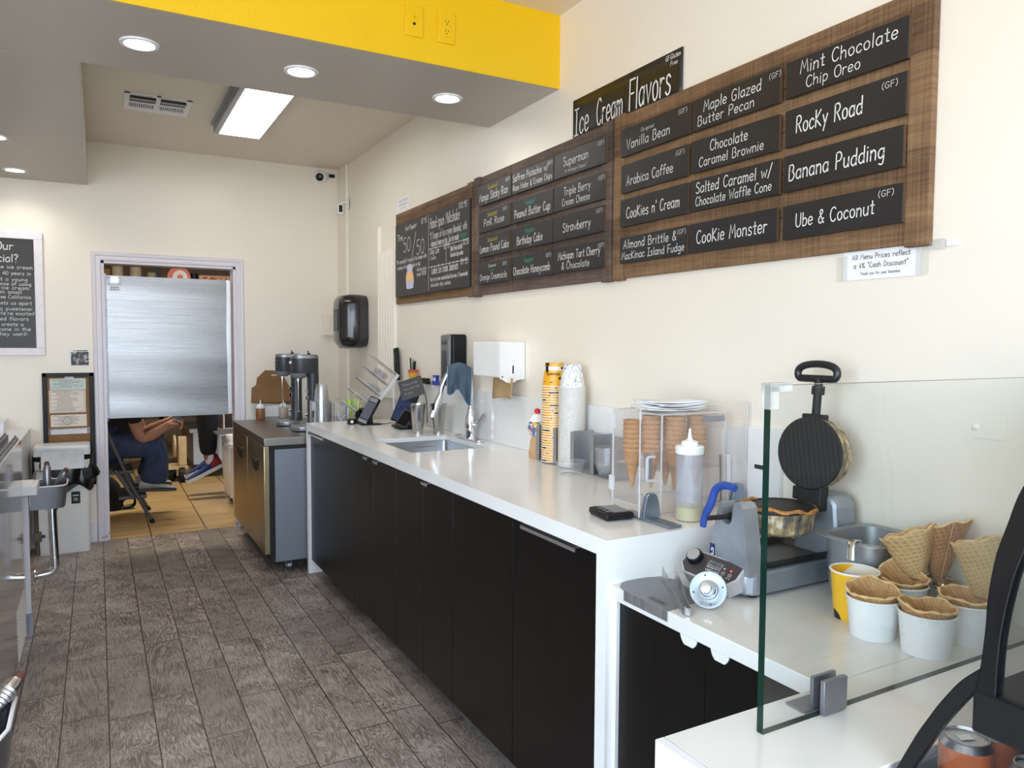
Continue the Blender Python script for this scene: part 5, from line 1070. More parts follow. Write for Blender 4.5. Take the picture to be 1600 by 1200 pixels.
solo('shelf_carton', MB().box(-.03, .135, 8.8, 9.0, ZS, ZS + .17, bev=.003), M_CARD, 'brown carton left of the wrapped sleeves on the top kitchen shelf', 'box')
t = thing('round_tin', 'red and white round tin behind the steel door on the kitchen shelf', 'tin', (.79, 8.9, ZS)); b = MB(); b.lathe([(0, 0), (.11, 0), (.115, .01), (.115, .05), (0, .05)], 30, xf((0, 0, .1165), axes((0, -1, 0)))); b.build('tin', mk('salmon_red', (216, 116, 96), .5), t); b = MB(); b.lathe([(.03, .0505), (.07, .0512), (.075, .0505)], 26, xf((.01, 0, .1165), axes((0, -1, 0)))); b.build('label_ring', M_PAPER, t)
t = thing('picture_box', 'box with a reddish picture on its front on the kitchen shelf above the door', 'box', (1.15, 8.86, ZS)); MB().box(-.16, .16, 0, .12, 0, .15, bev=.003).build('box', mk('pink_tan_box', (204, 160, 132), .7), t); b = MB(); b.box(-.125, .13, -.002, 0, .02, .135)
def pic():
    M = NT('reddish_print'); n = M.noise(M.coord(), 24, 3, .6, .8); M.s(Roughness=.6); M.col(M.ramp(n.outputs[0], [(.35, sl((92, 42, 26))), (.5, sl((190, 110, 66))), (.62, sl((226, 176, 128)))])); return M.m
b.build('picture', pic(), t)
solo('dark_canister', MB().cyl((.945, 8.9, ZS), (.945, 8.9, ZS + .17), .035), M_BLACK, 'dark canister between the tin and the picture box on the kitchen shelf', 'canister')
t = thing('yellow_carton', 'yellow carton at the right end of the kitchen shelf', 'box', (1.5, 8.85, ZS)); MB().box(-.09, .12, 0, .2, 0, .24, bev=.003).build('carton', mk('ochre_carton', (206, 160, 52), .7, var=.15), t)
t = thing('leaning_shelf_bracket', 'pale wooden shelf rail slanting up at the right end of the kitchen shelf', 'rail', (1.42, 8.6, ZS)); b = MB(); b.box(0, .5, -.02, .02, -.012, .012, xf(ry=radians(-24))); b.box(.06, .1, -.025, .025, -.02, .06); b.build('rail', mk('raw_pine', (168, 142, 106), .7), t)
t = thing('backpack', 'black backpack on the kitchen floor just inside the doorway', 'backpack', (.06, 7.07, 0)); b = MB(); P = rrect(.2, .16, .06, 5); b.loft([[(p[0] * k + dx, p[1] * k, z) for p in P] for z, k, dx in ((0, .9, 0), (.03, 1.05, 0), (.12, 1.08, 0), (.2, .95, -.01), (.26, .7, -.03), (.285, .35, -.04))]); b.build('bag', M_TEE, t); b = MB(); b.tube(smoothpts([(.08, -.05, .05), (.15, -.05, .10), (.19, -.04, .08), (.18, -.03, .025), (.10, -.03, .014)], 6), .012, 8, flat=(.005, .02)); b.build('strap', M_BLACK, t)
# ================================================================ things on the long counter
ZC = CT + .0004
# tap with a blue towel over its neck
t = thing('kitchen_tap', 'chrome pull-down tap behind the sink', 'tap', (1.652, 3.425, ZC))
b = MB(); b.prism(rrect(.055, .26, .027, 6), 0, .008, bev=.002); b.build('base_plate', M_CHROME, t)
b = MB(); b.lathe([(.026, .008), (.027, .03), (.0285, .075), (.024, .115), (.018, .145), (.0165, .15), (.0165, .155)], 24); b.build('body', M_CHROME, t)
N_ = smoothpts([(0, 0, .15), (.002, 0, .27), (-.012, .012, .335), (-.05, .035, .362), (-.095, .06, .335), (-.122, .078, .27), (-.13, .085, .225)], 8)
MB().tube(N_, .0125, 14).build('neck', M_CHROME, t)
A = Vector((-.13, .085, .225)); D = Vector((-.035, .02, -.11)); b = MB(); b.cyl(A, A + D * .25, .0145, .018, 18); b.cyl(A + D * .25, A + D, .018, .0235, 18); b.cyl(A + D, A + D * 1.02, .0235, .018, 18); hd = b.build('spray_head', M_CHROME, t)
b = MB(); m = xf(A + D * .55 + Vector((-.0165, -.010, 0)), axes((-.8, -.5, .2), (0, 0, 1))); b.box(-.018, .018, -.008, .008, 0, .004, m, .0015); b.build('spray_button', M_BLACK, hd)
b = MB(); b.sphere((.012, -.012, .075), .022, 16, 10); b.tube([(.016, -.020, .072), (.033, -.062, .115), (.040, -.082, .138)], [.008, .0085, .0075], 10); b.build('lever_handle', M_CHROME, t)
M_TOWEL = mk('blue_grey_towel', (72, 88, 102), .95, var=.15, bump=.5, bscale=500, scale=12); M_TOWELE = mk('towel_edging', (128, 160, 190), .9)
t = thing('dish_towel', 'blue-grey dish towel draped over the neck of the tap', 'towel', (1.652, 3.425, ZC))
def drape(u, v):
    s = u * 2 - 1; P = Vector((.012, -.005, .20)).lerp(Vector((-.10, .062, .245)), v); k = Vector((-.02, .004, .14 - .035 * abs(v - .45)))
    side = Vector((-.52, -.85, 0)).normalized() * (1 if s < 0 else -1); a = abs(s); top = Vector((.005, -.003, .357)).lerp(Vector((-.098, .062, .368)), v) + Vector((0, 0, .026 * sin(pi * v)))
    dn = min(1, a * 1.0); L = .20 - .06 * v
    q = top + side * (.0165 + .016 * sin(v * 13 + s * 4) * a + .007 * sin(v * 31) * a + .014 * dn) * min(1, a * 7) - Vector((0, 0, max(0, a - .1) * L * (1 + .12 * sin(v * 9))))
    return q
MB().grid(drape, 24, 22).build('cloth', M_TOWEL, t, solid=.004, sub=1)
b = MB(); b.tube([drape(0, v / 22) for v in range(23)], .0022, 6); b.tube([drape(u / 24, 0) for u in range(25)], .0022, 6); b.tube([drape(u / 24, 1) for u in range(25)], .0022, 6); b.build('edging', M_TOWELE, t)
t = thing('soap_hole_cover', 'small flat steel disc set in the counter beside the tap', 'cap', (1.672, 3.62, ZC)); MB().lathe([(0, .003), (.018, .003), (.02, 0)], 24).build('disc', M_STEELD, t)
# mixing cups
def shaker(label, x, y):
    t = thing('steel_mixing_cup', label, 'cup', (x, y, ZC), group='steel mixing cups'); b = MB()
    b.lathe([(0, .002), (.026, .002), (.0275, 0), (.0285, .012), (.0285, .012), (.029, .013), (.0425, .155), (.0445, .157), (.0445, .161), (.042, .161), (.041, .155), (.0275, .014), (0, .012)], 36); b.build('cup', M_CHROMEB, t)
    b = MB(); b.box(-.004, .004, -.0006, .002, -.055, .055, xf((-.0195, -.031, .085), axes((-.04, -.09, 1), (.85, -.53, 0))), .0009); b.build('pressed_rib', M_GREYMET, t)
M_CHROMEB = mk('satin_steel_cup', (186, 184, 182), .2, 1.0, var=.06)
shaker('steel milkshake mixing cup beside the tablet stand, left of the pair', 1.508, 3.775); shaker('steel milkshake mixing cup under the spray head, right of the pair', 1.606, 3.725)
# payment terminal on its stand
t = thing('payment_terminal', 'black card terminal with a grey screen tilted on a stand, far counter end', 'terminal', (1.405, 4.31, ZC)); d = axes((-.42, -.62, .52), (.48, -.4, .9)); m = xf((0, 0, .082), d)
m = xf((.005, 0, .083), axes((-.60, -.66, .45), (.45, .0, .9)))
b = MB(); b.box(-.088, .088, -.034, .034, -.012, .012, m, .006); b.build('body', M_BLACK, t); MB().box(-.058, .05, -.029, .029, .0122, .013, m).build('screen', mk('grey_screen', (92, 94, 104), .15), t); MB().box(.055, .08, -.026, .026, .0122, .0128, m).build('printer_cover', M_GREY, t); MB().box(-.084, -.064, -.029, .029, .0122, .0129, m).build('card_slot_plate', M_GREY, t)
b = MB(); b.box(-.05, .07, -.035, .035, 0, .006, bev=.002); b.cyl((.015, 0, .004), (.008, 0, .075), .014); b.build('stand', M_BLACK, t)
t = thing('tape_roll_holder', 'round black drum behind the card terminal', 'holder', (1.40, 4.398, ZC)); m = xf((0, 0, .045), axes((-.6, -.5, .25))); b = MB(); b.lathe([(0, -.03), (.042, -.03), (.045, -.025), (.045, .02), (.042, .024), (.034, .024), (.034, .010), (0, .010)], 28, m); b.build('drum', M_BLKS, t); MB().lathe([(.034, .0245), (.0355, .026), (.037, .0245)], 28, m).build('rim_ring', M_CHROME, t)
t = thing('code_scanner', 'small black square scanner with a white light lying on the counter', 'scanner', (1.318, 4.378, ZC)); b = MB(); b.box(-.02, .02, -.025, .012, 0, .033, bev=.004); b.lathe([(.015, 0), (.0155, .02), (.011, .04), (0, .042)], 18, xf((.02, 0, .0165), axes((1, .1, 0)))); b.build('body', M_BLACK, t); MB().box(-.008, .008, -.0262, -.025, .009, .025).build('window', M_WHITE, t)
b = MB(); b.tube(smoothpts([(1.378, 4.376, ZC + .015), (1.43, 4.37, ZC + .003), (1.50, 4.30, ZC + .0025), (1.56, 4.33, ZC + .0025), (1.62, 4.25, ZC + .0025)], 8), .0022, 6); solo('scanner_cable', b, M_DGREY, 'thin dark cable running from the small scanner towards the wall', 'cable')
# tablet till on a stand with a printed card holder in front
t = thing('till_tablet', 'black tablet till leaning on a stand beside the mixing cups', 'tablet', (1.56, 4.115, ZC)); m = xf((.012, 0, .135), axes((-.62, -.60, .42), (.36, .1, .9)))
MB().box(-.12, .12, -.06, .06, -.006, .006, m, .004).build('tablet', M_BLACK, t); MB().box(-.11, .11, -.053, .053, .0062, .0068, m).build('screen', mk('blue_screen', (48, 60, 92), .12, var=.35, scale=26), t)
b = MB(); b.box(-.06, .08, -.06, .06, 0, .01, bev=.003); b.box(.03, .05, -.02, .02, .01, .17); b.build('stand', M_BLACK, t)
b = MB(); b.tube(smoothpts([(.06, -.02, .20), (.10, -.03, .21), (.12, -.04, .15), (.12, -.05, .02)], 8), .0025, 6); b.build('cable', M_BLACK, t)
t = thing('card_reader_dock', 'low black card reader dock in front of the leaning tablet', 'reader', (1.528, 4.012, ZC)); m = xf((.0, 0, .052), axes((-.52, -.62, .58), (.5, .05, .75))); b = MB(); b.box(-.056, .056, -.04, .04, -.016, .012, m, .005); b.build('reader', M_DGREY, t); MB().box(-.045, .045, -.032, .032, .0122, .013, m).build('screen', M_BLKS, t); b = MB(); b.box(-.055, .05, -.045, .045, 0, .012, bev=.004); b.box(-.01, .02, -.03, .03, .01, .04); b.build('foot', M_BLACK, t)
t = thing('counter_card', 'black notice card clipped in front of the tablet, above the mixing cups', 'sign', (1.522, 3.945, ZC)); m = xf((.015, 0, .235), axes((-.50, -.66, .35), (.9, -.35, .25)))
MB().box(-.068, .068, -.058, .058, -.0015, .0015, m, .001).build('card', M_DGREY, t); b = MB()
for s, y in (('Please order', .022), ('here and tap', -.004), ('to pay', -.03)): lettering(b, s, -.045, y, .014, lambda a, q, d: m @ Vector((a, q, .0016 + d)), None, 'l', w=.06)
b.build('lettering', M_GREY, t); b = MB(); b.cyl((.02, 0, .012), (.02, .0, .2), .013); b.build('post', M_BLACK, t)
# angled clear lid rack
t = thing('lid_rack', 'clear acrylic angled lid rack leaning at the far end of the counter', 'rack', (1.5, 4.50, ZC)); m = xf((-.075, 0, .012), axes((-.70, -.0, .71), (.71, 0, .70)))
m = xf((-.06, 0, .012), Matrix(((.62, 0, -.785), (0, 1, 0), (.785, 0, .62))))
b = MB(); b.box(0, .345, -.05, .05, 0, .004, m); b.box(0, .345, -.052, -.049, -.0, .02, m); b.build('back_rail', M_CLEARE, t)
b = MB()
for k in range(5): b.box(.005 + k * .084, .0085 + k * .084, -.05, .05, 0, .205, m)
b.build('divider', M_CLEAR, t); b = MB()
for k in range(5):
    x = .0068 + k * .084
    for y in (-.05, .05): b.tube([m @ Vector((x, y, .004)), m @ Vector((x, y, .205))], .0026, 6)
b.build('polished_edges', M_CLEARE, t); b = MB(); b.box(.22, .235, -.04, .04, -.27, 0, xf((-.06, 0, .012)) @ xf(ry=0) @ Matrix.Translation((0, 0, .0)) if False else m, 0) if False else b.tube([m @ Vector((.30, 0, -.002)), Vector((.135, 0, .0))], .006, 8); b.build('prop_leg', M_CLEARE, t)
LIDM = clear('clear_lid_plastic', (240, 242, 246), .1, 1.4, .12); first = None
for s, n in ((1, 5), (2, 6), (3, 9)):
    for k in range(n):
        if first is None: first = MB().lathe([(.012, .006), (.030, .005), (.034, .0), (.045, 0), (.0465, -.004), (.0475, -.0045)], 24).build('dome_cover', LIDM); o = first
        else: o = first.copy(); COL.objects.link(o)
        o.matrix_world = xf((1.5, 4.5, ZC)) @ m @ xf((.014 + (s - 0) * .084 + k * .0045, 0, .07 + .02 * (s == 3)), axes((1, 0, 0)))
        tag(o, ('clear lid in the lowest filled slot of the angled rack', 'clear lid in the middle filled slot of the angled rack', 'clear lid in the topmost filled slot of the angled rack')[s - 1], 'lid', 'clear lids in the angled rack')
# things along the top of the splash panel and the wall behind
t = thing('wall_thermometer', 'black handset standing up behind the lid rack against the wall', 'handset', (1.695, 4.60, 1.166)); MB().box(-.012, .012, -.028, .028, .0005, .21, xf(rx=-.12), .008).build('case', M_BLACK, t); MB().box(-.0128, -.0118, -.015, .015, .12, .17, xf(rx=-.12)).build('display', M_DGREY, t)
t = thing('pen_cup', 'orange and yellow tumbler of pens behind the tablet', 'cup', (1.685, 4.30, 1.1665)); MB().lathe([(0, .002), (.024, 0), (.029, .075), (.0305, .078), (.028, .076), (.023, .006), (0, .006)], 20).build('cup', mk('amber_tumbler', (214, 164, 50), .35, var=.2, scale=40), t); MB().lathe([(.0292, .06), (.0298, .06), (.0306, .078), (.0292, .078)], 20).build('red_band', mk('red_band', (196, 84, 70), .4), t)
for k, (dx, dy, h, c) in enumerate(((-.012, .012, .15, 'black'), (.0, -.004, .125, 'black'), (.006, .012, .14, 'grey'), (.008, -.014, .13, 'black'))): solo('marker_pen', MB().tube([(1.685 + dx * .6, 4.30 + dy * .6, 1.173), (1.685 + dx, 4.30 + dy, 1.1665 + h)], [.006, .0055], 8), M_BLACK if c == 'black' else M_GREY, ('thin black pen at the far side of the tumbler', 'short black marker in the middle of the tumbler', 'grey pen in the tumbler', 'black marker at the near side of the tumbler')[k], 'pen', 'pens in the tumbler')
t = thing('tape_dispenser', 'blue and white tape dispenser on top of the splash panel', 'dispenser', (1.70, 3.98, 1.1665)); b = MB(); b.prism([(-.04, 0), (.04, 0), (.042, .02), (.012, .03), (.036, .055), (-.03, .058), (-.012, .03), (-.042, .016)], -.008, .008, xf(rot=Matrix(((0, 0, 1), (1, 0, 0), (0, 1, 0))))); b.build('body', mk('blue_plastic', (40, 70, 170), .4), t); MB().cyl((-.0085, 0, .034), (.0085, 0, .034), .012).build('tape', M_PAPER, t)
t = thing('stapler', 'black stapler lying on the splash panel behind the tablet', 'stapler', (1.695, 4.13, 1.1665)); MB().box(-.013, .013, -.05, .05, 0, .018, bev=.004).box(-.012, .012, -.05, .04, .02, .034, bev=.004).build('body', M_BLACK, t)
# ------------------------------------------------ cup organiser with its stacks
t = thing('cup_organizer', 'dull steel cup organizer with four bays along the splash panel', 'organizer', (1.603, 2.42, ZC)); b = MB(); b.box(0, .098, -.265, .262, .0008, .004); b.build('base', M_STEELD, t); MB().box(.0965, .099, -.265, .262, .004, .142).build('back', M_STEELD, t)
for y in (.258, .125, 0, -.135, -.263):
    b = MB(); b.box(.002, .0965, y - .001, y + .001, .004, .150); b.box(0, .002, y - .011, y + .011, .004, .147, bev=.0006); b.build('divider', M_STEELD, t)
M_YCUP = None
def ycup_mat():
    M = NT('yellow_printed_cup'); M.s(Roughness=.3); v = M.coord(); sp = M.n('SeparateXYZ'); M.l(v, sp.inputs[0]); Z = sp.outputs[2]
    n = M.noise(M.coord((34, 34, 44)), 1.0, 1, .3); band = M.ramp(Z, [(0, sl((246, 240, 230))), (.0032, sl((236, 172, 36))), (.0635, sl((240, 198, 46))), (.064, sl((236, 234, 238))), (.0785, sl((236, 234, 238))), (.079, sl((226, 170, 48)))])
    for e in M.t.nodes:
        if e.bl_idname == 'ShaderNodeValToRGB' and len(e.color_ramp.elements) == 6: e.color_ramp.interpolation = 'CONSTANT'
    M.col(M.mix(band, sl((18, 16, 16)), M.math('MULTIPLY', M.math('GREATER_THAN', n.outputs[0], .635), M.math('GREATER_THAN', Z, .004)))); return M.m
def pcup_mat():
    M = NT('streamer_printed_cup'); M.s(Roughness=.35); v = M.coord(); out = sl((232, 232, 234))
    for k, (sc, c) in enumerate(((26, (70, 84, 150)), (31, (200, 196, 70)), (24, (120, 128, 176)))):
        n = M.noise(M.coord((1, 1, .7), loc=(k * 3.1, k * 1.7, k)), sc, 0, .5, 1.2); d = M.math('ABSOLUTE', M.math('SUBTRACT', n.outputs[0], .5)); out = M.mix(out, sl(c), M.math('LESS_THAN', d, .011))
    dash = M.noise(M.coord((60, 60, 900)), 1.0, 1, .4); low = M.mix(sl((222, 222, 220)), sl((92, 104, 160)), M.math('GREATER_THAN', dash.outputs[0], .67)); zz = M.n('SeparateXYZ'); M.l(v, zz.inputs[0])
    out = M.mix(low, out, M.math('GREATER_THAN', zz.outputs[2], .0056)); M.col(out); return M.m
M_YCUP, M_PCUP, M_RIM = ycup_mat(), pcup_mat(), mk('cup_rim_paper', (244, 238, 226), .4, var=.02)
def invcups(name, label_top, label, x, y, z, n, r0, r1, h, pitch, mat, group, wob):
    """upside-down nested paper cups, rim down, each a thing of its own"""
    base = MB(); base.lathe([(r1, .0), (r0, h), (r0, h), (r0 - .003, h), (r0 - .003, h - .002), (0, h - .002)], 36); me = base.build(name, [mat, M_RIM])
    rim = MB(); pr = []; rz = .0012 if pitch < .008 else .0017
    for k in range(9): a = 2 * pi * k / 8; pr.append((r1 + .0022 + .0016 * cos(a), rz + rz * sin(a)))
    rim.lathe(pr, 36); rm = rim.build('rim', M_RIM, me); rr = random.Random(name)
    for i in range(n):
        if i == 0: o, q = me, rm
        else: o = me.copy(); COL.objects.link(o); q = rm.copy(); COL.objects.link(q); q.parent = o
        o.location = (x + rr.uniform(-wob, wob) + .0 * i, y + rr.uniform(-wob, wob), z + i * pitch); o.rotation_euler = (0, 0, rr.uniform(0, 6.28) if i < n - 1 else -.2)
        tag(o, label_top if i == n - 1 else label, 'cup', group)
    return o
top = invcups('yellow_paper_cup', 'topmost cup of the tall yellow inverted stack, whole side with black writing showing', 'yellow paper cup in the tall inverted stack', 1.643, 2.612, ZC + .0045, 31, .0395, .0515, .096, .0103, M_YCUP, 'yellow paper cups in the organizer', 0)
b = MB()
def on_cup(a, q, d):
    r = .0395 + (.096 - q) / .096 * .012 + d; an = -2.25 - a / .045; return (r * cos(an + .2), r * sin(an + .2), q)
lettering(b, 'Rosewylde', 0, .055, -.011, lambda a, q, d: on_cup(-a, q, d + .0003), .052, w=-.075); b.build('print', M_INK, top)
invcups('patterned_paper_cup', 'topmost cup of the tall inverted stack of white streamer-patterned cups', 'white patterned paper cup in the tall inverted stack beside the yellow one', 1.643, 2.482, ZC + .0045, 61, .034, .0515, .09, .0052, M_PCUP, 'patterned paper cups in the organizer', 0)
BOWL = clear('clear_bowl_plastic', (238, 240, 243), .07, 1.48, .1); first = None
for k in range(12):
    if first is None:
        b = MB(); n = 40; prof = [(0, .001), (.036, .001), (.038, 0), (.047, .02), (.055, .048), (.0575, .05), (.058, .047)]; vs = []; b.lathe(prof, n)
        b.v = [(x * (1 + .02 * cos(14 * atan2(y, x)) * (z > .002)), y * (1 + .02 * cos(14 * atan2(y, x)) * (z > .002)), z) for x, y, z in b.v]; first = b.build('plastic_bowl', BOWL); o = first
    else: o = first.copy(); COL.objects.link(o)
    o.location = (1.638, 2.2205, ZC + .0045 + k * .0058) if k < 11 else (1.545, 2.342, ZC); tag(o, 'clear plastic bowl in the stack at the near end of the organizer' if k < 11 else 'single clear plastic sundae bowl in front of the cup organizer', 'bowl', 'clear plastic bowls')
# sundae-shaped jar with a cherry on top
t = thing('sundae_jar', 'painted jar shaped like a sundae cone with a red cherry knob', 'jar', (1.645, 2.752, ZC)); b = MB(); b.lathe([(0, 0), (.034, 0), (.036, .004), (.0365, .03), (.034, .033), (.031, .07), (.024, .092)], 28); b.build('cone_foot', mk('terracotta_cone', (200, 160, 118), .5), t)
def conf():
    M = NT('sprinkle_pattern'); M.s(Roughness=.2); vr = M.n('TexVoronoi'); M.l(M.coord(), vr.inputs[0]); vr.inputs['Scale'].default_value = 95; wn = M.n('TexWhiteNoise', noise_dimensions='3D'); M.l(vr.outputs['Position'], wn.inputs[0])
    c = M.n('ValToRGB'); c.color_ramp.interpolation = 'CONSTANT'; e = c.color_ramp.elements
    for p, q in ((0, (216, 214, 220)), (.3, (60, 110, 170)), (.5, (226, 196, 70)), (.66, (200, 84, 84)), (.8, (226, 140, 150)), (.9, (70, 140, 90))):
        x = e[0] if p == 0 else e.new(p); x.color = sl(q)
    e[-1].color = sl((70, 140, 90)); M.l(wn.outputs[0], c.inputs[0]); M.col(c.outputs[0]); return M.m
MB().lathe([(.024, .092), (.036, .105), (.0405, .125), (.039, .145), (.034, .155)], 28).build('painted_bowl', conf(), t); MB().lathe([(.034, .155), (.039, .156), (.039, .162), (.03, .172), (.024, .182), (.012, .188), (0, .19)], 28).build('cream_lid', M_WHITE, t)
b = MB(); b.sphere((0, 0, .199), .0135, 18, 12); b.build('cherry_knob', mk('cherry_red', (206, 30, 40), .15, coat=.5), t)
# ------------------------------------------------ clear case with cake cones
CX0, CX1, CY0, CY1, CH = 1.42, 1.665, 1.676, 1.908, .285
t = thing('cone_display_case', 'clear acrylic case of cake cones near the near end of the long counter', 'case', ((CX0 + CX1) / 2, (CY0 + CY1) / 2, ZC)); hx, hy = (CX1 - CX0) / 2, (CY1 - CY0) / 2; e = .0025
b = MB(); b.box(-hx, -hx + e, -hy, hy, .0, CH - e); b.build('door', M_CLEAR, t); b = MB(); b.box(-hx + e, hx - e, -hy, -hy + e, 0, CH - e); b.box(-hx + e, hx - e, hy - e, hy, 0, CH - e); b.box(hx - e, hx, -hy, hy, 0, CH - e); b.box(-hx, hx, -hy, hy, CH - e, CH); b.build('walls', M_CLEAR, t)
b = MB()
for x, y in ((-hx, -hy), (hx, -hy), (hx, hy), (-hx, hy)): b.cbox((x, y, CH / 2), (.0042, .0042, CH))
for z in (0.002, CH):
    for y in (-hy, hy): b.cbox((0, y, z), (2 * hx, .003, .003))
    for x in (-hx, hx): b.cbox((x, 0, z), (.003, 2 * hy, .003))
b.build('polished_edges', M_CLEARE, t); SPOT = [(-.086, .065, 7, 'nearest the hinges, alone at the left'), (-.04, .03, 8, 'second from the left'), (.005, -.03, 8, 'behind the door handle'), (.03, .045, 8, 'at the back of the case'), (.085, -.035, 8, 'at the right side behind the squeeze bottle')]
bm = bmesh.new(); es = []                               # shelf with a round hole for every stack
for loop in [[(-hx + .004, -hy + .004), (hx - .004, -hy + .004), (hx - .004, hy - .004), (-hx + .004, hy - .004)]] + [[(s[0] + .0225 * cos(2 * pi * i / 20), s[1] + .0225 * sin(2 * pi * i / 20)) for i in range(20)] for s in SPOT]:
    vs = [bm.verts.new((x, y, .1195)) for x, y in loop]; es += [bm.edges.new((vs[i], vs[(i + 1) % len(vs)])) for i in range(len(vs))]
bmesh.ops.triangle_fill(bm, edges=es, use_beauty=True)
MB().bm(bm, None, set()).build('cone_shelf', M_CLEAR, t, solid=.003)
for z in (.225, .03): b = MB(); b.box(-hx - .007, -hx - .0005, hy - .012, hy + .012, z, z + .045, bev=.001); b.cyl((-hx - .004, hy + .001, z - .002), (-hx - .004, hy + .001, z + .047), .004, n=8); b.build('hinge', M_CLEARE, t)
b = MB(); b.tube(smoothpts([(-hx, -.085, .09), (-hx - .025, -.085, .092), (-hx - .027, -.085, .115), (-hx - .027, -.085, .135), (-hx - .025, -.085, .158), (-hx, -.085, .16)], 4), .005, 8); b.build('pull_handle', M_CLEARE, t); MB().box(-hx - .004, -hx - .0005, -.075, -.045, .085, .165, bev=.0012).build('handle_plate', mk('grey_acrylic', (112, 124, 140), .2), t)
MB().box(hx - .09, hx + .002, -hy - .0015, -hy, CH - .028, CH - .010).build('grey_tape', M_GREY, t)
def waffle(name, c, dk, sc=230):
    M = NT(name); M.s(Roughness=.75); uv = M.n('TexCoord'); sp = M.n('SeparateXYZ'); M.l(uv.outputs['Object'], sp.inputs[0])
    an = M.math('MULTIPLY', M.math('ARCTAN2', sp.outputs[1], sp.outputs[0]), 9.0); zz = M.math('MULTIPLY', sp.outputs[2], sc)
    g1 = M.math('ABSOLUTE', M.math('SINE', M.math('ADD', an, zz))); g2 = M.math('ABSOLUTE', M.math('SINE', M.math('SUBTRACT', an, zz))); g = M.math('MINIMUM', g1, g2); n = M.noise(uv.outputs['Object'], 25, 3)
    M.col(M.mix(M.ramp(M.math('ADD', M.math('MULTIPLY', g, .7), M.math('MULTIPLY', n.outputs[0], .3)), [(.12, sl(c)), (.75, sl(dk))]), M.ramp(n.outputs[0], [(.35, sl(dk)), (.7, sl(c))]), .35)); M.bump(M.math('SUBTRACT', 1.0, g), .5, .002); return M.m
M_CAKE = waffle('cake_cone', (232, 182, 126), (184, 130, 78)); first = None
for dx, dy, n, lab in SPOT:
    for k in range(n):
        if first is None:
            b = MB(); b.lathe([(0, 0), (.004, 0), (.0195, .075), (.0218, .08), (.0285, .113), (.0302, .1145), (.0306, .122), (.029, .122), (.0205, .082), (.018, .075), (.003, .008), (0, .006)], 24); first = b.build('cake_cone', M_CAKE); o = first
        else: o = first.copy(); COL.objects.link(o)
        o.location = ((CX0 + CX1) / 2 + dx, (CY0 + CY1) / 2 + dy, ZC + .0425 + k * .0148); o.rotation_euler = (0, 0, k * .9); tag(o, 'cake cone in the stack ' + lab, 'cone', 'cake cones in the clear case')
t = thing('paper_bags_stack', 'loose stack of white paper sleeves lying on top of the cone case', 'paper stack', (1.55, 1.80, ZC + CH + .0008)); rr = random.Random(4)
for k in range(5):
    z = .002 + .006 * k; a = rr.uniform(-.25, .25); m = xf((rr.uniform(-.01, .01), rr.uniform(-.01, .01), z), rz=a); MB().grid(lambda u, v: (-.1 + .2 * u + .006 * v, -.06 + .12 * v, .004 * sin(u * 6 + k) * sin(v * 3) + .006 * (u - .5) ** 2 * 4), 10, 6, m).build('paper_sheet', M_PAPER, t, solid=.002)
for k, (y, h, w, lab) in enumerate(((1.735, .225, .035, 'taller white paper sleeve bundle leaning on the splash panel beside the cone case'), (1.700, .15, .022, 'shorter white paper sleeve bundle leaning on the splash panel'))): solo('paper_sleeves', MB().box(0, .016, -w, w * .6, 0, h, xf((1.686, y, ZC), rx=-.05), .002), M_PAPER, lab, 'paper')
# squeeze bottle of oil, timer, acrylic guard with its two feet
squeeze('tall clear squeeze bottle with yellow oil at the near edge of the counter', 1.437, 1.578, ZC, .0375, .19, clear('cloudy_bottle_wall', (206, 210, 222), .2, 1.4, .33), 'sauce bottles', .038)
t = thing('timer', 'small black timer with a grey display lying near the counter end', 'timer', (1.264, 1.705, ZC), radians(-8)); MB().box(-.044, .044, -.055, .055, .003, .022, bev=.006).build('case', M_BLACK, t); MB().box(-.012, .036, -.04, .045, .0221, .0227).build('display', M_GREY, t)
b = MB(); [b.cyl((-.028, -.035 + .024 * i, .022), (-.028, -.035 + .024 * i, .0245), .008, n=12) for i in range(4)]; b.build('buttons', M_BLKS, t); b = MB(); [b.cyl((sx_ * .034, sy * .045, 0), (sx_ * .034, sy * .045, .004), .006, n=8) for sx_ in (-1, 1) for sy in (-1, 1)]; b.build('rubber_feet', M_DGREY, t)
M_SATIN = mk('satin_grey_metal', (150, 162, 176), .32, .8, var=.05)
t = thing('acrylic_guard', 'clear acrylic guard sheet standing across the counter in grey metal feet', 'guard', (1.5, 1.62, ZC)); MB().box(-.205, .197, -.0015, .0015, .012, .317).build('sheet', M_CLEAR, t)
b = MB(); b.box(-.205, -.203, -.002, .002, .012, .317); b.box(.195, .197, -.002, .002, .012, .317); b.box(-.205, .197, -.002, .002, .3155, .317); b.build('sheet_edges', M_CLEARE, t)
for x in (-.165, .165):
    b = MB(); b.box(x - .022, x + .022, -.105, .105 if x < 0 else .05, 0, .008, bev=.0015); b.build('foot_plate', M_SATIN, t)
    P = [(-.030, 0), (.030, 0), (.024, .04), (.016, .062), (.008, .068), (-.010, .068), (-.018, .060), (-.025, .03)]
    for s in (-1, 1): MB().prism(P, 0, .007, xf((x, s * .0025 + (.0035 if s < 0 else -.0035) * 0 + (0 if s > 0 else -.007), .008), Matrix(((1, 0, 0), (0, 0, 1), (0, 1, 0)))), bev=.001).build('clamp_jaw', M_SATIN, t)
t = thing('wall_label', 'tiny black printed label on the splash panel right of the paper sleeves', 'label', (XW - .0152, 1.572, 1.048)); MB().box(-.0006, 0, -.022, .022, -.006, .006).build('tape', M_BLACK, t); b = MB(); scribble(b, -.017, .016, -.001, .0014, lambda a, q, d: (-.0007 - d, -a, q), random.Random(9)); b.build('print', M_GREY, t)
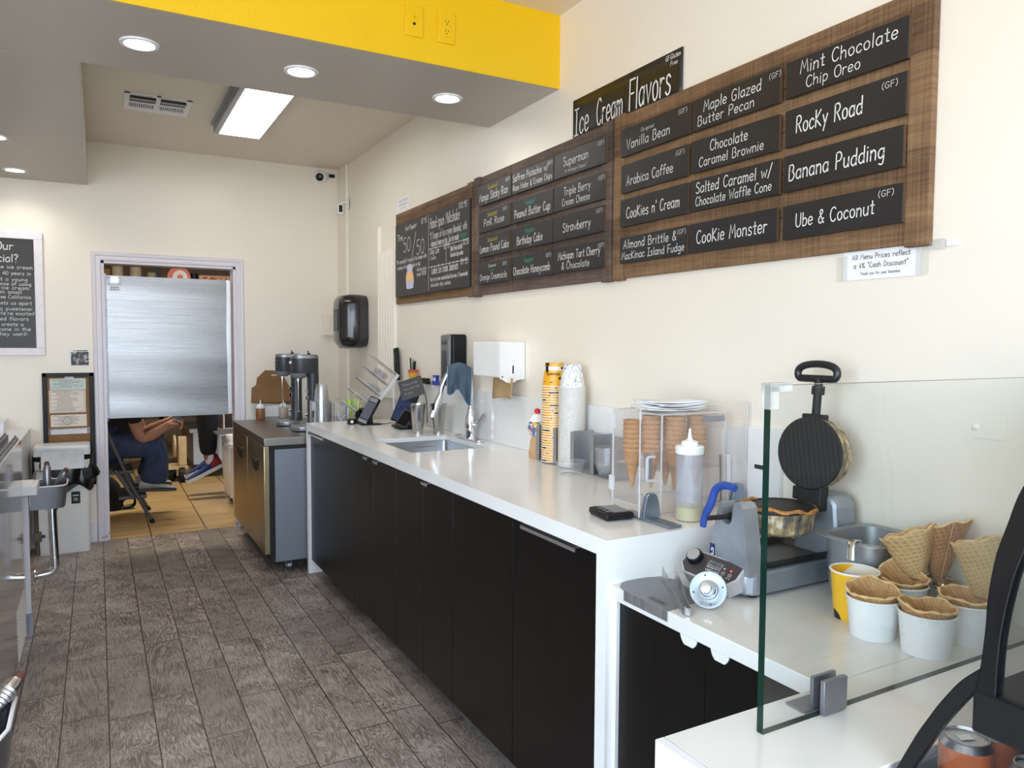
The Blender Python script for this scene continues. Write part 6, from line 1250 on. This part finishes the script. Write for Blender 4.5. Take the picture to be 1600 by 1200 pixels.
# ================================================================ lower counter: waffle cone maker and tools
ZL = LT + .0004
t = thing('waffle_cone_maker', 'grey waffle cone maker, its round upper iron open against the wall', 'waffle maker', (0, 0, ZL))
M_CAST = mk('grey_cast_body', (156, 162, 170), .42, .55, var=.08, bump=.08, bscale=300)
b = MB(); P = [(1.325, 1.262), (1.345, 1.245), (1.65, 1.245), (1.69, 1.275), (1.69, 1.40), (1.65, 1.452), (1.325, 1.452)]
b.prism(P, .008, .062, bev=.006); b.build('base', M_CAST, t)
for x, y in ((1.36, 1.27), (1.63, 1.27), (1.36, 1.42), (1.63, 1.42)): MB().cyl((x, y, 0), (x, y, .009), .012, n=12).build('foot', M_BLACK, t)
# control box with chamfered face, leaning back
Pc = [(.0, -.085), (.03, -.085), (.062, -.062), (.062, .062), (.062, .064), (.040, .085), (.0, .085), (-.0, .06)]
m = xf((1.295, 1.343, .058), axes((-.62, -.12, .76), (0.76, .06, .62)))
HEX = [(-.036, -.062), (-.006, -.084), (.036, -.084), (.038, -.08), (.038, .066), (.030, .084), (-.012, .084), (-.036, .060)]
b = MB(); b.prism(HEX, -.045, 0, m, bev=.003); b.build('control_box', mk('light_grey_bezel', (186, 186, 188), .4), t)
M_PANELD = mk('dark_control_panel', (60, 55, 58), .4, var=.05); b = MB(); b.prism([(x * .87, y * .94) for x, y in HEX], .0003, .0012, m); cp = b.build('control_panel', M_PANELD, t)
b = MB(); q = m @ xf((.012, .052, .001)); b.lathe([(.021, 0), (.020, .014), (.017, .016)], 24, q); b.build('dial_skirt', M_BLACK, cp); MB().lathe([(0, .0185), (.0155, .018), (.017, .0155)], 24, q).build('dial_cap', mk('dial_grey', (168, 166, 166), .4, .3), cp)
F = lambda a, q_, d: m @ Vector((q_, -a, .0013 + d))
b = MB(); b.box(.004, .020, -.030, .012, .0013, .0017, m); b.build('logo_plate', M_GREY, cp); b = MB(); lettering(b, 'WARING', -(-.009), .0085, .0085, lambda a, q_, d: m @ Vector((q_, -a, .0019 + d)), .036, w=.09, slant=0); b.build('logo_print', M_INK, cp)
b = MB(); scribble(b, -.010, .030, .000, .0018, F, random.Random(2), .0004); lettering(b, 'WAFFLE CONE', .012, -.0105, .0055, F, .040, w=.07, slant=0); lettering(b, 'MAKER', .012, -.0195, .0055, F, .018, w=.07, slant=0); scribble(b, .037, .046, -.012, .002, F, random.Random(3), .0004); scribble(b, .054, .066, -.012, .002, F, random.Random(4), .0004); b.build('panel_print', M_WHITE, cp)
for y, c in ((.041, 'w'), (.060, 'w')): MB().lathe([(0, .0016), (.0055, .0015), (.006, .001)], 16, m @ xf((-.002, -y, .0004))).build('button', M_GREY, cp)
MB().lathe([(0, .0024), (.0016, .002), (.002, .0)], 10, m @ xf((.0105, -.057, .0012))).build('red_lamp', emis('red_indicator', (255, 60, 50), 4.0), cp, 'lit red indicator'); MB().lathe([(0, .0022), (.0014, .002), (.002, .0)], 10, m @ xf((.0105, -.038, .0012))).build('dark_lamp', M_WHITE, cp)
# front tower with the notch, rear tower
TW = [(1.388, .055), (1.352, .196), (1.346, .212), (1.343, .218), (1.338, .216), (1.336, .205), (1.336, .182), (1.333, .172), (1.322, .167), (1.313, .168), (1.306, .176), (1.304, .19), (1.302, .207), (1.300, .219), (1.29, .226), (1.278, .224), (1.270, .213), (1.246, .055)]
MB().prism(TW, 1.325, 1.372, Matrix(((0, 0, 1, 0), (1, 0, 0, 0), (0, 1, 0, 0), (0, 0, 0, 1)))).build('front_tower', M_CAST, t)
T2 = [(1.375, .055), (1.35, .20), (1.335, .222), (1.255, .222), (1.238, .20), (1.225, .055)]; MB().prism(T2, 1.615, 1.69, Matrix(((0, 0, 1, 0), (1, 0, 0, 0), (0, 1, 0, 0), (0, 0, 0, 1))), bev=.012).build('rear_tower', M_CAST, t)
b = MB(); b.box(1.3238, 1.325, 1.358, 1.375, .075, .11, bev=.0004); bd = b.build('blue_badge', mk('badge_blue', (30, 48, 96), .4), t); b = MB(); G = lambda a, q_, d: (1.3236 - d, 1.3665 - a, .0 + q_); ribbon(b, [(-.004, .084), (.004, .084), (.004, .098), (-.002, .098), (-.002, .092)], .0012, .0003, G); ribbon(b, [(-.005, .079), (.005, .079)], .0009, .0003, G); b.build('badge_mark', M_WHITE, bd)
def iron_mat(name, rot):
    M = NT(name); M.s(Roughness=.55); v = M.coord((1, 1, 1), rot=rot); sp = M.n('SeparateXYZ'); M.l(v, sp.inputs[0])
    a = M.math('SINE', M.math('MULTIPLY', sp.outputs[0], 1500.0)); c = M.math('SINE', M.math('MULTIPLY', sp.outputs[1], 1500.0)); g = M.math('MAXIMUM', a, c)
    M.col(M.ramp(g, [(.0, sl((46, 43, 44))), (.9, sl((16, 15, 16)))])); M.bump(g, -.6, .002); return M.m
def crust(name):
    M = NT(name); M.s(Roughness=.6, Metallic=.2); v = M.coord((1, 1, 1)); sp = M.n('SeparateXYZ'); M.l(v, sp.inputs[0]); n = M.noise(M.coord((60, 60, 8)), 1, 4, .6); n2 = M.noise(v, 60, 3)
    M.col(M.ramp(M.math('ADD', M.math('MULTIPLY', n.outputs[0], .8), M.math('MULTIPLY', n2.outputs[0], .35)), [(.36, sl((40, 36, 34))), (.5, sl((110, 104, 98))), (.62, sl((176, 150, 104))), (.72, sl((214, 206, 190)))])); return M.m
M_IRON = iron_mat('iron_plate_grid', (0, 0, radians(12))); M_CRUST = crust('batter_crusted_side'); M_CASTK = mk('black_cast_iron', (22, 21, 22), .6, var=.3, scale=90, bump=.6, bscale=120)
m = xf((1.500, 1.318, .136), ry=radians(-3)); b = MB(); b.lathe([(0, 0), (.075, 0), (.082, .006), (.090, .05), (.091, .056)], 48, m); b.build('lower_iron', M_CRUST, t); MB().lathe([(.091, .056), (.088, .060), (.085, .057), (0, .057)], 48, m).build('lower_plate', M_IRON, t)
b = MB(); tb = [(1.5 + .089 * cos(a), 1.318 + .089 * sin(a), .195 + .003 * sin(a * 9) - .0047 * cos(a)) for a in [2 * pi * i / 60 for i in range(60)]]; b.tube(tb, [.0032 + .0022 * abs(sin(i * .7)) for i in range(60)], 6, True); b.build('batter_rim', mk('burnt_batter', (188, 128, 66), .7, var=.4, scale=120), t)
b = MB(); b.cyl((1.335, 1.32, .185), (1.42, 1.32, .178), .011); b.cyl((1.575, 1.32, .18), (1.62, 1.32, .185), .012); b.build('pivot_pin', M_CASTK, t)
A = axes((-1, -.10, .06), (0, 0, 1)); m = xf((1.597, 1.302, .325), A)
b = MB(); b.lathe([(0, -.042), (.078, -.042), (.088, -.036), (.093, .006), (.093, .01)], 48, m); b.build('upper_iron', M_CRUST, t); MB().lathe([(.093, .01), (.090, .014), (0, .014)], 48, m).build('upper_plate', M_IRON, t)
b = MB(); b.box(-.145, -.08, -.038, .03, -.028, .008, m, .004); b.box(-.125, -.09, .02, .05, -.05, .0, m, .004); b.box(.084, .1, -.03, .03, -.02, .008, m, .003); b.cyl(m @ Vector((.09, 0, -.008)), m @ Vector((.192, 0, -.012)), .0105); b.cyl(m @ Vector((.15, 0, -.011)), m @ Vector((.172, 0, -.012)), .016); b.build('hinge_bracket', M_CASTK, t)
b = MB(); b.torus(m @ Vector((-.118, .052, -.03)), .008, .003, 12, 6, axis=(-1, 0, 0)); b.cyl(m @ Vector((-.118, .04, -.028)), m @ Vector((-.118, .058, -.028)), .007); b.build('hinge_bolt', M_CHROME, t)
b = MB(); D_ = [m @ Vector((.203 + (.026 * sin(a) ** .7 if sin(a) > 0 else -.012 * min(1, -2.2 * sin(a))), .056 * cos(a) + .006, -.012)) for a in [2 * pi * (i + .5) / 32 for i in range(32)]]; b.tube(D_, .0098, 10, True); b.build('loop_handle', mk('black_bakelite', (28, 30, 33), .32), t)
# blue side handle of the lower iron
b = MB(); b.tube(smoothpts([(1.275, 1.246, .272), (1.272, 1.275, .274), (1.268, 1.300, .262), (1.266, 1.314, .225), (1.266, 1.332, .195), (1.267, 1.340, .165)], 6), [.0085] * 4 + [.0095] * 20 + [.008] * 7, 12); b.build('blue_handle', mk('blue_grip', (40, 70, 150), .4), t); MB().cyl((1.267, 1.335, .185), (1.335, 1.322, .185), .006).build('handle_rod', M_CASTK, t)
# drip tray
b = MB(); P = rrect(.235, .17, .02, 4, 1.51, 1.335); P2 = rrect(.215, .15, .015, 4, 1.51, 1.335); b.loft([[(*p, .0635) for p in P2], [(*p, .080) for p in P], [(*p, .083) for p in P], [(*p, .0815) for p in rrect(.228, .163, .02, 4, 1.51, 1.335)], [(*p, .066) for p in rrect(.21, .146, .015, 4, 1.51, 1.335)]], caps=False); b.add([(*p, .066) for p in rrect(.21, .146, .015, 4, 1.51, 1.335)], [tuple(range(20))]); b.build('drip_tray', mk('dark_baked_tray', (74, 70, 70), .35, .7, var=.25, scale=14), t)
# steel rest plate, tongs, cone form
t = thing('steel_rest_plate', 'stainless plate with a rounded end hooked over the edge of the lower counter', 'plate', (1.18, 1.39, ZL)); P = [(-.066, -.105), (.075, -.085), (.083, -.02), (.10, .06), (.085, .095), (.05, .108), (0, .112), (-.035, .105), (-.056, .085), (-.066, .06)]
MB().prism(P, 0, .0016).build('plate', brushed('worn_steel_plate', (150, 150, 153), .45, 0, .1), t); MB().box(-.0675, -.066, -.105, .055, -.024, .0016).build('front_lip', M_STEELD, t)
b = MB(); G = lambda a, q_, d: (-.05 + q_, -.02 - a, .0018 + d)
for q_ in (.0, .012): ribbon(b, [(-.004, q_), (.052, q_)], .0006, .0002, G)
for a in (-.004, .052): ribbon(b, [(a, 0), (a, .012)], .0006, .0002, G)
lettering(b, 'CAUTION HOT', .024, .003, .006, G, .046, w=.09, slant=0); b.build('engraving', M_DGREY, t)
t = thing('serving_tongs', 'bent strip steel tongs resting on the steel plate', 'tongs', (0, 0, ZL + .002)); b = MB()
for k, (p, q) in enumerate((((1.128, 1.252, .006), (1.208, 1.416, .034)), ((1.142, 1.244, .006), (1.236, 1.402, .034)))):
    a, c = Vector(p), Vector(q); n_ = (c - a).normalized(); sd = Vector((n_.y, -n_.x, 0)); mid = a.lerp(c, .62) + sd * (-.004 if k == 0 else .004); rings = []
    for f_, wd in ((a, .010), (a.lerp(c, .3), .010), (mid, .0105), (a.lerp(c, .75), .018), (c, .019)): rings.append([f_ + Vector((0, 0, -min(wd, f_.z + .0))) - sd * .0005, f_ + Vector((0, 0, wd)) - sd * .0005, f_ + Vector((0, 0, wd)) + sd * .0007, f_ + Vector((0, 0, -min(wd, f_.z))) + sd * .0007])
    b = MB(); b.loft(rings, smooth=False); b.build('arm', M_STEEL, t)
b = MB(); pts = [(1.128 + .0075 * (1 - cos(a)) * .94, 1.252 - .0075 * (1 - cos(a)) * .55 - .010 * sin(a), 0) for a in [pi * i / 10 for i in range(11)]]; b.loft([[(x, y, 0), (x, y, .016), (x + .001, y - .0008, .016), (x + .001, y - .0008, 0)] for x, y, z in pts], smooth=False); b.build('spring_bend', M_STEEL, t)
t = thing('cone_roller_base', 'round steel cone form with a domed knob leaning against the control panel', 'cone form', (1.213, 1.262, ZL)); m = xf((0, 0, .0405), axes((-.72, -.52, .42), (0, 0, 1)))
M_ZINC = mk('polished_zinc', (160, 172, 180), .38, .7, var=.06)
MB().lathe([(0, -.002), (.041, -.002), (.0425, 0), (.0415, .002), (.018, .002), (.016, .0005)], 44, m).build('flange', M_ZINC, t); MB().lathe([(.017, -.001), (.0175, .004), (.0158, .005), (.0135, .028), (.011, .034), (.004, .0352), (0, .0352)], 32, m).build('knob', M_CHROME, t); MB().torus(m @ Vector((0, 0, .003)), .0195, .0022, 30, 8, axis=(-.72, -.52, .42)).build('groove_ring', M_STEELD, t)
b = MB(); [b.cyl(m @ Vector((.033 * cos(a), .033 * sin(a), .0018)), m @ Vector((.033 * cos(a), .033 * sin(a), .0026)), .0022, n=8) for a in (.3, 1.87, 3.44, 5.0)]; b.build('screw_holes', M_BLKM, t); b = MB()
def ringtxt(a, q_, d):
    an = pi + 0.1 - a / .03; r = .0375 - q_; return m @ Vector((r * cos(an), r * sin(an), .0021 + d))
lettering(b, 'WARING', 0, 0, .0075, ringtxt, .034, w=.08, slant=0); b.build('stamped_name', M_GREY, t)
# ------------------------------------------------ pan, cups, cones under the glass
t = thing('steel_pan', 'deep stainless pan with a ladle hook, beside the waffle cone maker', 'pan', (1.607, 1.134, ZL)); P = lambda w, h, z, r=.03: [(*p, z) for p in rrect(w, h * .85, r, 5)]
b = MB(); b.loft([P(.145, .14, 0), P(.16, .155, .02), P(.172, .168, .142), P(.172, .168, .145), P(.212, .208, .147, .035), P(.212, .208, .150, .035), P(.168, .164, .149), P(.155, .15, .022), P(.14, .135, .006)], caps=False); b.add(P(.14, .135, .006), [tuple(range(24))]); b.add(P(.145, .14, 0), [tuple(range(23, -1, -1))]); b.build('pan', mk('aged_pan_steel', (176, 179, 181), .48, .8, var=.1, scale=10), t)
b = MB(); b.tube([(-.106, -.03, .152), (-.085, -.03, .154)], .006, 8, flat=(.0012, .008)); b.tube(smoothpts([(-.085, -.03, .154), (-.105, -.03, .156), (-.115, -.032, .145), (-.122, -.036, .115)], 5), .006, 8, flat=(.0012, .008)); b.build('ladle_hook', M_CHROME, t)
def papercup(label, x, y, rb, rt, h, mat, group, bowl=None, seed=0, matb=None):
    t = thing('paper_cup', label, 'cup', (x, y, ZL), group=group); MB().lathe([(0, .004), (rb - .002, .004), (rb - .002, 0), (rb, 0), (rt, h - .003), (rt - .0016, h - .003), (rb - .0016, .006), (0, .006)], 40).build('cup_wall', mat, t); b = MB(); b.torus((0, 0, h - .0025), rt + .0006, .0024, 40, 8); b.build('rolled_rim', M_WHITE, t)
    return t
def waffle_flat(name, c, dk):
    M = NT(name); M.s(Roughness=.75); v = M.coord((1, 1, 1)); sp = M.n('SeparateXYZ'); M.l(v, sp.inputs[0]); a = M.math('ABSOLUTE', M.math('SINE', M.math('MULTIPLY', M.math('ADD', sp.outputs[0], M.math('MULTIPLY', sp.outputs[2], .8)), 520.0))); q = M.math('ABSOLUTE', M.math('SINE', M.math('MULTIPLY', M.math('SUBTRACT', sp.outputs[1], M.math('MULTIPLY', sp.outputs[2], .6)), 520.0))); g = M.math('MINIMUM', a, q); n = M.noise(v, 30, 3)
    M.col(M.mix(M.ramp(g, [(.1, sl(c)), (.7, sl(dk))]), M.ramp(n.outputs[0], [(.35, sl(dk)), (.7, sl(c))]), .45)); M.bump(M.math('SUBTRACT', 1.0, g), .5, .002); return M.m
M_WB = waffle_flat('waffle_bowl_golden', (216, 176, 124), (168, 116, 66)); M_WBE = mk('waffle_edge', (224, 190, 138), .8, var=.15, scale=90, bump=.5, bscale=200)
def waffle_bowl(label, x, y, z, r, seed, tilt, peak):
    rr = random.Random(seed); ph = [rr.uniform(0, 6.28) for _ in range(4)]; tt = thing('waffle_bowl', label, 'waffle bowl', (x, y, z), group='waffle bowls in paper cups')
    def f(u, v):
        a = 2 * pi * u; w = sin(3 * a + ph[0]) * .4 + sin(5 * a + ph[1]) * .35 + sin(8 * a + ph[2]) * .2; rad = r * (.50 + .5 * v ** .8) * (1 + .045 * w * v * v); lift = max(0, cos(a - tilt)) ** 2 * peak * v * v
        over = max(0, v - .8) * 5; return (rad * cos(a) * (1 + .05 * over), rad * sin(a) * (1 + .05 * over), -.055 + .062 * v ** 1.3 + .005 * w * v * v + lift - .004 * over * over)
    b = MB(); b.grid(f, 64, 12); b.add([f(i / 64, 0) for i in range(64)], [tuple(range(64))]); b.build('bowl', M_WB, tt, solid=.003); b = MB(); b.tube([f(i / 64, 1) for i in range(64)], [.0026 + .001 * sin(i * 1.3) for i in range(64)], 6, True); b.build('crisp_edge', M_WBE, tt)
for k, (x, y, lab, tl, pk) in enumerate(((1.400, .978, 'beside the yellow cup, nearest the waffle machine', .9, .016), (1.415, .872, 'nearest the camera and the glass', 2.6, .008), (1.545, .868, 'at the right, half behind the black display fridge', 1.2, .004), (1.535, 1.005, 'at the back behind the other white cups', .7, .03))):
    papercup('white paper cup holding a waffle bowl, ' + lab, x, y, .0435, .0515, .083, M_WHITE, 'white paper cups'); waffle_bowl('waffle bowl in the white cup ' + lab, x, y, ZL + .0895, .049, k + 3, tl, pk)
def cow():
    M = NT('yellow_cow_cup'); M.s(Roughness=.35); v = M.coord(); sp = M.n('SeparateXYZ'); M.l(v, sp.inputs[0]); n = M.noise(v, 16, 1, .3, .4); c = M.mix(sl((240, 186, 40)), sl((28, 30, 34)), M.math('MULTIPLY', M.math('GREATER_THAN', n.outputs[0], .55), M.math('LESS_THAN', sp.outputs[2], .05))); n2 = M.noise(v, 11, 1, .3)
    M.col(M.mix(c, sl((238, 232, 220)), M.math('MULTIPLY', M.math('GREATER_THAN', n2.outputs[0], .52), M.math('GREATER_THAN', sp.outputs[2], .052)))); return M.m
papercup('tall yellow cow-patterned paper cup between the white cups and the steel pan', 1.455, 1.064, .0405, .0495, .108, cow(), 'printed paper cups')
# wire cone holder and three waffle cones
t = thing('cone_holder', 'chrome wire cone holder with a central post behind the cups', 'holder', (1.600, .932, ZL)); b = MB(); b.lathe([(0, 0), (.05, 0), (.05, .004), (.008, .006), (.0065, .085), (0, .085)], 24); b.build('base_post', M_CHROME, t); MB().lathe([(.0, .084), (.026, .084), (.031, .087), (.028, .092), (.012, .093), (0, .090)], 28).build('top_disc', M_CHROME, t)
for s in (0, 1, 2):
    a = (1.57, .95, -1.57)[s]; cx_, cy_ = .072 * cos(a), .072 * sin(a); b = MB(); b.torus((cx_, cy_, .085), .026, .0018, 28, 6); b.torus((cx_, cy_, .066), .020, .0018, 28, 6); b.tube([(.008 * cos(a), .008 * sin(a), .066), (cx_ - .02 * cos(a), cy_ - .02 * sin(a), .066)], .0018, 6); b.tube([(.008 * cos(a), .008 * sin(a), .085), (cx_ - .026 * cos(a), cy_ - .026 * sin(a), .085)], .0018, 6); b.build('ring_arm', M_CHROME, t)
def waffle_cone(label, apex, d, L, R, mat, seed, slant):
    t = thing('waffle_cone', label, 'cone', apex, group='rolled waffle cones'); A = axes(d, (-.8, -.6, 0)); rr = random.Random(seed); p = rr.uniform(0, 6)
    def f(u, v):
        a = 2 * pi * 1.12 * u + p; r = (.0022 + R * v) * (1 + .035 * u + .0); top = L * (1 + slant * cos(a - 1.0) + .02 * sin(a * 7)); return A @ Vector((r * cos(a), r * sin(a), v * top))
    b = MB(); b.grid(f, 60, 24); b.build('rolled_wafer', mat, t, solid=.0022); b = MB(); b.tube([f(i / 60, 1) for i in range(61)], .0019, 6); b.tube([f(1, i / 24) for i in range(5, 25)], .0014, 6); b.build('crisp_edge', M_WBE, t)
    t['group'] = 'rolled waffle cones'
def conemat(name, c, dk):
    M = NT(name); M.s(Roughness=.75); tc_ = M.n('TexCoord'); v = tc_.outputs['Object']; sp = M.n('SeparateXYZ'); M.l(v, sp.inputs[0]); an = M.math('MULTIPLY', M.math('ARCTAN2', sp.outputs[1], sp.outputs[0]), 11.0); zz = M.math('MULTIPLY', sp.outputs[2], 330.0)
    g = M.math('MINIMUM', M.math('ABSOLUTE', M.math('SINE', M.math('ADD', an, M.math('MULTIPLY', zz, .35)))), M.math('ABSOLUTE', M.math('SINE', M.math('SUBTRACT', zz, M.math('MULTIPLY', an, .4))))); n = M.noise(v, 22, 3)
    M.col(M.mix(M.ramp(g, [(.1, sl(c)), (.75, sl(dk))]), M.ramp(n.outputs[0], [(.35, sl(dk)), (.7, sl(c))]), .4)); M.bump(M.math('SUBTRACT', 1.0, g), .5, .002); return M.m
waffle_cone('pale golden waffle cone in the wire holder, nearest the steel pan', (1.600, 1.004, ZL + .046), (-.10, .18, .97), .140, .055, conemat('pale_waffle', (226, 196, 146), (194, 154, 100)), 1, .10)
waffle_cone('dark brown waffle cone in the middle of the wire holder', (1.600 + .072 * cos(.95), .932 + .072 * sin(.95), ZL + .050), (.06, -.03, .98), .150, .050, conemat('brown_waffle', (182, 132, 84), (130, 84, 48)), 2, .16)
waffle_cone('wide pale waffle cone at the right, partly behind the black display fridge', (1.600, .868, ZL + .046), (.03, .05, .98), .155, .054, conemat('light_waffle', (214, 186, 134), (184, 150, 98)), 3, .12)
# ------------------------------------------------ glass screen on the front counter
def glass_mat():
    M = NT('screen_glass'); tr = M.n('BsdfTransparent'); gl = M.n('BsdfGlossy'); fr = M.schlick(.045); mx = M.n('MixShader'); nz = M.noise(M.coord(), 4, 3); M.l(M.ramp(nz.outputs[0], [(.3, (.975, .995, .992)), (.7, (.982, .998, .996))]), tr.inputs[0]); gl.inputs['Roughness'].default_value = .0
    M.l(fr, mx.inputs[0]); M.l(tr.outputs[0], mx.inputs[1]); M.l(gl.outputs[0], mx.inputs[2]); M.l(mx.outputs[0], M.o.inputs[0]); return M.m
M_GLASS = glass_mat(); M_GEDGE = mk('green_glass_edge', (14, 44, 36), .12, var=.3, scale=6)
t = thing('glass_screen', 'tall clear glass screen with a dark green edge standing on the front counter', 'glass screen', (.888, .80, ZL)); W_ = XW - .888 - .004; H_ = .54
MB().add([(0, 0, 0), (W_, 0, 0), (W_, 0, H_), (0, 0, H_)], [(0, 1, 2, 3)]).add([(0, .012, 0), (W_, .012, 0), (W_, .012, H_), (0, .012, H_)], [(3, 2, 1, 0)]).build('glass_pane', M_GLASS, t)
b = MB(); b.box(-.0006, 0, 0, .012, 0, H_); b.box(0, W_, 0, .012, H_, H_ + .0006); b.box(0, W_, 0, .012, -.0003, .0); b.build('polished_edge', M_GEDGE, t)
b = MB(); b.box(-.004, .0, -.004, .016, H_ - .036, H_ + .004, bev=.001); b.box(-.004, .042, -.004, -.0008, H_ - .010, H_ + .004, bev=.001); b.box(-.004, .042, .013, .016, H_ - .010, H_ + .004, bev=.001); b.box(-.004, .014, -.004, -.0008, H_ - .036, H_, bev=.001); b.box(-.004, .042, -.004, .016, H_ + .001, H_ + .004); b.build('corner_protector', clear('clear_silicone', (226, 226, 220), .25, 1.4, .4), t)
b = MB(); b.box(.128, .184, -.0095, -.0008, .002, .058, bev=.001); b.build('clamp_front', M_GREYMET, t); b = MB(); b.box(.128, .184, .0128, .019, .002, .058, bev=.001); b.box(.110, .184, .0128, .052, .0005, .004); b.build('clamp_back', M_GREYMET, t)
# ------------------------------------------------ black display fridge in the right foreground
t = thing('display_fridge', 'black countertop display fridge with a curved glass front, lower right corner', 'display fridge', (.98, 0, 0)); M_FRB = mk('black_fridge_trim', (16, 15, 16), .5, var=.12, spec=.3)
ROT = Matrix(((0, 0, 1, 0), (1, 0, 0, 0), (0, 1, 0, 0), (0, 0, 0, 1)))          # profile (y, z) pushed along x
FW = .62
ARC = [(.646, .795), (.641, .811), (.615, .870), (.597, .905), (.581, .934), (.557, .971), (.531, .9995)]; ARI = [(.531, .970), (.540, .961), (.555, .939), (.575, .906), (.592, .874), (.604, .848), (.622, .812), (.630, .795)]
Pa = [tuple(p)[:2] for p in smoothpts([(*p, 0) for p in ARC], 5)]; Pi = [tuple(p)[:2] for p in smoothpts([(*p, 0) for p in ARI], 5)]
for x in (0, FW - .016): MB().prism(Pa + Pi, x, x + .016, ROT, bev=.0015).build('lower_side_frame', M_FRB, t)
CL = [(.536, .968), (.531, 1.002), (.527, 1.049), (.525, 1.095), (.518, 1.147), (.506, 1.190), (.490, 1.240), (.45, 1.31), (.38, 1.36), (.28, 1.385)]; CR = [(.28, 1.355), (.36, 1.335), (.42, 1.29), (.462, 1.225), (.489, 1.146), (.499, 1.103), (.506, 1.057), (.509, 1.019), (.510, .968)]
La = [tuple(p)[:2] for p in smoothpts([(*p, 0) for p in CL], 5)]; Lb = [tuple(p)[:2] for p in smoothpts([(*p, 0) for p in CR], 5)]
for x in (-.003, FW - .016): MB().prism(La + Lb, x, x + .019, ROT, bev=.002).build('upper_side_frame', M_BLKS, t)
def gf_(u, v): q = La[min(int(u * (len(La) - 1) + .5), len(La) - 1)]; return (.016 + (FW - .032) * v, q[0] - .003, q[1] - .003)
MB().grid(gf_, len(La) - 1, 2).build('curved_front_glass', M_CLEAR, t)
M_SMOKE = clear('smoked_side_glass', (60, 64, 72), .05, 1.4, .05)
MB().prism(Lb + [(.06, .968), (.06, 1.355)], .004, .008, ROT).build('side_glass', M_SMOKE, t); MB().prism(Pi + [(.06, .795), (.06, .92)], .004, .007, ROT).build('lower_side_glass', M_SMOKE, t)
b = MB(); b.box(-.004, FW, .05, .538, .915, .970, bev=.003); b.build('deck_rail', M_FRB, t); MB().box(.012, FW - .02, .1, .47, 1.12, 1.126).build('glass_shelf', M_CLOUD, t)
M_FIN = mk('black_fridge_liner', (12, 13, 17), .25, var=.2); b = MB(); b.box(0, FW, .02, .646, 0, .7555, bev=.003); b.build('base', M_FRB, t); b = MB(); b.box(0, .003, .02, .646, .7555, .80); b.box(.003, FW, .643, .646, .7555, .80); b.box(0, FW, .02, .06, .735, 1.385); b.box(FW - .004, FW - .001, .06, .5, .735, 1.3); b.box(.06, FW - .01, .06, .45, .735, .91); b.build('liner', M_FIN, t); MB().box(0, FW, .02, .30, 1.385, 1.42, bev=.004).build('top', M_FRB, t)
def can(label, x, y, c, txt, rz):
    t = thing('drink_can', label, 'can', (x, y, .757), rz, group='drink cans'); MB().lathe([(0, .004), (.024, .002), (.026, 0), (.033, .012), (.033, .107)], 32).build('can_body', mk('can_' + txt[0], c, .35, .15, var=.25, scale=40), t); MB().lathe([(.033, .107), (.0275, .1155), (.0285, .118), (.0265, .119), (.0255, .115), (0, .1145)], 32).build('can_top', M_STEEL, t); b = MB(); b.box(-.012, .008, -.007, .007, .1145, .1165, bev=.0005); b.build('ring_pull', M_CHROME, t)
    if txt[1]:
        b = MB(); lettering(b, txt[1], 0, .045, .026, lambda a, q, d: ((.0332 + d) * cos(-2.15 + a / .033), (.0332 + d) * sin(-2.15 + a / .033), q + .3 * a), .085, w=.075); b.build('lettering', mk('navy_print', (30, 40, 90), .4), t); b = MB(); lettering(b, txt[1], 0, .045, .026, lambda a, q, d: ((.0331 + d) * cos(-2.15 + a / .033), (.0331 + d) * sin(-2.15 + a / .033), q + .3 * a), .085, w=.13, z=.0002); b.build('lettering_outline', M_WHITE, t)
can('orange drink can farther back in the black display fridge, blue script on it', 1.103, .570, (196, 104, 52), ('orange', 'Sunkist'), .1)
can('orange drink can in front, nearest the side glass of the black display fridge', 1.034, .576, (196, 104, 52), ('orange', 'Sunkist'), -.4)
can('red drink can at the lower right corner of the photo inside the fridge', 1.040, .487, (190, 30, 50), ('red', ''), 0)
t = thing('wall_plug', 'painted-over round wall plug with a raised patch on the right wall behind the glass screen', 'wall plug', (XW - .0016, .965, 1.228))
b = MB(); b.lathe([(0, .004), (.007, .003), (.010, 0)], 18, xf(rot=axes((-1, 0, 0)))); b.build('plug', M_WALL, t); MB().box(-.0012, 0, -.065, .004, -.024, .026, bev=.0006).build('painted_patch', M_WALL, t)
